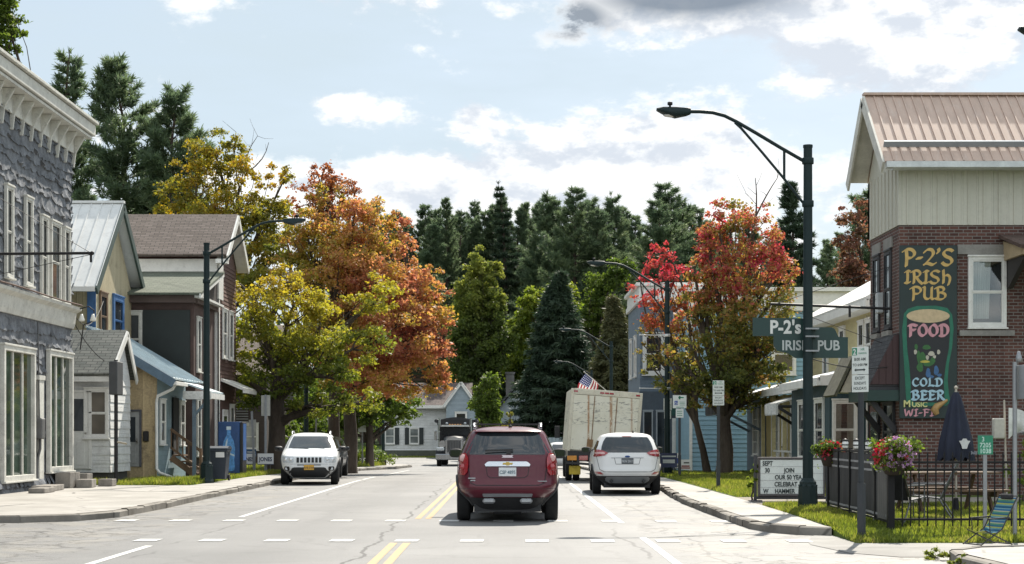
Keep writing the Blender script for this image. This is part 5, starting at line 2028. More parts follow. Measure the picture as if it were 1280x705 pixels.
d = 78
broadleaf('maple_tree', 'tall yellow maple rising behind the brown shingle roof', (wx(262, d), d, 0.15), 5.0, 0.26,
          [L(245, 215, d, 42, 40), L(270, 190, d, 38, 30), L(232, 262, d, 34, 32), L(300, 225, d - 1, 34, 32), L(285, 270, d - 2, 48, 40), L(325, 275, d - 2, 40, 38), L(255, 300, d, 50, 40), L(340, 310, d - 3, 30, 40), L(310, 330, d - 2, 36, 36), L(345, 262, d - 1, 26, 26), L(212, 240, d, 20, 26), L(320, 365, d - 4, 40, 36), L(290, 345, d - 3, 30, 40), L(352, 225, d - 1, 20, 26)],
          0.13, M_YEL, 5, 190, 1.15, crad=0.27, twigs=[((wx(300, d), d, wz(240, d)), (wx(322, d), d, wz(170, d))), ((wx(300, d), d, wz(240, d)), (wx(295, d), d, wz(165, d))), ((wx(310, d), d, wz(215, d)), (wx(336, d), d, wz(178, d)))], flat=0.6)
d = 72
broadleaf('maple_tree', 'crimson topped maple crown above the orange maple', (wx(418, d + 3), d + 3, -0.05), 6.0, 0.26,
          [L(402, 228, d + 3, 30, 22), L(430, 238, d + 3, 26, 24), L(385, 250, d + 3, 26, 26), L(410, 262, d + 3, 30, 24)], 0.125, M_CRIM, 6, 180, 1.2, flat=0.65)
broadleaf('maple_tree', 'largest maple on the left, turning orange and rust over the kerb', (wx(436, d), d, 0.0), 4.2, 0.30,
          [L(440, 290, d, 48, 38), L(470, 340, d, 52, 45), L(420, 350, d - 1, 56, 45), L(515, 385, d + 1, 44, 46), L(480, 415, d - 1, 58, 50), L(430, 420, d - 2, 52, 48), L(535, 430, d + 1, 32, 46), L(505, 465, d, 50, 38), L(450, 470, d - 2, 56, 34), L(395, 300, d + 1, 36, 40), L(490, 300, d + 2, 30, 28), L(545, 395, d + 1, 24, 26), L(365, 340, d + 1, 36, 40), L(555, 470, d, 16, 26), L(540, 365, d + 2, 22, 22), L(410, 250, d + 2, 26, 22), L(470, 270, d + 1, 26, 26), L(552, 420, d + 1, 18, 34), L(530, 345, d + 1, 24, 24), L(510, 310, d + 2, 22, 22), L(545, 480, d, 22, 18), L(385, 290, d, 30, 30), L(360, 300, d + 2, 26, 30)],
          0.125, M_ORANGE, 7, 190, 1.25, flat=0.62)
d = 65
broadleaf('maple_tree', 'lime green maple with the thick trunk behind the white parked car', (wx(346, d), d, 0.13), 3.6, 0.34,
          [L(318, 390, d, 42, 42), L(365, 378, d, 40, 36), L(330, 440, d, 52, 40), L(385, 440, d - 1, 50, 36), L(300, 350, d + 2, 22, 24), L(400, 400, d, 40, 34), L(420, 468, d - 2, 48, 26), L(365, 480, d - 1, 40, 18), L(305, 470, d + 1, 36, 20), L(468, 372, d - 1, 36, 30), L(440, 430, d - 2, 46, 30), L(335, 498, d, 42, 16), L(400, 503, d - 1, 48, 16), L(450, 500, d - 2, 40, 16), L(372, 514, d + 1, 36, 9), L(300, 488, d + 1, 30, 14), L(350, 350, d + 1, 30, 24)],
          0.12, M_LIME, 8, 180, 1.2, flat=0.6)
d = 92
broadleaf('maple_tree', 'low green maple overhanging the sidewalk toward the white house', (wx(462, d), d, -0.25), 3.4, 0.22,
          [L(470, 505, d, 42, 22), L(500, 500, d, 26, 20), L(435, 505, d, 36, 24), L(415, 520, d + 2, 34, 22), L(486, 525, d, 26, 12), L(505, 515, d, 22, 12), L(455, 528, d + 1, 34, 12), L(380, 510, d + 6, 44, 26), L(430, 490, d + 5, 50, 26)], 0.18, M_GRN, 9, 110, 1.2, flat=0.55)
d = 58
broadleaf('maple_tree', 'red and green maple with the dark trunk on the right lawn', (wx(905, d), d, 0.13), 2.6, 0.26,
          [L(912, 275, d, 34, 34), L(942, 285, d, 36, 38), L(885, 310, d, 26, 36), L(930, 335, d, 50, 42), L(965, 345, d, 28, 40), L(900, 375, d, 36, 36), L(945, 395, d - 1, 48, 42), L(905, 432, d - 1, 50, 36), L(960, 440, d, 34, 36), L(925, 470, d - 1, 54, 26), L(870, 470, d, 30, 26), L(862, 425, d - 1, 18, 24), L(892, 495, d - 1, 36, 16), L(974, 478, d, 22, 20), L(880, 350, d, 28, 32), L(978, 385, d, 22, 32), L(868, 385, d, 28, 30), L(856, 450, d, 28, 26), L(845, 478, d, 30, 18), L(975, 420, d, 26, 30), L(920, 500, d, 40, 12), L(868, 330, d, 18, 24), L(985, 350, d, 16, 26), L(900, 290, d, 26, 26), L(940, 470, d, 44, 30), L(965, 300, d, 16, 22)],
          0.11, M_RED, 10, 190, 1.4, flat=0.65, twigs=[((wx(945, d), d, wz(270, d)), (wx(972, d), d, wz(222, d))), ((wx(945, d), d, wz(270, d)), (wx(944, d), d, wz(222, d)))])
d = 61
broadleaf('maple_tree', 'small slender maple with scarlet top leaning past the street lamp', (wx(884, d), d, 0.13), 2.3, 0.13,
          [L(822, 330, d, 26, 22), L(842, 348, d, 28, 28), L(818, 372, d, 26, 22), L(850, 392, d, 24, 26), L(812, 400, d, 20, 16), L(838, 432, d, 24, 22), L(800, 345, d, 18, 16), L(855, 455, d, 24, 22), L(828, 405, d, 32, 24), L(862, 372, d, 22, 22), L(845, 480, d, 26, 14), L(802, 425, d, 20, 18), L(860, 420, d, 26, 26), L(830, 312, d, 18, 14), L(850, 330, d, 18, 18), L(815, 455, d, 22, 18)],
          0.11, M_SCAR, 12, 170, 1.35, lean=(-0.5, 0), flat=0.6)
d = 92
broadleaf('maple_tree', 'purple leaved maple showing left of the pub gable', (wx(1082, d), d, 0), 4.5, 0.22,
          [L(1072, 275, d, 28, 24), L(1078, 320, d, 34, 30), L(1060, 350, d, 22, 24), L(1056, 300, d, 18, 14), L(1090, 360, d, 40, 26)], 0.18, M_PURP, 13, 110, 1.1, flat=0.6)
d = 152
broadleaf('broadleaf_tree', 'tall yellow green tree in front of the dark wood left of centre', (wx(598, d), d, gz(d)), 5.5, 0.25,
          [L(600, 335, d, 18, 26), L(592, 375, d, 26, 34), L(612, 385, d, 22, 32), L(585, 420, d, 24, 34), L(605, 440, d, 28, 36), L(625, 372, d, 12, 16), L(590, 470, d, 26, 26), L(630, 420, d, 18, 30), L(570, 440, d, 16, 30), L(618, 340, d, 12, 18)], 0.23, M_FRESH2, 14, 150, 1.3, flat=0.65)
d = 156
broadleaf('broadleaf_tree', 'bright green tree partly hidden by the big dark spruce', (wx(668, d), d, gz(d)), 4.5, 0.22,
          [L(668, 385, d, 24, 24), L(652, 415, d, 18, 24), L(662, 450, d, 24, 26), L(642, 462, d, 16, 20), L(700, 380, d, 24, 28)], 0.24, M_FRESH, 15, 140, 1.3, flat=0.65)
d = 160
broadleaf('broadleaf_tree', 'light green tree between the cedar and the third street lamp', (wx(752, d), d, gz(d)), 5.0, 0.22,
          [L(748, 365, d, 22, 24), L(772, 340, d, 22, 16), L(735, 395, d, 18, 24), L(760, 400, d, 22, 26)], 0.24, M_GRN, 16, 140, 1.3, flat=0.65)
d = 128
broadleaf('broadleaf_tree', 'small rounded green tree in front of the house at the road end', (wx(608, d), d, gz(d)), 1.2, 0.13,
          [L(608, 485, d, 17, 20), L(600, 505, d, 17, 16), L(616, 506, d, 17, 16), L(607, 522, d, 20, 12)], 0.20, M_GRN, 17, 130, 1.8, flat=0.8)
d = 54
broadleaf('broadleaf_tree', 'green tree hanging over the cornice of the grey storefront', (wx(-40, d), d, 0.1), 5.5, 0.22,
          [L(8, 20, d, 26, 26), L(-12, 55, d, 34, 34), L(10, 62, d, 18, 12), L(-30, 0, d, 40, 40), L(-60, 60, d, 50, 50), L(16, 40, d, 18, 18), L(-5, 5, d, 30, 24)], 0.14, M_GRN, 18, 260, 2.0, flat=0.65)
d = 118
broadleaf('bush', 'small yellowing bush at the corner of the grey gabled house', (wx(636, d), d, gz(d) - .1), 0.6, 0.06, [L(637, 520, d, 4, 10), L(634, 535, d, 7, 10)], 0.11, M_YEL, 19, 1500, 4, category='bush')


def bush(label, x, y, w, h, mat, seed, size=0.1, group=None):
    z = gz(y) + SW
    return broadleaf('bush', label, (x, y, z), h * 0.25, 0.03, [(x - w * .22, y, z + h * .45, w * .3, w * .3, h * .42), (x + w * .22, y, z + h * .42, w * .3, w * .3, h * .4), (x, y, z + h * .6, w * .26, w * .3, h * .4)], size, mat, seed, 150, 3.0, group, category='bush')


bush('bright green bush on the left verge nearest the lamp post', wx(437, 96), 96, 2.2, 1.25, M_FRESH, 51, .12)
bush('leafy green bush on the left verge below the hanging maple', wx(462, 99), 99, 2.4, 1.3, M_GRN, 52, .12)
bush('low green bush at the corner of the left verge', wx(482, 100), 100, 1.6, 0.9, M_FRESH, 53, .1)
bush('tall dark bush between the maple trunks behind the dark parked car', -10.6, 90, 2.6, 3.2, M_GRN, 56, .16)
bush('broad dark bush left of the low green maple on the verge', -12.2, 96, 3.2, 3.4, M_GRN, 57, .16)
bush('round dark shrub right behind the slim white topped post', -11.2, 84, 2.2, 2.6, M_GRN, 58, .16)
bush('dark green bush growing against the shaded house on the left', wx(365, 80), 80, 1.6, 1.9, M_GRN, 54, .16)
bush('green bush against the brick wall of the pub at the right edge', wx(1284, 33), 33, 1.0, 1.4, M_FRESH, 55, .08)

# ================================================================== STREET FURNITURE
M_GPOLE = pm('dark green lamp paint', (0.006, 0.018, 0.019), .55, 0, .15, 2, spec=.3)
M_LENS = pm('frosted lamp lens', (.55, .54, .5), .25)
M_GALV = pm('galvanised steel', (.26, .27, .28), .45, .6, .15, 4)
M_POSTG = pm('dark steel signpost', (.040, .045, .050), .6, .2, .15, 4)


def street_lamp(label, x, y, z, flip=False, arms=(), group='green street lamps along the road'):
    """pole with a curved mast arm reaching towards the road; local +x is the road side unless flipped"""
    t = thing('street_lamp', label, 'street lamp', (x, y, z), math.pi if flip else 0, group)
    m = MB()
    m.tube([(0, 0, .3), (0, 0, 7.05)], [.105, .085], 14)
    m.tube([(0, 0, 7.04), (0, 0, 7.09)], .095, 14)
    m.build('pole', M_GPOLE, t)
    m = MB()
    m.lathe([(.215, -.1), (.215, .03), (.205, .06), (.195, .09), (.182, .46), (.165, .50), (.165, .54), (.13, .58), (.11, .62)], 0, 0, 8, False)
    for k in range(8):
        a = 2 * math.pi * k / 8 + .39
        m.box(.17 * math.cos(a) - .016, .17 * math.cos(a) + .016, .17 * math.sin(a) - .016, .17 * math.sin(a) + .016, .46, .49)
    m.build('base', M_GPOLE, t)
    m = MB()
    up = [(0.08, 6.78), (.55, 7.05), (1.0, 7.32), (1.38, 7.54), (1.62, 7.66), (1.85, 7.72), (2.1, 7.74), (2.3, 7.74)]
    m.tube([(a, 0, c) for a, c in up], .036, 8)
    lo = [(0.08, 5.95), (.45, 6.42), (.9, 6.96), (1.3, 7.42), (1.42, 7.53)]
    m.tube([(a, 0, c) for a, c in lo], .026, 8)
    m.tube([(.46, 0, 6.98), (.46, 0, 6.43)], .026, 6)
    for zz in (6.78, 5.95):
        m.lathe([(.11, zz - .06), (.115, zz - .05), (.115, zz + .05), (.11, zz + .06)], 0, 0, 12)
    m.build('mast_arm', M_GPOLE, t)
    m = MB()
    P = []
    for (a, w, zt, zb) in ((2.28, .07, 7.81, 7.67), (2.36, .10, 7.82, 7.64), (2.58, .15, 7.83, 7.60), (2.82, .16, 7.83, 7.68), (2.94, .10, 7.81, 7.74)):
        P.append([(a, -w, zb + .05), (a, -w * .8, zt - .02), (a, 0, zt), (a, w * .8, zt - .02), (a, w, zb + .05), (a, w * .6, zb + .02), (a, -w * .6, zb + .02), (a, -w, zb + .05)])
    m.grid(P, True, True)
    m.add(P[0][:-1], [tuple(range(7))])
    m.add(P[-1][:-1], [tuple(range(6, -1, -1))])
    h = m.build('lamp_head', M_GPOLE, t)
    m = MB()
    m.ball((2.62, 0, 7.665), (.20, .11, .035), 12, 6)
    m.build('lens', M_LENS, h)
    m = MB()
    m.lathe([(.02, 7.8), (.02, 7.86), (.05, 7.87), (.05, 7.92), (.03, 7.93)], 2.68, 0, 8)
    m.build('photocell', M_IRON, h)
    if arms:
        for zz in arms:
            m = MB()
            m.tube([(.1, 0, zz), (1.0, 0, zz + .02)], .018, 6)
            m.ball((1.0, 0, zz + .02), .03, 8, 6)
            m.lathe([(.098, zz - .05), (.112, zz - .04), (.112, zz + .04), (.098, zz + .05)], 0, 0, 12)
            m.build('banner_arm', pm('pale banner rod', (.55, .56, .56), .4, .3), t)
    return t


street_lamp('tallest nearest street lamp carrying the green pub sign on the right', 5.86, 31.1, .10, True)
street_lamp('second street lamp on the right with two pale banner rods behind the white parked car', 5.88, 58.5, .10, True, (5.1, 3.15))
street_lamp('third street lamp on the right above the box truck, carrying the flag', 5.9, 90, gz(90) + .10, True, (4.0,))
street_lamp('farthest street lamp on the right against the dark spruce', 6.6, 124, gz(124), True)
street_lamp('street lamp on the left in front of the brown house beside the waste bin', -8.9, 47.5, .17, False)
street_lamp('street lamp standing in the maple shade behind the white parked car', -8.95, 71.5, .10, False)
street_lamp('street lamp on the left verge near the white house', -8.0, 104, gz(104) + .1, False)
street_lamp('street lamp beside the pub whose head just enters the picture at upper right', 10.95, 25.0, .12, True)

# the pub's sign on the nearest lamp
M_SIGNG = pm('deep green sign board', (0.008, 0.036, 0.032), .45, 0, .12, 2)
M_LET = pm('white lettering', (.62, .63, .60), .6, 0, .08, 6)
M_LETG = pm('grey white lettering', (.42, .45, .44), .6, 0, .08, 6)
sd = 31.28
t = thing('pub_sign', 'stepped green board lettered with the pub name behind the tall street lamp', 'sign', (wx(1000, sd), sd, wz(448, sd)))


def SP(px, py):
    return (wx(px, sd) - t.location.x, wz(py, sd) - t.location.z)


m = MB()
m.prism([SP(941, 420), SP(941, 397), SP(1009, 398), SP(1009, 409), SP(1040, 409), SP(1044, 412), SP(1048, 421), SP(1060, 421.5), SP(1060, 447.5), SP(994, 447.5), SP(984, 441), SP(972, 439), SP(967, 432), SP(967, 420)][::-1], 0, .03, 'y')
m.build('board', M_SIGNG, t)
m = MB()
for s_, px, py, al in (("P-2's", 962, 416.5, 'LEFT'),):
    p_ = SP(px, py)
    put_text(m, s_, .36, Matrix.Translation((p_[0], -.004, p_[1])), bold=.03, align='LEFT', sx=.90)
m.build('lettering', M_LET, t)
m = MB()
for s_, px in (('IRISH', 977), ('PUB', 1021.5)):
    p_ = SP(px, 437.5)
    put_text(m, s_, .27, Matrix.Translation((p_[0], -.004, p_[1])), bold=.022, align='LEFT', sx=.92)
m.build('lettering', M_LETG, t)
m = MB()
for zz in (.12, .40, .55):
    m.box(wx(1012, sd) - t.location.x - .13, wx(1012, sd) - t.location.x + .13, -.29, 0, zz, zz + .03)
m.build('clamp', M_GALV, t)


# ------------------------------------------------------------------ the painted pub board, lettered with a broad nib
M_BOARD = pm('green black board paint', (0.010, 0.024, 0.022), .5, 0, .2, 2)
M_GLOW = pm('emerald paint', (0.010, 0.130, 0.075), .5, 0, .2, 5)
M_STOUT = pm('stout black paint', (0.008, 0.009, 0.012), .45)
M_FOAM = pm('foam paint', (0.52, 0.40, 0.24), .6, 0, .14, 12)
M_GOLD = pm('gold lettering paint', (0.50, 0.33, 0.10), .5, 0, .15, 8)
M_PINK = pm('pink lettering paint', (0.52, 0.25, 0.28), .55, 0, .15, 8)
M_ICE = pm('ice blue lettering paint', (0.33, 0.50, 0.58), .55, 0, .15, 8)
M_LEMON = pm('pale yellow lettering paint', (0.56, 0.54, 0.22), .55, 0, .15, 8)

GLYPH = {
    'P': (.85, [[(.22, -.08), (.26, .5), (.22, 1)], [(0, .88), (.25, 1.02), (.6, 1.0), (.82, .8), (.74, .55), (.5, .44), (.3, .46)]]),
    '-': (.45, [[(.05, .42), (.40, .46)]]),
    '2': (.85, [[(.05, .82), (.25, 1.0), (.58, .98), (.70, .76), (.55, .5), (.06, .02)], [(.04, .05), (.3, .1), (.62, 0), (.85, .1)]]),
    "'": (.28, [[(.12, 1.05), (.16, .92), (.06, .78)]]),
    'S': (.85, [[(.78, .9), (.55, 1.0), (.25, .95), (.12, .74), (.3, .55), (.62, .42), (.72, .2), (.52, .0), (.22, 0), (.02, .14)]]),
    'I': (.45, [[(.22, .98), (.24, .5), (.2, .02)], [(.04, .9), (.22, 1.0), (.42, .94)], [(.02, .06), (.22, .0), (.42, .08)]]),
    'R': (.9, [[(.2, 0), (.24, .5), (.2, 1)], [(.0, .9), (.3, 1.02), (.6, .98), (.74, .78), (.6, .55), (.3, .48)], [(.42, .5), (.62, .2), (.92, -.06)]]),
    'h': (.85, [[(.18, 1.05), (.22, .5), (.18, 0)], [(.2, .5), (.45, .66), (.68, .56), (.74, .28), (.6, -.14)]]),
    'U': (.9, [[(.06, 1), (.18, .95), (.16, .25), (.34, .02), (.58, .08), (.72, .3)], [(.74, 1), (.72, .4), (.74, .05), (.92, .02)]]),
    'B': (.9, [[(.22, 0), (.24, .5), (.2, 1)], [(.0, .9), (.3, 1.02), (.6, .98), (.7, .8), (.56, .6), (.3, .54)], [(.5, .56), (.78, .42), (.78, .16), (.55, .0), (.24, .0), (.04, .08)]]),
    'F': (.78, [[(.2, -.02), (.22, .5), (.2, 1)], [(.04, .94), (.4, 1.0), (.76, .9)], [(.2, .52), (.62, .54)]]),
    'O': (.86, [[(.2, .86), (.08, .55), (.16, .18), (.42, .02), (.68, .16), (.78, .5), (.66, .86), (.42, 1.0), (.2, .86)]]),
    'D': (.88, [[(.2, 0), (.22, .5), (.18, 1)], [(.02, .94), (.4, 1.0), (.7, .82), (.78, .45), (.62, .1), (.3, .0), (.04, .06)]]),
    'C': (.8, [[(.72, .84), (.5, 1.0), (.22, .88), (.08, .5), (.2, .14), (.48, .0), (.74, .14)]]),
    'L': (.74, [[(.18, 1.02), (.22, .5), (.18, .04)], [(.06, .02), (.4, .08), (.72, .0)]]),
    'E': (.78, [[(.2, 0), (.22, .5), (.2, 1)], [(.06, .96), (.4, 1.0), (.72, .9)], [(.2, .52), (.6, .54)], [(.04, .04), (.4, .0), (.74, .1)]]),
    'M': (1.05, [[(.14, 0), (.18, 1.0)], [(.18, 1.0), (.5, .35), (.84, 1.0)], [(.84, 1.0), (.9, 0)]]),
    'W': (1.15, [[(.08, 1), (.28, .02), (.56, .8), (.82, .02), (1.06, 1)]]),
    'N': (.9, [[(.16, 0), (.16, 1), (.7, 0), (.7, 1)]]),
}


def nib_text(mb, body, x0, z0, w, h, y, nib=.17, ang=35, arch=0.0, tilt=0.0, smallcaps=False):
    """letters drawn as strokes of a slanted broad nib, fitted to width w"""
    hs = [1.0 if (i == 0 or not smallcaps) else .74 for i in range(len(body))]
    tot = sum(GLYPH[c][0] * k if c != ' ' else .5 for c, k in zip(body, hs)) + .10 * (len(body) - 1)
    k = w / tot
    x = x0
    a = R(ang)
    off = 0
    for i, c in enumerate(body):
        if c == ' ':
            x += .5 * k
            continue
        gw, strokes = GLYPH[c]
        sc = hs[i]
        for s in strokes:
            pts = [(p[0] * k * sc, p[1] * h * sc) for p in s]
            # round the bends
            if len(pts) > 2:
                fine = []
                for j in range(len(pts) - 1):
                    p0, p1 = pts[max(j - 1, 0)], pts[j]
                    p2, p3 = pts[j + 1], pts[min(j + 2, len(pts) - 1)]
                    for q in range(4):
                        u = q / 4
                        fine.append(tuple(.5 * ((2 * p1[e]) + (-p0[e] + p2[e]) * u + (2 * p0[e] - 5 * p1[e] + 4 * p2[e] - p3[e]) * u * u + (-p0[e] + 3 * p1[e] - 3 * p2[e] + p3[e]) * u ** 3) for e in range(2)))
                fine.append(pts[-1])
                pts = fine
            nx, nz = math.cos(a) * nib * h * sc / 2, math.sin(a) * nib * h * sc / 2
            tx, tz = -math.sin(a) * nib * h * .16, math.cos(a) * nib * h * .16
            for j in range(len(pts) - 1):
                (ax, az_), (bx, bz) = pts[j], pts[j + 1]
                def W(px_, pz_):
                    X_ = x + px_
                    u = (X_ - x0) / w
                    return (X_, y - off, z0 + pz_ + arch * (1 - (2 * u - 1) ** 2) + tilt * (u - .5))
                off = (off + .00004) % .002
                q = [W(ax - nx + tx, az_ - nz + tz), W(ax - nx - tx, az_ - nz - tz), W(ax + nx - tx, az_ + nz - tz), W(ax + nx + tx, az_ + nz + tz)]
                r_ = [W(bx - nx + tx, bz - nz + tz), W(bx - nx - tx, bz - nz - tz), W(bx + nx - tx, bz + nz - tz), W(bx + nx + tx, bz + nz + tz)]
                allp = q + r_
                # convex hull of both nib positions
                P2 = sorted(set((round(p[0], 6), round(p[2], 6)) for p in allp))
                def half(ps):
                    o_ = []
                    for p in ps:
                        while len(o_) > 1 and (o_[-1][0] - o_[-2][0]) * (p[1] - o_[-2][1]) - (o_[-1][1] - o_[-2][1]) * (p[0] - o_[-2][0]) <= 0:
                            o_.pop()
                        o_.append(p)
                    return o_
                hull = half(P2)[:-1] + half(P2[::-1])[:-1]
                yy = y - off
                mb.add([(p[0], yy, p[1]) for p in hull], [tuple(range(len(hull)))])
        x += (gw * sc + .10) * k
    return mb


bd = PY0 - .09
t = thing('pub_board', 'tall painted pub board with gold lettering and a pint of stout on the brick wall', 'sign', (wx(1160.5, bd), bd, wz(522, bd)))


def BP(px, py):
    return (wx(px, bd) - t.location.x, wz(py, bd) - t.location.z)


def BX(px):
    return BP(px, 0)[0]


def BZ(py):
    return BP(0, py)[1]


m = MB()
m.box(BX(1124.5), BX(1196.5), 0, .06, BZ(523), BZ(306.5), .008)
m.build('board', M_BOARD, t)
sc_ = bd / F
glass = [(1130, 392), (1135, 386), (1146, 382.5), (1170, 382), (1184, 385), (1190, 393), (1192, 410), (1190, 435), (1186, 455), (1184.5, 475), (1186, 492), (1188, 502), (1183, 507), (1140, 508), (1133, 502), (1132, 488), (1131, 470), (1129, 440), (1127.5, 412)]
m = MB()
m.prism([BP(*p) for p in glass], -.006, -.0005, 'y')
m.build('pint_outline', M_GLOW, t)
pint = [(1134, 396), (1186, 396), (1187.5, 412), (1186, 435), (1182, 456), (1179.5, 478), (1180.5, 498), (1176, 503), (1142, 503), (1138.5, 498), (1138.5, 478), (1136.5, 456), (1134, 435), (1133, 412)]
m = MB()
m.prism([BP(*p) for p in pint], -.012, -.0065, 'y')
m.build('pint_glass', M_STOUT, t)
m = MB()
fo_ = [(1160 + 27 * math.cos(a), 395 + 8.5 * math.sin(a)) for a in np.linspace(0, 2 * math.pi, 28, endpoint=False)]
m.prism([BP(*p) for p in fo_], -.018, -.0125, 'y')
m.build('foam', M_FOAM, t)
m = MB()
nib_text(m, "P-2'S", BX(1129), BZ(331), BX(1192) - BX(1129), 19 * sc_, -.004, .22, 38)
nib_text(m, 'IRISh', BX(1131), BZ(354), BX(1189) - BX(1131), 15.5 * sc_, -.004, .22, 38)
nib_text(m, 'PUB', BX(1138), BZ(374), BX(1183) - BX(1138), 15 * sc_, -.004, .22, 38)
m.build('gold_lettering', M_GOLD, t)
m = MB()
nib_text(m, 'FOOD', BX(1135), BZ(420), BX(1186) - BX(1135), 14 * sc_, -.022, .28, 40)
m.build('pink_lettering', M_PINK, t)
m = MB()
nib_text(m, 'WI-FI', BX(1130), BZ(520), BX(1167) - BX(1130), 8.5 * sc_, -.012, .24, 30)
m.build('pink_lettering', M_PINK, t)
m = MB()
nib_text(m, 'COLD', BX(1140), BZ(482.5), BX(1178) - BX(1140), 9.5 * sc_, -.022, .27, 40)
nib_text(m, 'BEER', BX(1139), BZ(499.5), BX(1180) - BX(1139), 11 * sc_, -.022, .27, 40)
m.build('ice_lettering', M_ICE, t)
m = MB()
put_text(m, 'M', .22, Matrix.Translation((BX(1129), -.012, BZ(508.5))), bold=.03, align='LEFT')
put_text(m, 'USIC', .165, Matrix.Translation((BX(1139.5), -.012, BZ(508.5))), bold=.03, align='LEFT', sx=1.05)
m.build('lemon_lettering', M_LEMON, t)
m = MB()   # brass horn flourish at the foot
m.tube([(BX(1171), -.012, BZ(518)), (BX(1168), -.012, BZ(512)), (BX(1171), -.012, BZ(508)), (BX(1178), -.012, BZ(504)), (BX(1184), -.012, BZ(500))], [.06, .10, .085, .05, .03], 8)
m.build('painted_horn', pm('ochre paint', (.36, .22, .08), .5), t)
# small painted cluster on the glass
for nm, cl, els in (('painted_leaves', (.03, .12, .03), [(1158, 434, 5, 3), (1153, 447, 4, 7), (1160, 454, 7, 4), (1145, 434, 2, 4), (1148, 446, 2, 8), (1150, 459, 4, 6), (1166, 450, 3, 4)]),
                    ('painted_cream_patch', (.45, .42, .34), [(1164, 442, 4, 3), (1173, 440, 2, 3), (1144, 440, 2, 3), (1159, 447, 2, 3), (1168, 446, 2, 2)]),
                    ('painted_blue_patch', (.04, .12, .26), [(1160, 466, 3, 6), (1170, 463, 3, 6), (1164, 471, 3, 2), (1174, 469, 3, 2)]),
                    ('painted_yellow_band', (.42, .36, .06), [(1156, 452, 6, 1.6)])):
    m = MB()
    for i, (px, py, rx, ry) in enumerate(els):
        pp = [(px + rx * math.cos(a) * (1 + .15 * math.sin(3 * a + i)), py + ry * math.sin(a)) for a in np.linspace(0, 2 * math.pi, 14, endpoint=False)]
        dz_ = {'painted_leaves': .015, 'painted_cream_patch': .017, 'painted_blue_patch': .0165, 'painted_yellow_band': .019}[nm] + .0003 * i
        m.prism([BP(*p) for p in pp], -dz_, -.0125, 'y')
    m.build(nm, pm(nm.replace('_', ' '), cl, .55, 0, .2, 12), t)


# ------------------------------------------------------------------ parking signs
M_SW = pm('reflective sign white', (.60, .63, .60), .45, 0, .06, 4)
M_SGRN = pm('sign green', (.015, .20, .11), .45)
M_SBLK = pm('sign black print', (.03, .04, .04), .6)
M_SBLU = pm('sign blue', (.02, .06, .30), .45)


def sign_pole(label, x, y, z, H, pole=M_POSTG):
    t = thing('parking_sign', label, 'sign', (x, y, z), 0, 'parking signs on the right sidewalk')
    m = MB()
    m.box(-.03, .03, .0, .035, -.2, H)
    m.box(-.042, -.031, -.006, .02, -.2, H - .02)
    m.box(.031, .042, -.006, .02, -.2, H - .02)
    m.box(-.05, .05, -.02, .05, -.1, .75)
    m.build('post', pole, t)
    return t


def two_hour(label, x, y, z, top):
    t = sign_pole(label, x, y, z, top - .02)
    m = MB()
    m.box(-.152, .152, -.018, -.010, top - .40, top, .002)
    p1 = m.build('sign_plate', M_SW, t)
    m = MB()
    m.box(-.152, .152, -.018, -.010, top - .66, top - .408, .002)
    p2 = m.build('sign_plate', M_SW, t)
    I = lambda a, c: Matrix.Translation((a, -.0205, c))
    m = MB()
    m.box(-.145, -.055, -.0195, -.0185, top - .12, top - .012)
    m.build('green_panel', M_SGRN, p1)
    m = MB()
    put_text(m, '2', .115, I(-.10, top - .108), bold=.03)
    m.build('lettering', M_SW, p1)
    m = MB()
    put_text(m, 'HR', .055, I(.05, top - .055))
    put_text(m, 'PARKING', .036, I(.05, top - .105), bold=.01)
    m.build('lettering', M_SGRN, p1)
    m = MB()
    put_text(m, '8:00 AM', .062, I(0, top - .20), bold=.015)
    put_text(m, 'TO 6:00 PM', .055, I(0, top - .28), bold=.015)
    m.box(-.08, .08, -.0215, -.0205, top - .345, top - .325)
    m.prism([(-.105, top - .335), (-.07, top - .312), (-.07, top - .358)], -.0215, -.0205, 'y')
    m.prism([(.105, top - .335), (.07, top - .312), (.07, top - .358)], -.0215, -.0205, 'y')
    m.build('lettering', M_SBLK, p1)
    m = MB()
    for i, s_ in enumerate(('EXCEPT', 'SUNDAYS', 'HOLIDAYS')):
        put_text(m, s_, .06, I(0, top - .475 - .075 * i), bold=.012, sx=.85)
    m.build('lettering', M_SBLK, p2)
    return t


two_hour('white two hour parking sign on the steel post nearest the camera by the fence', wx(1076, 23.4), 23.4, .10, 2.74).rotation_euler = (0, 0, R(-52))
two_hour('white two hour parking sign on a post beside the maple trunk', wx(898, 42.4), 42.4, .13, 2.87)


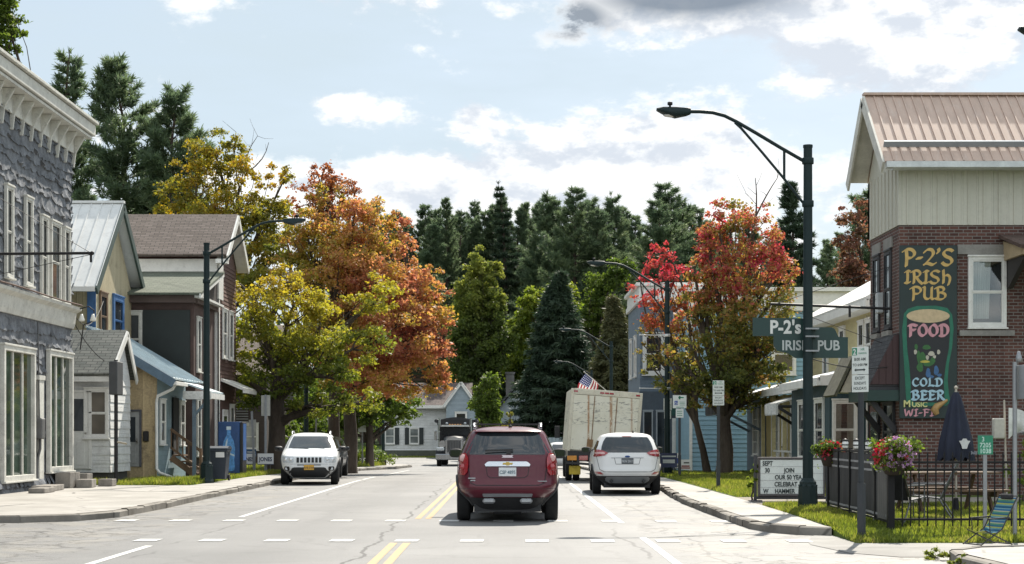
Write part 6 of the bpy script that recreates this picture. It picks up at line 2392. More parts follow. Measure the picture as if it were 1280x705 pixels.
def disabled(label, x, y, z, top, w):
    t = sign_pole(label, x, y, z, top - .02)
    m = MB()
    m.box(-w / 2, w / 2, -.018, -.010, top - .44, top, .002)
    p1 = m.build('sign_plate', M_SW, t)
    m = MB()
    m.box(-.13, .13, -.018, -.010, top - .76, top - .46, .002)
    p2 = m.build('sign_plate', M_SW, t)
    I = lambda a, c: Matrix.Translation((a, -.0205, c))
    m = MB()
    m.box(-w * .38, -w * .14, -.0195, -.0185, top - .33, top - .19)
    m.build('blue_panel', M_SBLU, p1)
    m = MB()
    cx, cz = -w * .26, top - .26
    m.tube([(cx - .01, -.021, cz + .045), (cx - .01, -.021, cz), (cx + .03, -.021, cz), (cx + .04, -.021, cz - .04)], .008, 5)
    ring = [(cx - .005 + .035 * math.cos(a), -.021, cz - .015 + .035 * math.sin(a)) for a in np.linspace(2.0, 6.0, 10)]
    m.tube(ring, .007, 5)
    m.build('wheelchair_symbol', M_SW, p1)
    m = MB()
    m.lathe([(.001, 0), (.04, 0), (.04, .002)], 0, 0, 12)
    for i in range(3):
        m.box(.0, w * .38, -.0195, -.0185, top - .24 - .05 * i, top - .225 - .05 * i)
    m.box(-w * .1, w * .3, -.0195, -.0185, top - .1, top - .06)
    m.box(-w * .06, w * .06, -.0195, -.0185, top - .14, top - .03)
    m.box(-w * .25, w * .32, -.0195, -.0185, top - .415, top - .395)
    m.build('green_print', M_SGRN, p1)
    m = MB()
    for i in range(3):
        m.box(-.09, .09, -.0195, -.0185, top - .55 - .07 * i, top - .53 - .07 * i)
    m.build('green_print', M_SGRN, p2)
    return t


disabled('wide reserved parking sign with a blue wheelchair panel in front of the slate building', wx(849.5, 54), 54, .13, wz(494, 54) - .13, .46)
disabled('narrower reserved parking sign next to the second street lamp', wx(834.5, 60), 60, .13, wz(498, 60) - .13, .31)

t = sign_pole('small grey sign seen from behind on a tall post by the shaded house', wx(332, 60.5), 60.5, .13, 2.95, M_GALV)
m = MB()
m.box(-.17, .17, .036, .044, 2.15, 2.93, .002)
m.build('sign_plate', pm('grey sign back', (.34, .34, .31), .5), t)
t = sign_pole('leaning grey post with a small plate just left of the taller sign post', wx(318, 61.5), 61.5, .13, 2.35, M_GALV)
t.rotation_euler = (0, R(-2.5), 0)
m = MB()
m.box(-.14, .14, .036, .044, 1.75, 2.02, .002)
m.build('sign_plate', pm('grey sign back', (.34, .34, .31), .5), t)
t = sign_pole('narrow sign post behind the white parked car in the maple shade', wx(412, 78), 78, gz(78) + .1, 3.0, M_GALV)
m = MB()
m.box(-.1, .1, .036, .044, 2.2, 2.95, .002)
m.build('sign_plate', pm('grey sign back', (.34, .34, .31), .5), t)
t = sign_pole('sign post with a white plate among the trunks on the left verge', wx(453, 92), 92, gz(92) + .1, 2.9, M_GALV)
m = MB()
m.box(-.24, .24, -.02, -.01, 2.0, 2.85, .002)
m.build('sign_plate', M_SW, t)
t = sign_pole('slim white topped post right of the shaded house window', wx(395, 74), 74, gz(74) + .1, 2.9, M_GALV)
m = MB()
m.box(-.1, .1, -.02, -.01, 2.6, 2.85, .002)
m.build('sign_plate', M_SW, t)

# ------------------------------------------------------------------ election signs stuck in the grass
def yard_sign(label, px, d, z, w, h, lift, col, txt=None, tcol=None, size=.2, bands=()):
    t = thing('yard_sign', label, 'yard sign', (wx(px, d), d, z), 0, 'yard signs')
    m = MB()
    for s_ in (-1, 1):
        m.tube([(s_ * w * .3, .01, -.15), (s_ * w * .3, .01, lift + .05)], .006, 5)
    m.build('stake', M_GALV, t)
    m = MB()
    m.box(-w / 2, w / 2, 0, .008, lift, lift + h)
    p = m.build('panel', col, t)
    if txt:
        m = MB()
        put_text(m, txt, size, Matrix.Translation((0, -.003, lift + h * .5 - size * .36)), bold=.035, sx=.82)
        m.build('lettering', tcol, p)
    for (x0, x1, z0, z1, mt) in bands:
        m = MB()
        m.box(x0 * w, x1 * w, -.004, -.001, lift + z0 * h, lift + z1 * h)
        m.build('print', mt, p)
    return t


M_SIGNW = pm('corrugated sign white', (.66, .66, .65), .5, 0, .04)
M_NAVY = pm('navy print', (.018, .028, .075), .5)
M_MAR = pm('maroon print', (.22, .04, .035), .5)
yard_sign('white yard sign lettered JONES partly behind the blue vending machine', 309, 61.5, .14, .62, .42, .28, M_SIGNW, 'JONES', M_NAVY, .21, [(-.5, .5, .0, .07, M_NAVY)])
yard_sign('white yard sign lettered JONES at the foot of the grey sign post', 332, 60.3, .14, .60, .42, .30, M_SIGNW, 'JONES', M_NAVY, .21, [(-.5, .5, .0, .06, M_NAVY)])
yard_sign('small blue yard sign above the white lettered one by the vending machine', 314, 64, .14, .4, .3, .55, pm('dull blue print', (.05, .11, .20), .5), bands=[(-.4, .4, .55, .7, M_SIGNW)])
yard_sign('wide navy yard sign beside the white parked hatchback', 836, 57.5, .14, .60, .52, .25, M_NAVY, bands=[(-.42, .42, .72, .82, M_LETG), (-.36, .36, .30, .55, M_LETG)])
yard_sign('narrow blue and white yard sign in the middle of three', 847.5, 57.8, .14, .22, .55, .22, M_SIGNW, bands=[(-.4, .4, .3, .66, M_SBLU), (-.3, .3, .1, .16, M_SBLK)])
yard_sign('white and maroon yard sign with a running shape at the right of three', 857, 57.2, .14, .36, .36, .18, M_SIGNW, bands=[(-.46, .46, .10, .22, M_MAR), (-.40, .40, .28, .42, M_MAR), (-.18, .36, .62, .74, M_SBLK)])

# ------------------------------------------------------------------ marquee sign
md = 34.2
t = thing('marquee_sign', 'white changeable letter board announcing a September event beside the lamp base', 'sign', (wx(950, md), md, .13))
MW, MH, MZ = 1.36, .74, .16
m = MB()
m.box(0, MW, 0, .16, MZ, MZ + MH, .01)
p = m.build('panel', M_SW, t)
m = MB()
m.box(-.03, MW + .03, -.02, .18, MZ + MH, MZ + MH + .05, .01)
m.box(-.03, MW + .03, -.02, .18, MZ - .05, MZ, .01)
m.box(-.03, 0, -.02, .18, MZ, MZ + MH)
m.box(MW, MW + .03, -.02, .18, MZ, MZ + MH)
m.build('frame', pm('dark marquee frame', (.07, .06, .06), .5), t)
m = MB()
for k in range(1, 5):
    m.box(0.002, MW - .002, -.006, .001, MZ + MH * k / 5 - .004, MZ + MH * k / 5 + .004)
m.build('letter_rail', pm('clear rail', (.42, .43, .43), .3), t)
m = MB()
px2 = lambda px: wx(px, md) - t.location.x
for row, items in enumerate(((('SEPT', 953),), (('30', 956), ('JOIN', 980)), (('OUR 50 YEA', 968.5),), (('CELEBRAT', 968),), (('W', 954), ('HAMMER', 968.5)))):
    for s_, px in items:
        put_text(m, s_, .135, Matrix.Translation((px2(px), -.010, MZ + MH * (4 - row) / 5 + .020)), bold=.03, align='LEFT', sx=.78)
m.build('lettering', M_SBLK, p)
m = MB()
m.box(-.12, -.06, .04, .10, -.05, 1.0)
m.box(-.22, .04, -.06, .2, -.02, .03)
m.box(MW + .06, MW + .12, .04, .10, -.05, 1.0)
m.box(-.1, MW + .1, .02, .12, .05, .11)
m.build('stand', pm('dark steel stand', (.04, .04, .045), .5), t)

t = broadleaf('hanging_plant', 'dark green and yellow plant hanging at the left end of the marquee sign', (wx(941, 34.3), 34.3, .13), .3, .02,
              [(wx(940, 34.3), 34.3, .55, .10, .10, .22), (wx(943, 34.3), 34.3, .82, .09, .09, .14)], .07, M_FRESH, 61, 1600, 2.5, category='plant')

# ------------------------------------------------------------------ black railing, planters, beer garden
M_RAIL = pm('black railing paint', (.010, .010, .011), .6, 0, .1, spec=.25)
FX, FY = 5.86, 24.4
t = thing('railing', 'black iron railing along the front of the pub garden', 'fence', (FX, FY, .13))
m = MB()
m.box(-.05, .05, -.05, .05, -.1, 1.24)
m.lathe([(.07, 1.24), (.07, 1.26), (.02, 1.33)], 0, 0, 8)
m.build('post', M_RAIL, t)
m = MB()
m.box(2.45, 2.53, -.04, .04, -.1, 1.24)
m.lathe([(.055, 1.24), (.055, 1.26), (.02, 1.32)], 2.49, 0, 8)
m.build('post', M_RAIL, t)
m = MB()
for zz in (.12, .88, .99):
    m.box(.05, 4.6, -.018, .018, zz, zz + .035)
m.build('rail', M_RAIL, t)
m = MB()
for k in range(1, 35):
    x = .05 + .128 * k
    if abs(x - 2.49) < .06:
        continue
    m.box(x - .009, x + .009, -.009, .009, .03, 1.10)
    m.prism([(x - .014, 1.10), (x + .014, 1.10), (x, 1.17)], -.014, .014, 'y')
m.build('picket', M_RAIL, t)

t = thing('screen_fence', 'black fabric screen with two grey bands along the side of the pub garden', 'fence', (FX, FY, .13))
dirv = Vector((wx(1036, 30.2) - FX, 30.2 - FY, 0))
Ls = dirv.length
t.rotation_euler = (0, 0, math.atan2(dirv.y, dirv.x))
m = MB()
P = []
for zz in (.12, .4, .8, 1.12):
    P.append([(.08 + (Ls - .08) * k / 40, .012 * math.sin(k * .9 + zz * 3) + .01 * math.sin(k * 2.3), zz) for k in range(41)])
m.grid(P)
m.grid([[(a, b_ + .006, c) for a, b_, c in r] for r in P], True, True)
s_ = m.build('screen', pm('black screen fabric', (.022, .022, .025), .75, 0, .2, 3), t)
m = MB()
for zz in (.98, .86, .18):
    m.grid([[(.08 + (Ls - .08) * k / 40, .012 * math.sin(k * .9 + zz * 3) + .01 * math.sin(k * 2.3) + sgn * .012, zz + dz_) for k in range(41)] for sgn, dz_ in ((1, -.018), (1, .018))])
m.build('grey_band', pm('grey webbing', (.24, .24, .245), .7), s_)
for k in range(1, 6):
    x = Ls * k / 5
    m = MB()
    m.box(x - .03, x + .03, -.03, .03, -.1, 1.2)
    m.build('post', M_RAIL, t)
m = MB()
m.box(.06, Ls, -.02, .02, 1.13, 1.17)
m.box(.06, Ls, -.02, .02, .08, .11)
m.build('rail', M_RAIL, t)
m = MB()
for k in range(5):
    P = [[(.10 + .16 * k, .03, zz), (.10 + .16 * k + .15, .03, zz)] for zz in (.12, 1.05)]
    m.grid(P, False)
m.build('slat_panel', pm('weathered grey slats', (.11, .105, .10), .8), t)


def flowers(label, x, y, z, r, h, seed, cols, n, size=.045):
    """a mounded planter: foliage with separate blossoms"""
    rs = np.random.RandomState(seed)
    t = thing('flower_basket', label, 'flower basket', (x, y, z), 0, 'flower baskets on the pub fence')
    m = MB()
    m.lathe([(.05, -.22), (.14, -.20), (.20, -.02), (.21, 0), (.19, .01), (.17, -.03)], 0, 0, 14)
    m.build('basket', pm('dark wicker', (.035, .025, .02), .8), t)
    C = [np.array([rs.normal() * r * .42, rs.normal() * r * .42, h * (-.25 + rs.rand() * .95)]) for _ in range(34)]
    V = leaf_cloud(rs, C, [r * .42] * 34, [90] * 34, .05, .95)
    me = np_mesh('foliage', V, 4)
    me.materials.append(M_GRN)
    link('foliage', me, t)
    for i, (cname, cm) in enumerate(cols):
        pts = []
        for k in range(n):
            a, b_ = rs.rand() * 6.283, rs.rand()
            rr = r * (1.0 - .22 * rs.rand())
            el_ = math.asin(max(-1, min(1, 1.7 * b_ - .75)))
            if len(cols) > 1 and (math.cos(a + .5) > -.1) == (i == 0) and rs.rand() < .8:
                a += math.pi
            pts.append(np.array([rr * math.cos(el_) * math.cos(a), rr * math.cos(el_) * math.sin(a), h * .25 + .72 * h * math.sin(el_)]))
        V = leaf_cloud(rs, pts, [.035] * n, [7] * n, size, .8)
        me = np_mesh(cname, V, 4)
        me.materials.append(cm)
        link(cname, me, t)
    return t


M_FRED = leaf_mat('red petals', [(0, (.36, .020, .035)), (1, (.46, .06, .09))], 2, .35)
M_FPUR = leaf_mat('lilac petals', [(0, (.34, .18, .36)), (1, (.50, .34, .50))], 2, .35)
flowers('large round basket of red and lilac flowers on the corner post of the railing', FX + .02, FY - .12, 1.16, .31, .38, 5, [('red_blossom', M_FRED), ('lilac_blossom', M_FPUR)], 110, .034)
flowers('box of red flowers at the far end of the black screen fence', wx(1038, 30), 30, 1.18, .27, .28, 6, [('red_blossom', M_FRED)], 80, .042)

t0 = thing('lantern', 'white lantern with a dark emblem, first of three on the screen fence', 'lantern', (0, 0, 0), 0, 'lanterns on the screen fence')
m = MB()
m.lathe([(.05, 0), (.065, .02), (.07, .12), (.05, .16)], 0, 0, 12)
m.build('jar', pm('white enamel', (.66, .66, .64), .35), t0)
m = MB()
m.lathe([(.075, .158), (.075, .175), (.03, .20), (.01, .21)], 0, 0, 12)
m.build('lid', M_IRON, t0)
m = MB()
m.lathe([(.052, -.02), (.052, 0)], 0, 0, 12)
m.build('stand', M_IRON, t0)
m = MB()
m.lathe([(.0715, .06), (.072, .085)], 0, 0, 12)
m.build('emblem', M_IRON, t0)
for i, (px, d_) in enumerate(((1052.5, 28.4), (1067.5, 27.3), (1084.5, 26.2))):
    o = t0 if i == 0 else copy_tree(t0, ('', 'white lantern with a dark emblem, middle of three on the screen fence', 'white lantern with a dark emblem nearest the big flower basket')[i])
    q = FX + (d_ - FY) / dirv.y * dirv.x
    o.location = (q, d_, 1.32)
    o.scale = (.82, .82, .82)

# closed parasol
t = thing('parasol', 'closed navy parasol with a white emblem standing in the pub garden', 'parasol', (wx(1195, 28.6), 28.6, .13))
M_NVF = pm('navy canvas', (.012, .016, .034), .8, 0, .25, 4)
m = MB()
P = []
for (zz, r_) in ((.98, .30), (1.0, .31), (1.3, .27), (1.6, .205), (1.9, .135), (2.1, .085), (2.19, .04)):
    P.append([(r_ * (1 + .13 * math.cos(8 * a)) * math.cos(a), r_ * (1 + .13 * math.cos(8 * a)) * math.sin(a) * .9, zz - (.05 * math.cos(8 * a) if zz < 1.1 else 0)) for a in np.linspace(0, 2 * math.pi, 65)])
m.grid(P)
m.build('canopy', M_NVF, t)
m = MB()
m.tube([(0, 0, 0), (0, 0, 2.25)], .022, 8)
m.ball((0, 0, 2.27), .035, 8, 6)
m.build('pole', pm('pale wood pole', (.4, .36, .3), .6), t)
m = MB()
m.lathe([(.24, -.02), (.24, .04), (.06, .09), (.04, .3)], 0, 0, 16)
m.build('base', M_IRON, t)
m = MB()
E = [(-.06, .0), (-.1, .07), (-.05, .075), (-.03, .11), (.03, .11), (.05, .075), (.1, .07), (.06, .0), (.04, -.07), (-.04, -.07)]
m.prism([(.06 + p_[0], 1.25 + p_[1]) for p_ in E], -.335, -.325, 'y')
m.build('emblem', pm('white print', (.6, .6, .6), .7), t)
m = MB()
for k in range(5):
    m.box(.18 + .022 * k, .193 + .022 * k, -.315 + .006 * k, -.305 + .006 * k, 1.08 + .008 * (k % 2), 1.14 - .012 * (k % 3))
m.build('print', pm('grey print', (.25, .26, .3), .7), t)

# picnic tables
def picnic(label, x, y, rot):
    t = thing('picnic_table', label, 'table', (x, y, .13), rot, 'picnic tables in the pub garden')
    W_ = pm('brown picnic timber', (.115, .070, .042), .8, 0, .3, 3, .3, 30)
    m = MB()
    for k in range(5):
        m.box(-.9, .9, -.36 + .147 * k, -.36 + .147 * k + .135, .72, .76, .006)
    m.build('tabletop', W_, t)
    for s_ in (-1, 1):
        m = MB()
        for k in range(2):
            m.box(-.9, .9, s_ * .70 - .14 + .145 * k, s_ * .70 - .14 + .145 * k + .135, .42, .46, .006)
        m.build('bench', W_, t)
    for s_ in (-.65, .65):
        m = MB()
        m.bar((s_, -.22, .72), (s_, -.62, 0), .09, .04, (1, 0, 0))
        m.bar((s_, .22, .72), (s_, .62, 0), .09, .04, (1, 0, 0))
        m.box(s_ - .02, s_ + .02, -.82, .82, .33, .42)
        m.build('leg_frame', W_, t)
    return t


picnic('brown picnic table behind the railing below the navy parasol', wx(1190, 28.4), 28.9, .12)
picnic('brown picnic table near the screen fence corner of the pub garden', wx(1125, 31), 31.6, -.2)

# garden chairs of grey mesh behind the railing
def garden_chair(label, x, y, rot):
    t = thing('garden_chair', label, 'chair', (x, y, .13), rot, 'mesh garden chairs behind the railing')
    mf, ms = pm('dull chair frame', (.14, .145, .15), .5, .3), pm('dark mesh sling', (.05, .052, .058), .7)
    m = MB()
    m.grid([[(-.25, -.25, .42), (.25, -.25, .42)], [(-.25, .2, .38), (.25, .2, .38)]], False)
    m.build('seat', ms, t)
    m = MB()
    m.grid([[(-.25, .2, .38), (.25, .2, .38)], [(-.25, .45, .95), (.25, .45, .95)]], False)
    m.build('backrest', ms, t)
    m = MB()
    for s_ in (-.27, .27):
        m.tube([(s_, -.27, 0), (s_, -.27, .43), (s_, .2, .38), (s_, .46, .97)], .016, 6)
        m.tube([(s_, .42, 0), (s_, .18, .38)], .016, 6)
        m.tube([(s_, -.27, .43), (s_, -.27, .62), (s_, .30, .62)], .014, 6)
    m.build('frame', mf, t)
    return t


garden_chair('pale framed mesh chair just behind the flower basket post', wx(1128, 25.6), 25.7, 2.4)
garden_chair('pale framed mesh chair between the railing and the picnic table', wx(1163, 26.4), 26.5, -1.9)

# folding beach chair on the corner
t = thing('beach_chair', 'folding beach chair with a blue green striped sling on the sidewalk corner', 'chair', (wx(1236, 21.0), 21.0, .12), R(-68))
t.scale = (.68, .68, .68)
m, g = new_mat('striped sling')
x_, y_, z_ = g.sep(objco(g))
s_ = g.m('ADD', g.m('MULTIPLY', z_, 1.0), g.m('MULTIPLY', y_, .55))
fr = g.m('FRACT', g.m('MULTIPLY', s_, 3.4))
c_ = g.ramp(fr, [(0, (.03, .12, .22)), (.18, (.16, .34, .36)), (.30, (.40, .42, .12)), (.42, (.04, .16, .26)), (.55, (.10, .28, .20)), (.68, (.45, .48, .30)), (.78, (.05, .17, .34)), (.92, (.22, .40, .42))], 'CONSTANT')
M_SLING = finish(m, g, c_, .8, 0, .2, None, 0, (c_, .3))
m = MB()
prof = [(-.30, .28), (-.22, .25), (-.08, .235), (.06, .25), (.16, .36), (.27, .56), (.37, .74), (.45, .90)]
P = [[(-.25 + .5 * k / 6, a, c - .02 * math.sin(math.pi * k / 6)) for k in range(7)] for a, c in prof]
m.grid(P)
m.grid([[(p0, p1 + .003, p2 - .004) for p0, p1, p2 in r] for r in P], True, True)
m.build('sling', M_SLING, t)
m = MB()
for s_ in (-.265, .265):
    m.tube([(s_, -.40, 0), (s_, .10, .30), (s_, .47, .93)], .013, 6)
    m.tube([(s_, .34, 0), (s_, -.30, .28)], .013, 6)
    m.tube([(s_, -.22, .50), (s_, .28, .52)], .017, 6)
    m.tube([(s_, -.20, .5), (s_, -.18, .24)], .010, 6)
m.tube([(-.265, .47, .93), (.265, .47, .93)], .013, 6)
m.tube([(-.265, -.40, .012), (.265, -.40, .012)], .013, 6)
m.tube([(-.265, .34, .012), (.265, .34, .012)], .013, 6)
m.build('frame', pm('dark chair frame', (.03, .03, .032), .4, .3), t)
m = MB()
m.bbox(-.18, .18, .40, .46, .86, .97, .03)
m.build('pillow', pm('black pillow', (.02, .02, .024), .9), t)

# route marker and steel post by the chair
t = thing('route_marker', 'small green reference marker with white numerals on a thin post before the railing', 'sign', (wx(1231.5, 24.1), 24.1, .13))
m = MB()
m.box(-.028, .028, 0, .03, -.1, 1.28)
m.build('post', M_GALV, t)
H_ = wz(568, 24.1) - .13
m = MB()
m.box(-.115, .115, -.012, -.004, H_, H_ + .285, .002)
p = m.build('plate', M_SGRN, t)
m = MB()
for i, s_ in enumerate(('3', '7205', '1038')):
    put_text(m, s_, .098, Matrix.Translation((-.035 if i == 0 else 0, -.014, H_ + .195 - .088 * i)), bold=.02, sx=.9)
m.build('lettering', pm('marker numerals', (.45, .62, .55), .5), p)
t = thing('sign_post', 'tall galvanised post with street signs seen edge on near the right border', 'sign', (wx(1268.5, 23.6), 23.6, .13))
m = MB()
m.tube([(0, 0, -.1), (0, 0, 2.5)], .034, 8)
m.build('pole', M_GALV, t)
m = MB()
m.box(.05, .075, -.32, .10, 1.95, 2.45, .004)
m.build('sign_plate', pm('sign back aluminium', (.38, .40, .42), .4, .5), t)
m = MB()
m.box(.11, .5, -.02, -.005, 2.1, 2.28, .004)
m.build('street_blade', M_SGRN, t)
m = MB()
m.lathe([(.04, 2.5), (.05, 2.55), (.02, 2.66)], .06, 0, 8)
m.build('cap', M_GALV, t)
t = thing('canvas_shade', 'white canvas shade folded on a leaning pole against the pub wall', 'canopy', (wx(1262, 31), 31, .13))
m = MB()
m.tube([(-.05, 0, 0), (-.1, .02, 2.1)], .02, 6)
m.build('pole', pm('pale wood pole', (.4, .36, .3), .6), t)
m = MB()
P = []
for i, zz in enumerate((1.95, 1.75, 1.5, 1.35)):
    P.append([(-.05 + .12 * k, .05 * math.sin(k * 1.7) - .1, zz + .04 * math.sin(k) - .04 * k + (0.1 * k if i == 3 else 0)) for k in range(8)])
m.grid(P)
m.grid([[(a, b_ + .004, c) for a, b_, c in r] for r in P], True, True)
m.build('canvas', pm('white canvas', (.62, .62, .60), .9), t)
m = MB()
m.bbox(-.32, -.1, -.05, .1, 1.35, 1.75, .02)
m.build('pale_box', pm('pale box', (.45, .43, .38), .7), t)

# ------------------------------------------------------------------ left side: vending machine, bins
t = thing('vending_machine', 'blue drinks vending machine with a large bottle picture on its side', 'vending machine', (wx(287, 56.6), 56.6, .16))
m = MB()
m.bbox(-.41, .36, 0, .86, .04, 1.87, .02)
m.build('cabinet', pm('deep blue cabinet', (.020, .062, .18), .35, 0, .25, 1.6, spec=.6), t)
m = MB()
m.bbox(.362, .46, -.01, .87, .03, 1.86, .02)
m.build('door', pm('black door frame', (.016, .016, .018), .4), t)
m = MB()
m.box(.461, .468, .12, .76, .5, 1.8)
m.build('front_panel', pm('blue lit panel', (.05, .14, .38), .3), t)
m = MB()
bt = [(-.09, .10), (-.20, .14), (-.22, .3), (-.19, .5), (-.22, .7), (-.22, .95), (-.17, 1.18), (-.07, 1.38), (-.065, 1.55), (-.075, 1.58), (-.075, 1.66), (.075, 1.66), (.075, 1.58), (.065, 1.55), (.07, 1.38), (.17, 1.18), (.22, .95), (.22, .7), (.19, .5), (.22, .3), (.20, .14), (.09, .10)]
m.prism([(a - .03, c + .02) for a, c in bt], -.004, .006, 'y')
m.build('bottle_picture', pm('bottle picture blue', (.10, .27, .56), .3, 0, .45, 9), t)
m = MB()
m.prism([(a - .03, c + .02) for a, c in [(-.08, 1.56), (-.08, 1.68), (.08, 1.68), (.08, 1.56)]], -.008, .005, 'y')
m.prism([(a - .03, c + .02) for a, c in [(-.12, 1.02), (-.09, 1.16), (-.04, 1.26), (-.05, 1.1), (-.09, .9)]], -.0075, .005, 'y')
m.prism([(a - .03, c + .02) for a, c in [(-.2, .64), (-.2, .70), (.0, .76), (.2, .68), (.2, .62), (0, .70)]], -.0075, .005, 'y')
m.build('bottle_highlight', pm('bottle picture white', (.55, .63, .70), .3, 0, .2, 9), t)
m = MB()
for a in (-.35, .38):
    for b_ in (.05, .8):
        m.box(a - .03, a + .03, b_ - .03, b_ + .03, 0, .04)
m.build('foot', M_IRON, t)
t = thing('waste_bin', 'dark navy wheeled waste bin with a white label beside the lamp base', 'bin', (wx(273, 48.7), 48.7, .16))
M_BIN = pm('navy bin plastic', (.020, .028, .042), .5, 0, .1)
m = MB()
q0 = [(-.24, -.26, .06), (.24, -.26, .06), (.24, .26, .06), (-.24, .26, .06)]
q1 = [(-.31, -.34, .95), (.31, -.34, .95), (.31, .34, .95), (-.31, .34, .95)]
m.add(q0 + q1, [(3, 2, 1, 0), (4, 5, 6, 7), (0, 1, 5, 4), (1, 2, 6, 5), (2, 3, 7, 6), (3, 0, 4, 7)])
m.bbox(-.34, .34, -.37, .36, .90, .96, .01)
m.build('body', M_BIN, t)
m = MB()
m.prism([(-.39, .962), (.37, .962), (.37, 1.0), (.2, 1.06), (-.2, 1.06), (-.37, 1.0)], -.35, .35, 'x')
m.bar((-.25, .40, .98), (.25, .40, .98), .04, .04)
m.build('lid', M_BIN, t)
for s_ in (-1, 1):
    m = MB()
    m.tube([(s_ * .25, .27, .1), (s_ * .30, .27, .1)], .1, 14)
    m.build('wheel', M_IRON, t)
m = MB()
m.add([(-.02, -.335, .72), (.24, -.335, .72), (.24, -.347, .88), (-.02, -.347, .88)], [(0, 1, 2, 3)])
m.build('label_sticker', M_SIGNW, t)

# ------------------------------------------------------------------ the flag on the third lamp
t = thing('flag', 'United States flag drooping from a slanted staff above the box truck', 'flag', (5.8, 89.9, wz(492, 90)))
M_ST = pm('pale flagstaff', (.5, .48, .43), .5)
tip = Vector((wx(730, 90) - 5.8, -.05, wz(465, 90) - t.location.z))
m = MB()
m.tube([(0, 0, 0), tip], .022, 6)
m.ball(tip, .04, 8, 6)
m.build('staff', M_ST, t)
m, g = new_mat('flag cloth')
uvn = g.node('ShaderNodeUVMap')
u_, v_, _ = g.sep(uvn.outputs[0])
st_ = g.m('GREATER_THAN', g.m('FRACT', g.m('ADD', g.m('MULTIPLY', v_, 6.5), .5)), .5)
c_ = g.mix(st_, (.62, .60, .58), (.30, .03, .04))
can = g.m('MULTIPLY', g.m('LESS_THAN', u_, .42), g.m('GREATER_THAN', v_, .46))
fu = g.m('SUBTRACT', g.m('FRACT', g.m('MULTIPLY', u_, 14)), .5)
fv = g.m('SUBTRACT', g.m('FRACT', g.m('MULTIPLY', v_, 12)), .5)
star = g.m('LESS_THAN', g.m('ADD', g.m('MULTIPLY', fu, fu), g.m('MULTIPLY', fv, fv)), .06)
c_ = g.mix(can, c_, g.mix(star, (.03, .04, .14), (.6, .6, .6)))
M_FLAG = finish(m, g, c_, .8, 0, .2, None, 0, (c_, .45))
NU, NV = 24, 14
fm = bpy.data.meshes.new('cloth')
vs_, fs_, uvs = [], [], []
dirn = tip.normalized()
for j in range(NV + 1):
    for i in range(NU + 1):
        u, v = i / NU, j / NV
        # hoist runs down the staff from the tip, the fly hangs straight down with folds
        h = tip - dirn * ((1 - v) * .95)
        dr = Vector((-.18 * u + .05 * math.sin(u * 7 + v * 2), .10 * math.sin(u * 9 + v * 3), -1.30 * u - .05 * v))
        dr.x += -.50 * u * v + .05
        vs_.append(h + dr)
for j in range(NV):
    for i in range(NU):
        a = j * (NU + 1) + i
        fs_.append((a, a + 1, a + NU + 2, a + NU + 1))
fm.from_pydata([tuple(v) for v in vs_], [], fs_)
uvl = fm.uv_layers.new(name='UVMap')
for p_ in fm.polygons:
    p_.use_smooth = True
    for li, vi in zip(p_.loop_indices, p_.vertices):
        uvl.data[li].uv = ((vi % (NU + 1)) / NU, (vi // (NU + 1)) / NV)
fm.materials.append(M_FLAG)
link('cloth', fm, t)

# weeds at the corner kerb
for i, (x, y, w, h, lab) in enumerate(((5.34, 19.9, .42, .2, 'clump of yellow green weeds at the near kerb corner'), (5.40, 19.0, .3, .14, 'small tuft of weeds in the gutter beside the near kerb'))):
    broadleaf('weed', lab, (x, y, 0), .03, .01, [(x, y, h * .4, w * .5, w * .35, h * .5), (x + w * .2, y - .08, h * .35, w * .35, w * .3, h * .4), (x - w * .15, y + .06, h * .3, w * .35, w * .3, h * .4)], .028, M_GRASS, 70 + i, 4200, 3.5, 'weeds at the kerb', category='weed')

# ================================================================== VEHICLES
def car_paint(name, col, metal=0.0, rough=.30, coat=.28):
    if name in MATS:
        return MATS[name]
    m, g = new_mat(name)
    co = objco(g)
    n = g.noise(co, 260, 2, .5)
    c = g.mix(g.m('MULTIPLY', g.smooth(n, .4, .7), .25), col, tuple(min(1, k * 1.5 + .01) for k in col))
    z = g.sep(co)[2]
    dust = g.m('MULTIPLY', g.m('SUBTRACT', 1.0, g.smooth(z, .25, .65)), g.smooth(g.noise(co, 5, 5, .7), .35, .7))
    c = g.mix(g.m('MULTIPLY', dust, .35), c, (.16, .145, .125))
    r = g.m('ADD', rough, g.m('MULTIPLY', g.noise(co, 7, 4, .6), .12))
    MATS[name] = finish(m, g, c, r, metal, .35, None, coat)
    return MATS[name]


M_TYRE = pm('tyre rubber', (.018, .018, .018), .85, 0, .2, 8, .3, 60, .2)
M_RIM = pm('alloy rim', (.42, .43, .44), .3, .9, .08)
M_BLKP = pm('black car plastic', (.022, .022, .023), .6, 0, .15, 6, .2, 120)
M_CHROME = pm('chrome', (.60, .61, .62), .14, 1.0, .04)
M_SILV = pm('silver plastic', (.36, .37, .38), .35, .6, .08)
M_CGLASS = glass_mat('tinted car glass', (.010, .013, .015), .03, .9)
M_REDL = pm('red tail lens', (.30, .008, .014), .12, 0, .2, 14, spec=.8, coat=.6)
M_CLRL = pm('clear lamp lens', (.52, .55, .57), .1, 0, .2, 16, spec=.9, coat=.6)
M_PALE = pm('pale pink lens', (.60, .36, .34), .12, 0, .2, 14, spec=.8)
M_PLATE = pm('white number plate', (.60, .62, .62), .4)
M_PLATEY = pm('amber number plate', (.62, .34, .035), .4)
M_INK = pm('plate ink', (.03, .05, .10), .5)


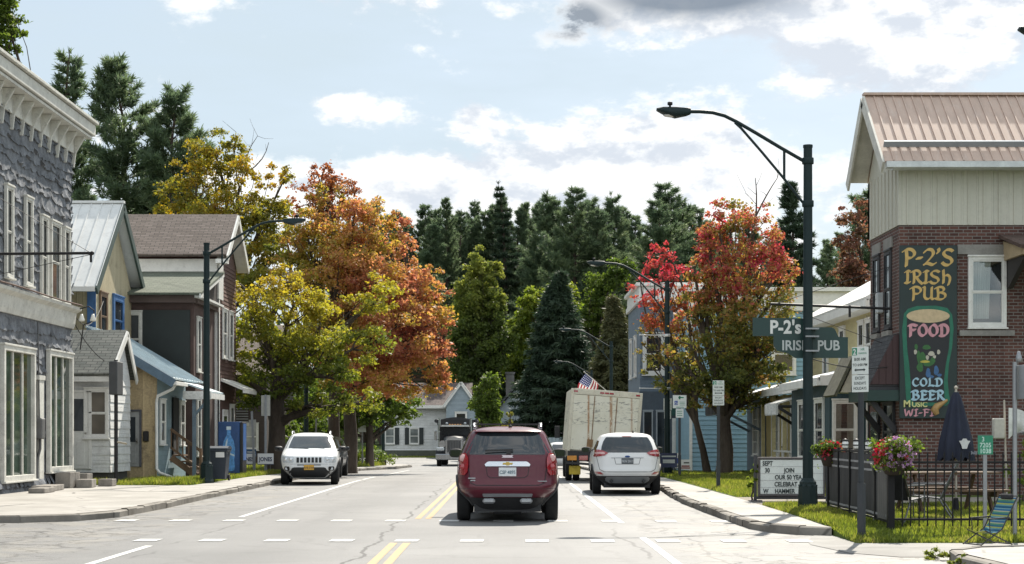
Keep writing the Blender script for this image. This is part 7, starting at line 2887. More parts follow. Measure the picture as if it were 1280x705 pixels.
class Car:
    def __init__(s, name, label, cat, tab, loc, rot, paint, clad=None, zc=0.0, wheels=(1.42, -1.42), wr=.36, tw=.23, track=.79, arch=.44, n=6.0, spec=None, group=None, rim=None, H=None):
        s.t = thing(name, label, cat, loc, rot, group)
        a = np.array(tab, float)
        zs = np.linspace(a[0, 0], a[-1, 0], 64)
        # smooth interpolation of the slice table
        def sm(col):
            v = np.interp(zs, a[:, 0], a[:, col])
            k = np.array([1, 2, 3, 2, 1]) / 9
            p = np.pad(v, 2, mode='edge')
            w = np.convolve(p, k, 'valid')
            w[0], w[-1] = v[0], v[-1]
            return w
        s.zs, s.w, s.yf, s.yr = zs, sm(1), sm(2), sm(3)
        s.n = n
        s.paint = paint
        ring = []
        NP = 168
        th = np.linspace(0, 2 * np.pi, 6000)
        for i, z in enumerate(zs):
            ym, hb = (s.yf[i] + s.yr[i]) / 2, (s.yf[i] - s.yr[i]) / 2
            x = s.w[i] * np.sign(np.cos(th)) * np.abs(np.cos(th)) ** (2 / n)
            y = ym + hb * np.sign(np.sin(th)) * np.abs(np.sin(th)) ** (2 / n)
            L_ = np.concatenate([[0], np.cumsum(np.hypot(np.diff(x), np.diff(y)))])
            q = np.linspace(0, L_[-1], NP + 1)[:-1]
            ring.append(np.stack([np.interp(q, L_, x), np.interp(q, L_, y), np.full(NP, z)], 1))
        A, B = MB(), MB()
        V = np.array(ring)
        idx = lambda i, k: i * NP + k % NP
        for i in range(len(zs) - 1):
            for k in range(NP):
                c = (V[i, k] + V[i + 1, k] + V[i, (k + 1) % NP] + V[i + 1, (k + 1) % NP]) / 4
                if abs(c[0]) > .55 and any((c[1] - wy) ** 2 + (c[2] - wr) ** 2 < arch ** 2 for wy in wheels):
                    continue
                m_ = B if c[2] < zc else A
                m_.f.append((idx(i, k), idx(i, k + 1), idx(i + 1, k + 1), idx(i + 1, k)))
                m_.mi.append(0)
                m_.sm.append(True)
        flat = [tuple(p) for p in V.reshape(-1, 3)]
        A.v = list(flat)
        B.v = list(flat)
        top = (len(zs) - 1) * NP
        A.f.append(tuple(top + k for k in range(NP))); A.mi.append(0); A.sm.append(True)
        for m_, nm, mt in ((A, 'body', paint), (B, 'lower_cladding', clad)):
            if not m_.f:
                continue
            used = sorted({i for f in m_.f for i in f})
            mp = {o: i for i, o in enumerate(used)}
            m_.v = [m_.v[i] for i in used]
            m_.f = [tuple(mp[i] for i in f) for f in m_.f]
            m_.build(nm, mt or paint, s.t)
        m_ = MB()
        m_.box(-.60, .60, s.yr.min() + .35, s.yf.max() - .35, zs[0] - .02, .62)
        for wy in wheels:
            m_.box(-.72, .72, wy - arch + .02, wy + arch - .02, .40, .80)
        m_.build('underbody', M_BLKP, s.t)
        for wy in wheels:
            for sx in (-1, 1):
                m_ = MB()
                prof = [(wr * .62, -tw / 2), (wr * .93, -tw / 2), (wr * .99, -tw / 2 + .02), (wr, -tw / 4), (wr, tw / 4), (wr * .99, tw / 2 - .02), (wr * .93, tw / 2), (wr * .62, tw / 2)]
                m_.lathe(prof, 0, 0, 28)
                m_.v = [(sx * track + z_, wy + x_, wr + y_) for x_, y_, z_ in m_.v]
                tyre = m_.build('wheel', M_TYRE, s.t)
                m_ = MB()
                m_.lathe([(.05, tw / 2 * .5), (wr * .12, tw / 2 * .8), (wr * .16, tw / 2 * .75)], 0, 0, 12)
                for k in range(5):
                    a_ = 2 * math.pi * k / 5
                    m_.bar((wr * .1 * math.cos(a_), wr * .1 * math.sin(a_), tw * .36), (wr * .6 * math.cos(a_), wr * .6 * math.sin(a_), tw * .40), .06, .03)
                m_.lathe([(wr * .56, tw * .2), (wr * .64, tw * .44), (wr * .66, tw * .44), (wr * .66, tw * .2)], 0, 0, 24)
                m_.v = [(sx * (track + z_), wy + x_, wr + y_) for x_, y_, z_ in m_.v]
                m_.build('rim', rim or M_RIM, tyre)
        for wy in wheels:
            for sx in (-1, 1):
                m_ = MB()
                pts = []
                for a_ in np.linspace(-.15, math.pi + .15, 22):
                    yy, zz = wy + arch * math.cos(a_), max(wr + arch * math.sin(a_), zs[0])
                    pts.append((sx * (s.X(yy, zz) + .004), yy, zz))
                m_.tube(pts, .028, 6)
                m_.build('wheel_arch', clad or paint, s.t)

    def at(s, z):
        return (float(np.interp(z, s.zs, s.w)), float(np.interp(z, s.zs, s.yf)), float(np.interp(z, s.zs, s.yr)))

    def Y(s, x, z, front):
        w, yf, yr = s.at(z)
        ym, hb = (yf + yr) / 2, (yf - yr) / 2
        q = max(0.0, 1 - min(1, abs(x) / w) ** s.n) ** (1 / s.n)
        return ym + hb * q if front else ym - hb * q

    def X(s, y, z):
        w, yf, yr = s.at(z)
        ym, hb = (yf + yr) / 2, (yf - yr) / 2
        return w * max(0.0, 1 - min(1, abs(y - ym) / hb) ** s.n) ** (1 / s.n)

    def patch(s, name, mat, rows, side='rear', eps=.006, K=16, sub=5, parent=None, rim=.02):
        """rows: (z, u0, u1) bottom to top; u is x on the ends, y on the sides"""
        R_ = []
        rows = [tuple(r) for r in rows]
        for i in range(len(rows) - 1):
            for j in range(sub):
                t_ = j / sub
                R_.append(tuple(rows[i][k] * (1 - t_) + rows[i + 1][k] * t_ for k in range(3)))
        R_.append(rows[-1])

        def P(z, u, e):
            if side in ('rear', 'front'):
                return (u, s.Y(u, z, side == 'front') + (e if side == 'front' else -e), z)
            sg = -1 if side == 'left' else 1
            return (sg * (s.X(u, z) + e), u, z)
        m = MB()
        G = [[P(z, u0 + (u1 - u0) * k / K, eps) for k in range(K + 1)] for z, u0, u1 in R_]
        flip = side in ('front', 'left')
        m.grid(G, True, flip)
        edge = G[0] + [r[-1] for r in G[1:]] + G[-1][::-1][1:] + [r[0] for r in G[::-1][1:]]
        In = [(x, y + (rim if side == 'rear' else -rim if side == 'front' else 0), z) if side in ('rear', 'front') else (x - (rim if side == 'right' else -rim), y, z) for x, y, z in edge]
        n = len(edge)
        m.add(edge + In, [(i, i + n, (i + 1) % n + n, (i + 1) % n) if not flip else (i, (i + 1) % n, (i + 1) % n + n, i + n) for i in range(n - 1)])
        return m.build(name, mat, parent or s.t)

    def line(s, pts, side='rear', r=.005, mb=None):
        q = []
        for i in range(len(pts) - 1):
            for j in range(8):
                t_ = j / 8
                u, z = pts[i][0] * (1 - t_) + pts[i + 1][0] * t_, pts[i][1] * (1 - t_) + pts[i + 1][1] * t_
                q.append((u, z))
        q.append(pts[-1])
        if side in ('rear', 'front'):
            P = [(u, s.Y(u, z, side == 'front') + (.001 if side == 'front' else -.001), z) for u, z in q]
        else:
            sg = -1 if side == 'left' else 1
            P = [(sg * (s.X(u, z) + .001), u, z) for u, z in q]
        mb.tube(P, r, 5, True)

    def mirrors(s, y, z, w, mat, size=(.13, .07, .085), glass=True):
        for sx in (-1, 1):
            x = s.at(z)[0]
            m = MB()
            P = []
            for k, (dy, sc) in enumerate(((.09, .25), (.06, .75), (0, 1), (-.05, .97), (-.055, .9))):
                P.append([(sx * (x + w) + size[0] * sc * math.cos(a) * abs(math.cos(a)) ** -.3 if abs(math.cos(a)) > 1e-6 else sx * (x + w), y + dy, z + .06 + size[2] * sc * (math.sin(a) * abs(math.sin(a)) ** -.3 if abs(math.sin(a)) > 1e-6 else 0)) for a in np.linspace(.001, 2 * math.pi + .001, 21)])
            m.grid(P, True, True)
            m.add(P[-1][:-1], [tuple(range(20))])
            m.bar((sx * (x - .12), y + .02, z - .01), (sx * (x + w), y + .02, z + .02), .06, .05)
            mo = m.build('wing_mirror', mat, s.t)
            m = MB()
            m.bbox(sx * (x + w) - size[0] * .8, sx * (x + w) + size[0] * .8, y - .062, y - .056, z + .06 - size[2] * .75, z + .06 + size[2] * .75, .02)
            m.build('mirror_glass', M_CGLASS, mo)

    def plate(s, x, z, side, mat, txt=None, w=.31, h=.155, ink=None):
        e = 1 if side == 'front' else -1
        y = s.Y(x, z, side == 'front') + e * .022
        m = MB()
        m.bbox(x - w / 2, x + w / 2, min(y, y - e * .03), max(y, y - e * .03), z - h / 2, z + h / 2, .004)
        p = m.build('number_plate', mat, s.t)
        if txt:
            m = MB()
            Mx = Matrix.Translation((x, y + e * .003, z - .035))
            if side == 'front':
                Mx = Mx @ Matrix.Rotation(math.pi, 4, 'Z')
            put_text(m, txt, .085, Mx, bold=.02, sx=.85)
            m.build('lettering', ink or M_INK, p)
        return p


# ------------------------------------------------------------------ maroon SUV ahead
TAB = [(.20, .60, 2.00, -1.98), (.27, .66, 2.12, -2.10), (.36, .71, 2.22, -2.20), (.46, .80, 2.30, -2.30), (.54, .885, 2.34, -2.345), (.62, .915, 2.36, -2.36), (.68, .925, 2.35, -2.355), (.74, .925, 2.33, -2.30), (.85, .925, 2.28, -2.285),
       (.95, .92, 2.20, -2.275), (1.0, .915, 1.9, -2.27), (1.05, .91, 1.45, -2.26), (1.10, .90, 1.12, -2.25), (1.16, .885, .98, -2.235), (1.22, .865, .88, -2.215), (1.35, .805, .62, -2.12), (1.50, .735, .30, -2.00), (1.59, .69, .08, -1.93), (1.635, .655, -.05, -1.90),
       (1.67, .59, -.2, -1.80), (1.70, .45, -.4, -1.55), (1.715, .22, -.7, -1.2)]
M_MAROON = car_paint('maroon metallic paint', (.085, .0050, .0150), 0, .28, .35)
c = Car('suv', 'maroon SUV driving away in our lane with a chrome strip on its tailgate', 'car', TAB, (.02, 28.35 + 2.3, 0), 0, M_MAROON, M_BLKP, .44, (1.42, -1.44), .365, .235, .795, .445)
c.patch('rear_window', M_CGLASS, [(1.205, -.735, .735), (1.24, -.745, .745), (1.40, -.66, .66), (1.55, -.575, .575), (1.60, -.53, .53)])
m = MB()
m.bar((-.40, -2.235, 1.275), (.10, -2.215, 1.29), .02, .035)
m.box(-.02, .06, -2.25, -2.20, 1.22, 1.30)
m.build('wiper', M_BLKP, c.t)
for sx in (-1, 1):
    tl = c.patch('tail_light', M_REDL, [(.84, sx * .76, sx * .855), (.90, sx * .715, sx * .895), (1.02, sx * .70, sx * .905), (1.14, sx * .70, sx * .90), (1.23, sx * .735, sx * .872)] if sx > 0 else [(.84, -.855, -.76), (.90, -.895, -.715), (1.02, -.905, -.70), (1.14, -.90, -.70), (1.23, -.872, -.735)], 'rear', .028, K=10, rim=.06)
    for zz, r_, mt in ((1.145, .066, M_PALE), (.985, .06, M_REDL)):
        m = MB()
        yy = c.Y(sx * .79, zz, False) - .028
        m.lathe([(r_, 0), (r_, .012), (r_ * .8, .024), (r_ * .2, .03)], 0, 0, 16)
        m.v = [(sx * .79 + a, yy - z_ + sx * 0, zz + b_) for a, b_, z_ in m.v]
        m.build('lamp_ring', mt, tl)
c.patch('chrome_strip', M_CHROME, [(1.00, -.39, .39), (1.035, -.405, .405), (1.075, -.36, .36), (1.085, -.33, .33)], 'rear', .03, rim=.04)
m = MB()
yy = c.Y(0, 1.045, False) - .034
m.prism([(-.09, 1.03), (-.03, 1.03), (-.024, 1.015), (.03, 1.015), (.036, 1.03), (.085, 1.03), (.095, 1.062), (.036, 1.062), (.03, 1.077), (-.024, 1.077), (-.03, 1.062), (-.08, 1.062)][::-1], yy - .012, yy, 'y')
m.build('emblem', pm('gold emblem', (.50, .36, .10), .3, .7), c.t)
m = MB()
yy = c.Y(0, 1.165, False)
m.prism([(-.10, 1.15), (.10, 1.15), (.10, 1.162), (.085, 1.165), (.085, 1.18), (.10, 1.185), (.10, 1.197), (-.10, 1.197), (-.10, 1.185), (-.085, 1.18), (-.085, 1.165), (-.10, 1.162)][::-1], yy - .02, yy + .01, 'y')
m.build('tailgate_badge', pm('pale badge', (.60, .52, .55), .4), c.t)
c.plate(0, .90, 'rear', M_PLATE, 'CSP 4895', ink=pm('plate grey ink', (.10, .16, .20), .5))
m = MB()
for (x0, zt) in ((-.70, .775), (-.66, .735)):
    m.bbox(x0, x0 + (.16 if zt > .75 else .09), c.Y(-.62, zt, False) - .012, c.Y(-.55, zt, False) + .02, zt, zt + .022, .003)
m.bbox(.38, .70, c.Y(.6, .735, False) - .014, c.Y(.38, .735, False) + .03, .725, .742, .003)
m.build('badge', M_SILV, c.t)
m = MB()
c.line([(-.69, .96), (-.675, .80), (-.65, .70), (-.55, .665), (.55, .665), (.65, .70), (.675, .80), (.69, .96)], 'rear', .008, m)
c.line([(-.38, .99), (-.36, .84), (-.30, .795), (.30, .795), (.36, .84), (.38, .99)], 'rear', .006, m)
c.line([(-.92, .60), (-.60, .60), (.60, .60), (.92, .60)], 'rear', .004, m)
m.build('panel_gap', M_BLKP, c.t)
c.patch('bumper_trim', M_SILV, [(.455, -.43, .43), (.505, -.445, .445), (.515, -.43, .43)], 'rear', .035, rim=.06)
c.patch('lower_bumper', M_BLKP, [(.29, -.58, .58), (.38, -.62, .62), (.44, -.64, .64)], 'rear', .015, rim=.05)
for sx in (-1, 1):
    m = MB()
    m.bbox(sx * .33 - .11, sx * .33 + .11, -2.36, -2.2, .34, .43, .03)
    m.build('exhaust', M_SILV, c.t)
m = MB()
m.tube([(-.25, -1.9, .22), (.25, -1.9, .22)], .09, 10)
m.box(-.5, .5, -1.6, -1.3, .20, .34)
m.build('rear_axle', M_BLKP, c.t)
for sx in (-1, 1):
    m = MB()
    m.tube([(sx * .60, -1.72, 1.69), (sx * .61, -1.6, 1.755), (sx * .61, -.2, 1.765), (sx * .60, .0, 1.70)], .022, 8)
    m.bar((sx * .61, -.9, 1.66), (sx * .61, -.9, 1.76), .06, .03)
    m.build('roof_rail', M_SILV, c.t)
for y_ in (-1.15, -.45):
    m = MB()
    m.box(-.58, .58, y_, y_ + .07, 1.742, 1.765)
    m.build('roof_bar', M_BLKP, c.t)
c.patch('spoiler', M_MAROON, [(1.615, -.60, .60), (1.64, -.60, .60), (1.655, -.56, .56)], 'rear', .10, rim=.2)
m = MB()
m.tube([(.05, -1.5, 1.70), (.05, -1.55, 1.92)], .008, 6)
m.lathe([(.035, 1.69), (.03, 1.72), (.012, 1.74)], .05, -1.5, 8)
m.build('aerial', M_BLKP, c.t)
c.mirrors(.62, 1.14, .12, M_BLKP)
for sd_ in ('left', 'right'):
    c.patch('side_window', M_CGLASS, [(1.17, -.30, .72), (1.35, -.25, .45), (1.52, -.22, .12)], sd_)
    c.patch('side_window', M_CGLASS, [(1.17, -1.25, -.38), (1.35, -1.15, -.34), (1.53, -1.05, -.30)], sd_)
    c.patch('side_window', M_CGLASS, [(1.19, -1.95, -1.40), (1.35, -1.85, -1.30), (1.52, -1.72, -1.20)], sd_)
    m = MB()
    c.line([(-.34, .46), (-.34, 1.15)], sd_, .006, m)
    c.line([(.78, .46), (.85, 1.0)], sd_, .006, m)
    c.line([(-1.05, .75), (-1.25, 1.0), (-1.3, 1.15)], sd_, .006, m)
    m.build('door_gap', M_BLKP, c.t)
c.patch('windscreen', M_CGLASS, [(1.14, -.74, .74), (1.35, -.68, .68), (1.58, -.58, .58)], 'front')

# ------------------------------------------------------------------ white hatchback parked on the right
TAB2 = [(.20, .60, 1.95, -1.88), (.28, .66, 2.05, -2.02), (.38, .72, 2.14, -2.12), (.48, .83, 2.20, -2.20), (.56, .885, 2.24, -2.235), (.64, .90, 2.25, -2.24), (.72, .905, 2.22, -2.20), (.85, .905, 2.17, -2.17), (.95, .90, 2.05, -2.15), (1.02, .895, 1.6, -2.13), (1.08, .885, 1.25, -2.10),
        (1.15, .87, 1.05, -2.06), (1.25, .83, .85, -1.97), (1.38, .765, .55, -1.84), (1.48, .70, .28, -1.74), (1.54, .655, .1, -1.69), (1.575, .60, -.05, -1.63), (1.605, .48, -.3, -1.45), (1.62, .25, -.6, -1.1)]
M_WHITE_P = car_paint('white car paint', (.66, .66, .65), 0, .3)
M_WHITE_P2 = car_paint('bright white car paint', (.69, .70, .70), 0, .3)
c = Car('hatchback', 'white hatchback parked at the right kerb behind the box truck', 'car', TAB2, (3.20, 41.5 + 2.2, 0), R(-1.5), M_WHITE_P, M_BLKP, .50, (1.36, -1.36), .35, .22, .775, .425)
c.patch('rear_window', M_CGLASS, [(1.10, -.62, .62), (1.14, -.68, .68), (1.25, -.665, .665), (1.38, -.62, .62), (1.47, -.565, .565), (1.50, -.53, .53)])
for sx in (-1, 1):
    q = [(.99, .80, .86), (1.03, .58, .885), (1.09, .50, .885), (1.15, .62, .868), (1.18, .76, .850)]
    tl = c.patch('tail_light', M_REDL, q if sx > 0 else [(a, -c_, -b_) for a, b_, c_ in q], 'rear', .022, K=10, rim=.05)
    q = [(1.06, .60, .84), (1.09, .57, .84), (1.115, .63, .82)]
    c.patch('lamp_lens', M_PALE, q if sx > 0 else [(a, -c_, -b_) for a, b_, c_ in q], 'rear', .028, K=10, parent=tl)
    q = [(.53, .62, .84), (.60, .70, .875)]
    c.patch('reflector', M_REDL, q if sx > 0 else [(a, -c_, -b_) for a, b_, c_ in q], 'rear', .012, K=6)
c.plate(0, .88, 'rear', pm('dark number plate', (.10, .11, .12), .4), 'FKN 2817', ink=pm('pale plate ink', (.4, .42, .44), .5))
m = MB()
m.ball((0, c.Y(0, .99, False) - .012, .995), (.068, .014, .028), 16, 8)
m.build('emblem', pm('blue oval emblem', (.02, .06, .2), .25, .3), c.t)
m = MB()
m.bbox(-.42, .42, c.Y(0, .965, False) - .012, c.Y(.4, .965, False) + .02, .955, .972, .004)
m.build('tailgate_trim', M_SILV, c.t)
m = MB()
c.line([(-.80, 1.0), (-.72, .66), (-.60, .60), (.60, .60), (.72, .66), (.80, 1.0)], 'rear', .007, m)
c.line([(-.34, .96), (-.30, .80), (.30, .80), (.34, .96)], 'rear', .006, m)
m.build('panel_gap', M_BLKP, c.t)
c.patch('bumper_trim', M_SILV, [(.30, -.46, .46), (.36, -.56, .56), (.42, -.58, .58), (.47, -.54, .54)], 'rear', .02, rim=.05)
c.patch('high_brake_light', M_REDL, [(1.515, -.12, .12), (1.53, -.12, .12)], 'rear', .03)
for sx in (-1, 1):
    m = MB()
    m.lathe([(.03, 0), (.045, 0), (.045, .12), (.03, .12)], 0, 0, 12)
    m.v = [(sx * .42 + a, -2.2 + z_, .36 + b_) for a, b_, z_ in m.v]
    m.build('exhaust', M_BLKP, c.t)
m = MB()
m.prism([(-1.40, 1.60), (-1.24, 1.61), (-1.3, 1.67), (-1.36, 1.67)], .17, .20, 'x')
m.build('aerial_fin', M_BLKP, c.t)
c.mirrors(.85, 1.08, .12, M_BLKP)
for sd_ in ('left', 'right'):
    c.patch('side_window', M_CGLASS, [(1.12, -.35, .80), (1.25, -.32, .62), (1.42, -.28, .22)], sd_)
    c.patch('side_window', M_CGLASS, [(1.12, -1.30, -.42), (1.27, -1.25, -.38), (1.43, -1.10, -.34)], sd_)
    c.patch('side_window', M_CGLASS, [(1.17, -1.80, -1.42), (1.28, -1.74, -1.36), (1.40, -1.58, -1.22)], sd_)
    m = MB()
    c.line([(-.38, .5), (-.38, 1.1)], sd_, .006, m)
    c.line([(.85, .5), (.9, 1.0)], sd_, .006, m)
    m.build('door_gap', M_BLKP, c.t)
c.patch('windscreen', M_CGLASS, [(1.12, -.74, .74), (1.35, -.66, .66), (1.48, -.58, .58)], 'front')

# ------------------------------------------------------------------ white SUV parked on the left, facing us
TAB3 = [(.22, .60, 2.0, -1.98), (.30, .68, 2.10, -2.10), (.40, .78, 2.17, -2.16), (.50, .87, 2.205, -2.20), (.58, .895, 2.215, -2.21), (.66, .905, 2.205, -2.20), (.76, .91, 2.185, -2.19), (.86, .905, 2.165, -2.18), (.93, .895, 2.10, -2.17), (.97, .89, 1.9, -2.16), (1.01, .885, 1.55, -2.15), (1.05, .88, 1.25, -2.14),
        (1.10, .87, 1.08, -2.12), (1.16, .85, .99, -2.09), (1.30, .79, .76, -2.02), (1.45, .72, .50, -1.95), (1.53, .675, .34, -1.90), (1.58, .63, .2, -1.85), (1.61, .54, 0, -1.7), (1.63, .28, -.3, -1.4)]
c = Car('suv', 'white SUV parked facing the camera at the left kerb with a seven slot grille', 'car', TAB3, (-6.32, 49.6 + 2.2, 0), R(180 + 5.2), M_WHITE_P2, M_BLKP, .0, (1.38, -1.26), .36, .235, .775, .44)
c.patch('windscreen', glass_mat('sky reflecting windscreen', (.03, .036, .04), .03, 1.0), [(1.14, -.76, .76), (1.18, -.755, .755), (1.32, -.70, .70), (1.47, -.635, .635), (1.52, -.60, .60)], 'front')
m = MB()
for k in range(7):
    x = -.33 + .11 * k
    pass
m = MB()
c.patch('grille_panel', M_WHITE_P2, [(.69, -.42, .42), (.86, -.42, .42)], 'front', .014)
for k in range(7):
    x = -.345 + .115 * k
    c.patch('grille_slot', pm('black grille', (.008, .008, .009), .5), [(.70, x - .036, x + .036), (.72, x - .04, x + .04), (.845, x - .04, x + .04), (.86, x - .034, x + .034)], 'front', .022, K=4, sub=3)
for sx in (-1, 1):
    q = [(.70, .50, .80), (.74, .47, .83), (.86, .47, .845), (.89, .49, .82)]
    h = c.patch('headlight', M_CLRL, q if sx > 0 else [(a, -c_, -b_) for a, b_, c_ in q], 'front', .02, K=10, rim=.05)
    m = MB()
    for xx, r_ in ((.56, .055), (.71, .06)):
        yy = c.Y(xx, .80, True) + .018
        n0 = len(m.v)
        m.lathe([(r_, 0), (r_, .01), (r_ * .8, .016), (r_ * .3, .014)], 0, 0, 14)
        m.v[n0:] = [(sx * xx + a, yy + z_, .80 + b_) for a, b_, z_ in m.v[n0:]]
    m.build('lamp_bowl', M_CHROME, h)
    q = [(.44, .62, .74), (.48, .60, .78), (.55, .60, .78), (.58, .62, .75)]
    fg = c.patch('fog_light', pm('black grille', (.008, .008, .009), .5), q if sx > 0 else [(a, -c_, -b_) for a, b_, c_ in q], 'front', .014, K=8)
    m = MB()
    yy = c.Y(.69, .51, True) + .01
    m.lathe([(.05, 0), (.05, .01), (.02, .014)], 0, 0, 14)
    m.v = [(sx * .69 + a, yy + z_, .51 + b_) for a, b_, z_ in m.v]
    m.build('lamp_bowl', M_CLRL, fg)
c.patch('lower_bumper', M_BLKP, [(.235, -.62, .62), (.32, -.74, .74), (.40, -.70, .70), (.46, -.56, .56), (.53, -.52, .52), (.555, -.46, .46)], 'front', .012, rim=.05)
c.patch('grille_strip', M_BLKP, [(.615, -.36, .36), (.64, -.36, .36)], 'front', .01)
c.plate(0, .55, 'front', M_PLATEY, 'EXB 5164', ink=pm('plate dark ink', (.06, .05, .04), .5))
m = MB()
c.line([(-.80, .90), (-.74, .965), (-.68, 1.06)], 'front', .004, m)
c.line([(.80, .90), (.74, .965), (.68, 1.06)], 'front', .004, m)
c.line([(-.88, .645), (0, .66), (.88, .645)], 'front', .003, m)
m.build('panel_gap', M_BLKP, c.t)
for sx in (-1, 1):
    m = MB()
    m.tube([(sx * .60, .15, 1.58), (sx * .61, 0, 1.665), (sx * .61, -1.5, 1.67), (sx * .60, -1.7, 1.60)], .022, 8)
    m.build('roof_rail', M_SILV, c.t)
m = MB()
m.bar((-.45, 1.03, 1.135), (.1, .98, 1.15), .02, .02)
m.bar((.05, 1.05, 1.135), (.55, 1.0, 1.15), .02, .02)
m.build('wiper', M_BLKP, c.t)
c.mirrors(.70, 1.06, .13, M_BLKP)
for sd_ in ('left', 'right'):
    c.patch('side_window', M_CGLASS, [(1.12, -.35, .72), (1.28, -.32, .48), (1.48, -.28, .18)], sd_)
    c.patch('side_window', M_CGLASS, [(1.12, -1.30, -.42), (1.28, -1.25, -.38), (1.48, -1.10, -.34)], sd_)
    c.patch('side_window', M_CGLASS, [(1.15, -1.92, -1.42), (1.30, -1.86, -1.36), (1.46, -1.72, -1.22)], sd_)
    m = MB()
    c.line([(-.38, .45), (-.38, 1.1)], sd_, .006, m)
    c.line([(.80, .45), (.86, 1.0)], sd_, .006, m)
    m.build('door_gap', M_BLKP, c.t)
c.patch('rear_window', M_CGLASS, [(1.14, -.68, .68), (1.30, -.64, .64), (1.50, -.56, .56)])

# dark car parked behind it
TABD = [(z_ * .93, w_ * .98, f_, r_) for z_, w_, f_, r_ in TAB3]
c = Car('parked_car', 'dark car parked behind the white SUV on the left, mostly hidden', 'car', TABD, (-6.95, 57.8 + 2.2, 0), R(181), car_paint('dark charcoal car paint', (.020, .021, .024), .2), M_BLKP, .0, (1.35, -1.3), .34, .22, .77, .42)
c.patch('windscreen', M_CGLASS, [(1.07, -.74, .74), (1.22, -.68, .68), (1.40, -.60, .60)], 'front')
for sx in (-1, 1):
    q = [(.66, .55, .82), (.72, .52, .84), (.80, .52, .84), (.83, .56, .8)]
    c.patch('headlight', M_CLRL, q if sx > 0 else [(a, -c_, -b_) for a, b_, c_ in q], 'front', .02, K=8)
c.patch('grille', pm('black grille', (.008, .008, .009), .5), [(.62, -.4, .4), (.80, -.42, .42)], 'front', .014)
c.mirrors(.70, 1.0, .14, car_paint('dark charcoal car paint', (.02, .02, .02)))
for sd_ in ('left', 'right'):
    c.patch('side_window', M_CGLASS, [(1.06, -1.30, .72), (1.36, -1.15, .25)], sd_)
# pale oncoming car half hidden by the box truck
c = Car('oncoming_car', 'white car far down the road showing between the maroon SUV and box truck', 'car', TABD, (3.2, 92, gz(92)), R(180), M_WHITE_P2, M_BLKP, .0, (1.35, -1.3), .34, .22, .77, .42)
c.patch('windscreen', M_CGLASS, [(1.07, -.74, .74), (1.22, -.68, .68), (1.40, -.60, .60)], 'front')
c.patch('grille', pm('black grille', (.008, .008, .009), .5), [(.62, -.4, .4), (.80, -.42, .42)], 'front', .014)
for sx in (-1, 1):
    q = [(.66, .55, .82), (.80, .52, .84)]
    c.patch('headlight', M_CLRL, q if sx > 0 else [(a, -c_, -b_) for a, b_, c_ in q], 'front', .02, K=8)
c.mirrors(.70, 1.0, .14, M_BLKP)

# ------------------------------------------------------------------ box truck
t = thing('box_truck', 'old cream box truck with rust streaked rear door leaning to the right', 'truck', (3.17, 54, 0))
m, g = new_mat('rusty cream box')
co = objco(g)
x_, y_, z_ = g.sep(co)
c_ = g.mix(g.smooth(g.noise(co, 1.3, 4, .6), .3, .7), (.64, .615, .49), (.72, .70, .59))
# scraped bands and runs of rust below the hinges
sc2 = g.smooth(g.noise(g.xyz(g.m('MULTIPLY', x_, 2.2), y_, g.m('MULTIPLY', z_, 9)), 2.0, 6, .75), .52, .58)
band = g.m('MAXIMUM', g.m('MAXIMUM', g.m('EXPONENT', g.m('MULTIPLY', g.m('POWER', g.m('SUBTRACT', z_, 2.62), 2.0), -160)), g.m('EXPONENT', g.m('MULTIPLY', g.m('POWER', g.m('SUBTRACT', z_, 2.38), 2.0), -120))), g.m('EXPONENT', g.m('MULTIPLY', g.m('POWER', g.m('SUBTRACT', z_, 2.05), 2.0), -60)))
c_ = g.mix(g.m('MULTIPLY', g.m('MULTIPLY', sc2, band), .8), c_, (.13, .13, .12))
sc3 = g.smooth(g.noise(co, 7, 5, .75), .62, .67)
c_ = g.mix(g.m('MULTIPLY', sc3, .7), c_, (.16, .14, .11))


def run(xc, w_):
    q = g.m('EXPONENT', g.m('MULTIPLY', g.m('POWER', g.m('SUBTRACT', x_, xc), 2.0), -1 / (w_ * w_)))
    return g.m('MULTIPLY', q, g.smooth(g.noise(g.xyz(g.m('MULTIPLY', x_, 8), y_, g.m('MULTIPLY', z_, 1.6)), 2.2, 5, .7), .34, .50))


rust = g.m('MAXIMUM', g.m('MAXIMUM', run(-.40, .035), run(.36, .045)), g.m('MULTIPLY', run(1.06, .03), .7))
rust = g.m('MAXIMUM', rust, g.m('MULTIPLY', g.m('SUBTRACT', 1.0, g.smooth(z_, 1.0, 1.25)), g.smooth(g.noise(co, 5, 5, .7), .55, .65)))
c_ = g.mix(g.m('MULTIPLY', rust, .9), c_, (.30, .13, .03))
M_BOXT = finish(m, g, c_, .5, 0, .4, bump(g, g.noise(co, 4, 3, .5), .1, .02))
T_ = Matrix.Rotation(R(4.3), 4, 'Y')
m = MB(); m.M = T_
m.bbox(-1.2, 1.2, 0.03, 4.6, .96, 3.05, .02)
m.build('box', M_BOXT, t)
m = MB(); m.M = T_
m.bbox(-1.10, 1.10, -.02, .028, 1.0, 2.86, .006)
d_ = m.build('rear_door', M_BOXT, t)
m = MB(); m.M = T_
for x in (-.40, .36):
    m.tube([(x, -.035, 1.0), (x, -.035, 2.84)], .014, 6)
m.box(-.55, -.35, -.05, -.02, 1.12, 1.38)
m.build('lock_bar', pm('rusty steel', (.22, .13, .06), .7, 0, .35, 6), d_)
m = MB(); m.M = T_
m.bbox(-1.21, -1.10, -.03, .1, .94, 3.06, .01)
m.bbox(1.10, 1.21, -.03, .1, .94, 3.06, .01)
m.bbox(-1.099, 1.099, -.03, .1, 2.87, 3.07, .01)
m.build('rear_frame', pm('cream frame paint', (.58, .55, .44), .5, 0, .15, 3, dirt=(.28, .15, .06), damt=.5), t)
m = MB(); m.M = T_
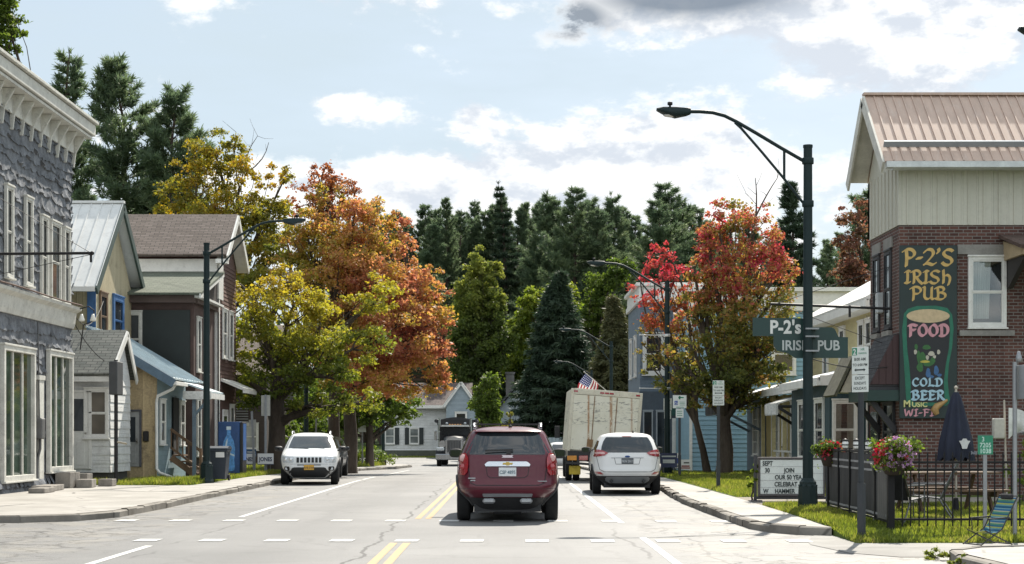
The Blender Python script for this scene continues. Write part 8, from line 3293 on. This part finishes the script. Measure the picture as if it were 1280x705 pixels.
for x in (-1.05, -.16, 0, .16, 1.05):
    m.bbox(x - .07, x + .07, -.045, -.029, 2.94, 3.0, .006)
m.build('marker_light', M_REDL, t)
m = MB(); m.M = T_
m.box(-1.16, 1.16, 0, .12, .68, .955)
m.box(-.5, .5, .12, 4.5, .62, .95)
m.box(-1.2, 1.2, -.04, .04, .50, .58)
for x in (-.8, .8):
    m.bar((x, 0, .5), (x, .05, .95), .08, .06)
m.build('chassis', M_BLKP, t)
m = MB()
m.bbox(-1.12, -.80, -.06, -.03, .70, .86, .01)
m.build('amber_plate', pm('amber reflector', (.60, .25, .03), .3), t)
m = MB()
m.bbox(-.72, -.42, -.06, -.03, .70, .86, .01)
m.build('tail_light', M_REDL, t)
m = MB()
m.bbox(.52, .82, -.06, -.03, .72, .86, .01)
m.build('tail_light', M_REDL, t)
m = MB()
m.bbox(-1.05, -.66, .10, .13, .22, .52, .01)
m.build('mud_flap', pm('yellow mud flap', (.46, .34, .03), .6, 0, .3, 6), t)
for sx in (-1, 1):
    for off in (.80, 1.06):
        m = MB()
        m.lathe([(.24, -.11), (.39, -.11), (.42, -.07), (.42, .07), (.39, .11), (.24, .11), (.2, .03), (.05, .03)], 0, 0, 24)
        m.v = [(sx * off * .98 + z_, .9 + x_, .42 + y_) for x_, y_, z_ in m.v]
        m.build('wheel', M_TYRE, t)
for sx in (-1, 1):
    m = MB()
    m.lathe([(.24, -.11), (.39, -.11), (.42, -.07), (.42, .07), (.39, .11), (.24, .11), (.2, .03), (.05, .03)], 0, 0, 24)
    m.v = [(sx * .95 + z_, 5.6 + x_, .42 + y_) for x_, y_, z_ in m.v]
    m.build('wheel', M_TYRE, t)
m = MB()
m.prism([(4.8, .6), (6.6, .6), (6.7, .9), (6.6, 1.35), (5.9, 1.45), (5.55, 2.3), (4.8, 2.35)], -1.0, 1.0, 'x')
m.build('cab', pm('cream cab paint', (.56, .54, .46), .4, 0, .1), t)
for sx in (-1, 1):
    m = MB()
    m.bbox(sx * 1.28 - .1, sx * 1.28 + .1, 5.5, 5.56, 1.45, 1.9, .02)
    m.bar((sx * 1.0, 5.5, 1.6), (sx * 1.25, 5.53, 1.65), .03)
    m.build('wing_mirror', M_BLKP, t)

# ------------------------------------------------------------------ oncoming dump truck
t = thing('dump_truck', 'black and chrome dump truck coming up the road with a tarped bed', 'truck', (wx(567.5, 105), 105, gz(105)), 0)
M_TCHR = pm('dull truck chrome', (.36, .365, .37), .22, 1.0, .06)
M_BLKT = car_paint('black truck paint', (.010, .010, .012), 0, .45, 0)
m = MB()
m.prism([(-1.0, 1.2), (1.0, 1.2), (1.0, 2.3), (.92, 2.62), (-.92, 2.62), (-1.0, 2.3)], 2.2, 4.2, 'y')
m.build('cab', M_BLKT, t)
m = MB()
m.prism([(-.88, 2.06), (.88, 2.06), (.82, 2.52), (-.82, 2.52)], 2.17, 2.199, 'y')
m.build('windscreen', glass_mat('dark truck glass', (.006, .008, .010), .25, .3), t)
m = MB()
m.prism([(-.95, 2.62), (.95, 2.62), (.90, 2.74), (-.90, 2.74)], 1.95, 2.6, 'y')
m.build('sun_visor', pm('pale visor', (.55, .55, .54), .35, .3), t)
m = MB()
for x in (-.36, -.18, 0, .18, .36):
    m.bbox(x - .05, x + .05, 2.3, 2.4, 2.70, 2.80, .01)
m.build('roof_light', pm('amber lens', (.6, .28, .08), .3), t)
m = MB()
P = []
for (y_, hw, zt) in ((.15, .52, 1.86), (.3, .56, 1.93), (1.2, .66, 2.0), (2.2, .78, 2.08)):
    P.append([(-hw, y_, .9), (-hw, y_, zt - .22), (-hw * .8, y_, zt - .05), (0, y_, zt), (hw * .8, y_, zt - .05), (hw, y_, zt - .22), (hw, y_, .9)])
m.grid(P, True, True)
m.add(P[0], [tuple(range(7))])
m.build('bonnet', M_BLKT, t)
m = MB()
m.prism([(-.56, .82), (.56, .82), (.56, 1.70), (.45, 1.86), (0, 1.95), (-.45, 1.86), (-.56, 1.70)], .02, .149, 'y')
gs_ = m.build('grille_surround', M_TCHR, t)
m = MB()
m.box(-.46, .46, -.005, .019, .92, 1.72)
m.build('grille', pm('dull steel mesh', (.05, .052, .055), .5, .3, .2, 30), gs_)
m = MB()
for k in range(9):
    m.box(-.44 + .105 * k, -.425 + .105 * k, -.02, -.006, .94, 1.70)
m.build('grille_bar', M_TCHR, gs_)
m = MB()
m.bbox(-1.2, 1.2, -.25, -.05, .42, .82, .04)
m.build('bumper', M_TCHR, t)
for sx in (-1, 1):
    m = MB()
    P = []
    for a_ in np.linspace(.1, 2.4, 10):
        P.append([(sx * .62, .75 - .72 * math.cos(a_), .52 + .70 * math.sin(a_)), (sx * 1.2, .75 - .72 * math.cos(a_), .50 + .66 * math.sin(a_)), (sx * 1.22, .75 - .70 * math.cos(a_), .44 + .62 * math.sin(a_))])
    m.grid(P, True, sx < 0)
    m.grid([[(x, y + .02, z - .03) for x, y, z in r] for r in P], True, sx > 0)
    m.build('fender', M_BLKT, t)
    m = MB()
    m.bbox(sx * .90 - .26, sx * .90 + .26, -.06, .15, 1.02, 1.26, .06)
    m.build('headlight', M_CLRL, t)
    m = MB()
    m.tube([(sx * .80, .6, 1.46), (sx * .80, 1.6, 1.46)], .24, 16)
    m.build('air_cleaner', M_TCHR, t)
    m = MB()
    m.tube([(sx * 1.05, 2.5, 1.2), (sx * 1.05, 2.5, 3.2)], .08, 10)
    m.build('exhaust_stack', M_TCHR, t)
    m = MB()
    m.bbox(sx * 1.3 - .09, sx * 1.3 + .09, 2.0, 2.08, 1.7, 2.35, .02)
    m.bar((sx * 1.0, 2.2, 2.3), (sx * 1.3, 2.04, 2.3), .03)
    m.bar((sx * 1.0, 2.2, 1.75), (sx * 1.3, 2.04, 1.75), .03)
    m.build('wing_mirror', M_TCHR, t)
    for wy, off, wd in ((.75, 1.0, .15), (5.6, .92, .28), (6.9, .92, .28)):
        m = MB()
        m.lathe([(.26, -wd), (.46, -wd), (.50, -wd * .7), (.50, wd * .7), (.46, wd), (.26, wd), (.2, wd * .3), (.05, wd * .3)], 0, 0, 22)
        m.v = [(sx * off + z_, wy + x_, .50 + y_) for x_, y_, z_ in m.v]
        m.build('wheel', M_TYRE, t)
m = MB()
m.prism([(-1.22, 1.25), (1.22, 1.25), (1.25, 2.9), (1.25, 3.05), (-1.25, 3.05), (-1.25, 2.9)], 4.4, 8.8, 'y')
m.box(-1.28, 1.28, 4.1, 4.4, 2.75, 3.1)
m.box(-.45, .45, .5, 8.6, .7, 1.2)
m.build('dump_bed', pm('black dump bed', (.018, .018, .02), .5, 0, .2, 2), t)
m = MB()
P = [[(-1.27 + 2.54 * k / 12, y_, 3.06 + .22 * math.sin(math.pi * k / 12)) for k in range(13)] for y_ in (4.08, 6.0, 8.8)]
m.grid(P)
m.add(P[0], [tuple(range(12, -1, -1))])
m.tube([(-1.36, 4.1, 3.02), (-1.36, 8.8, 3.02)], .12, 10)
m.tube([(1.36, 4.1, 3.02), (1.36, 8.8, 3.02)], .12, 10)
m.build('tarp', pm('dark tarp', (.03, .03, .033), .7, 0, .25, 3), t)
m = MB()
for x in (-.62, .62):
    m.ball((x, 4.05, 2.86), (.10, .06, .08), 10, 6)
m.build('work_light', M_CLRL, t)
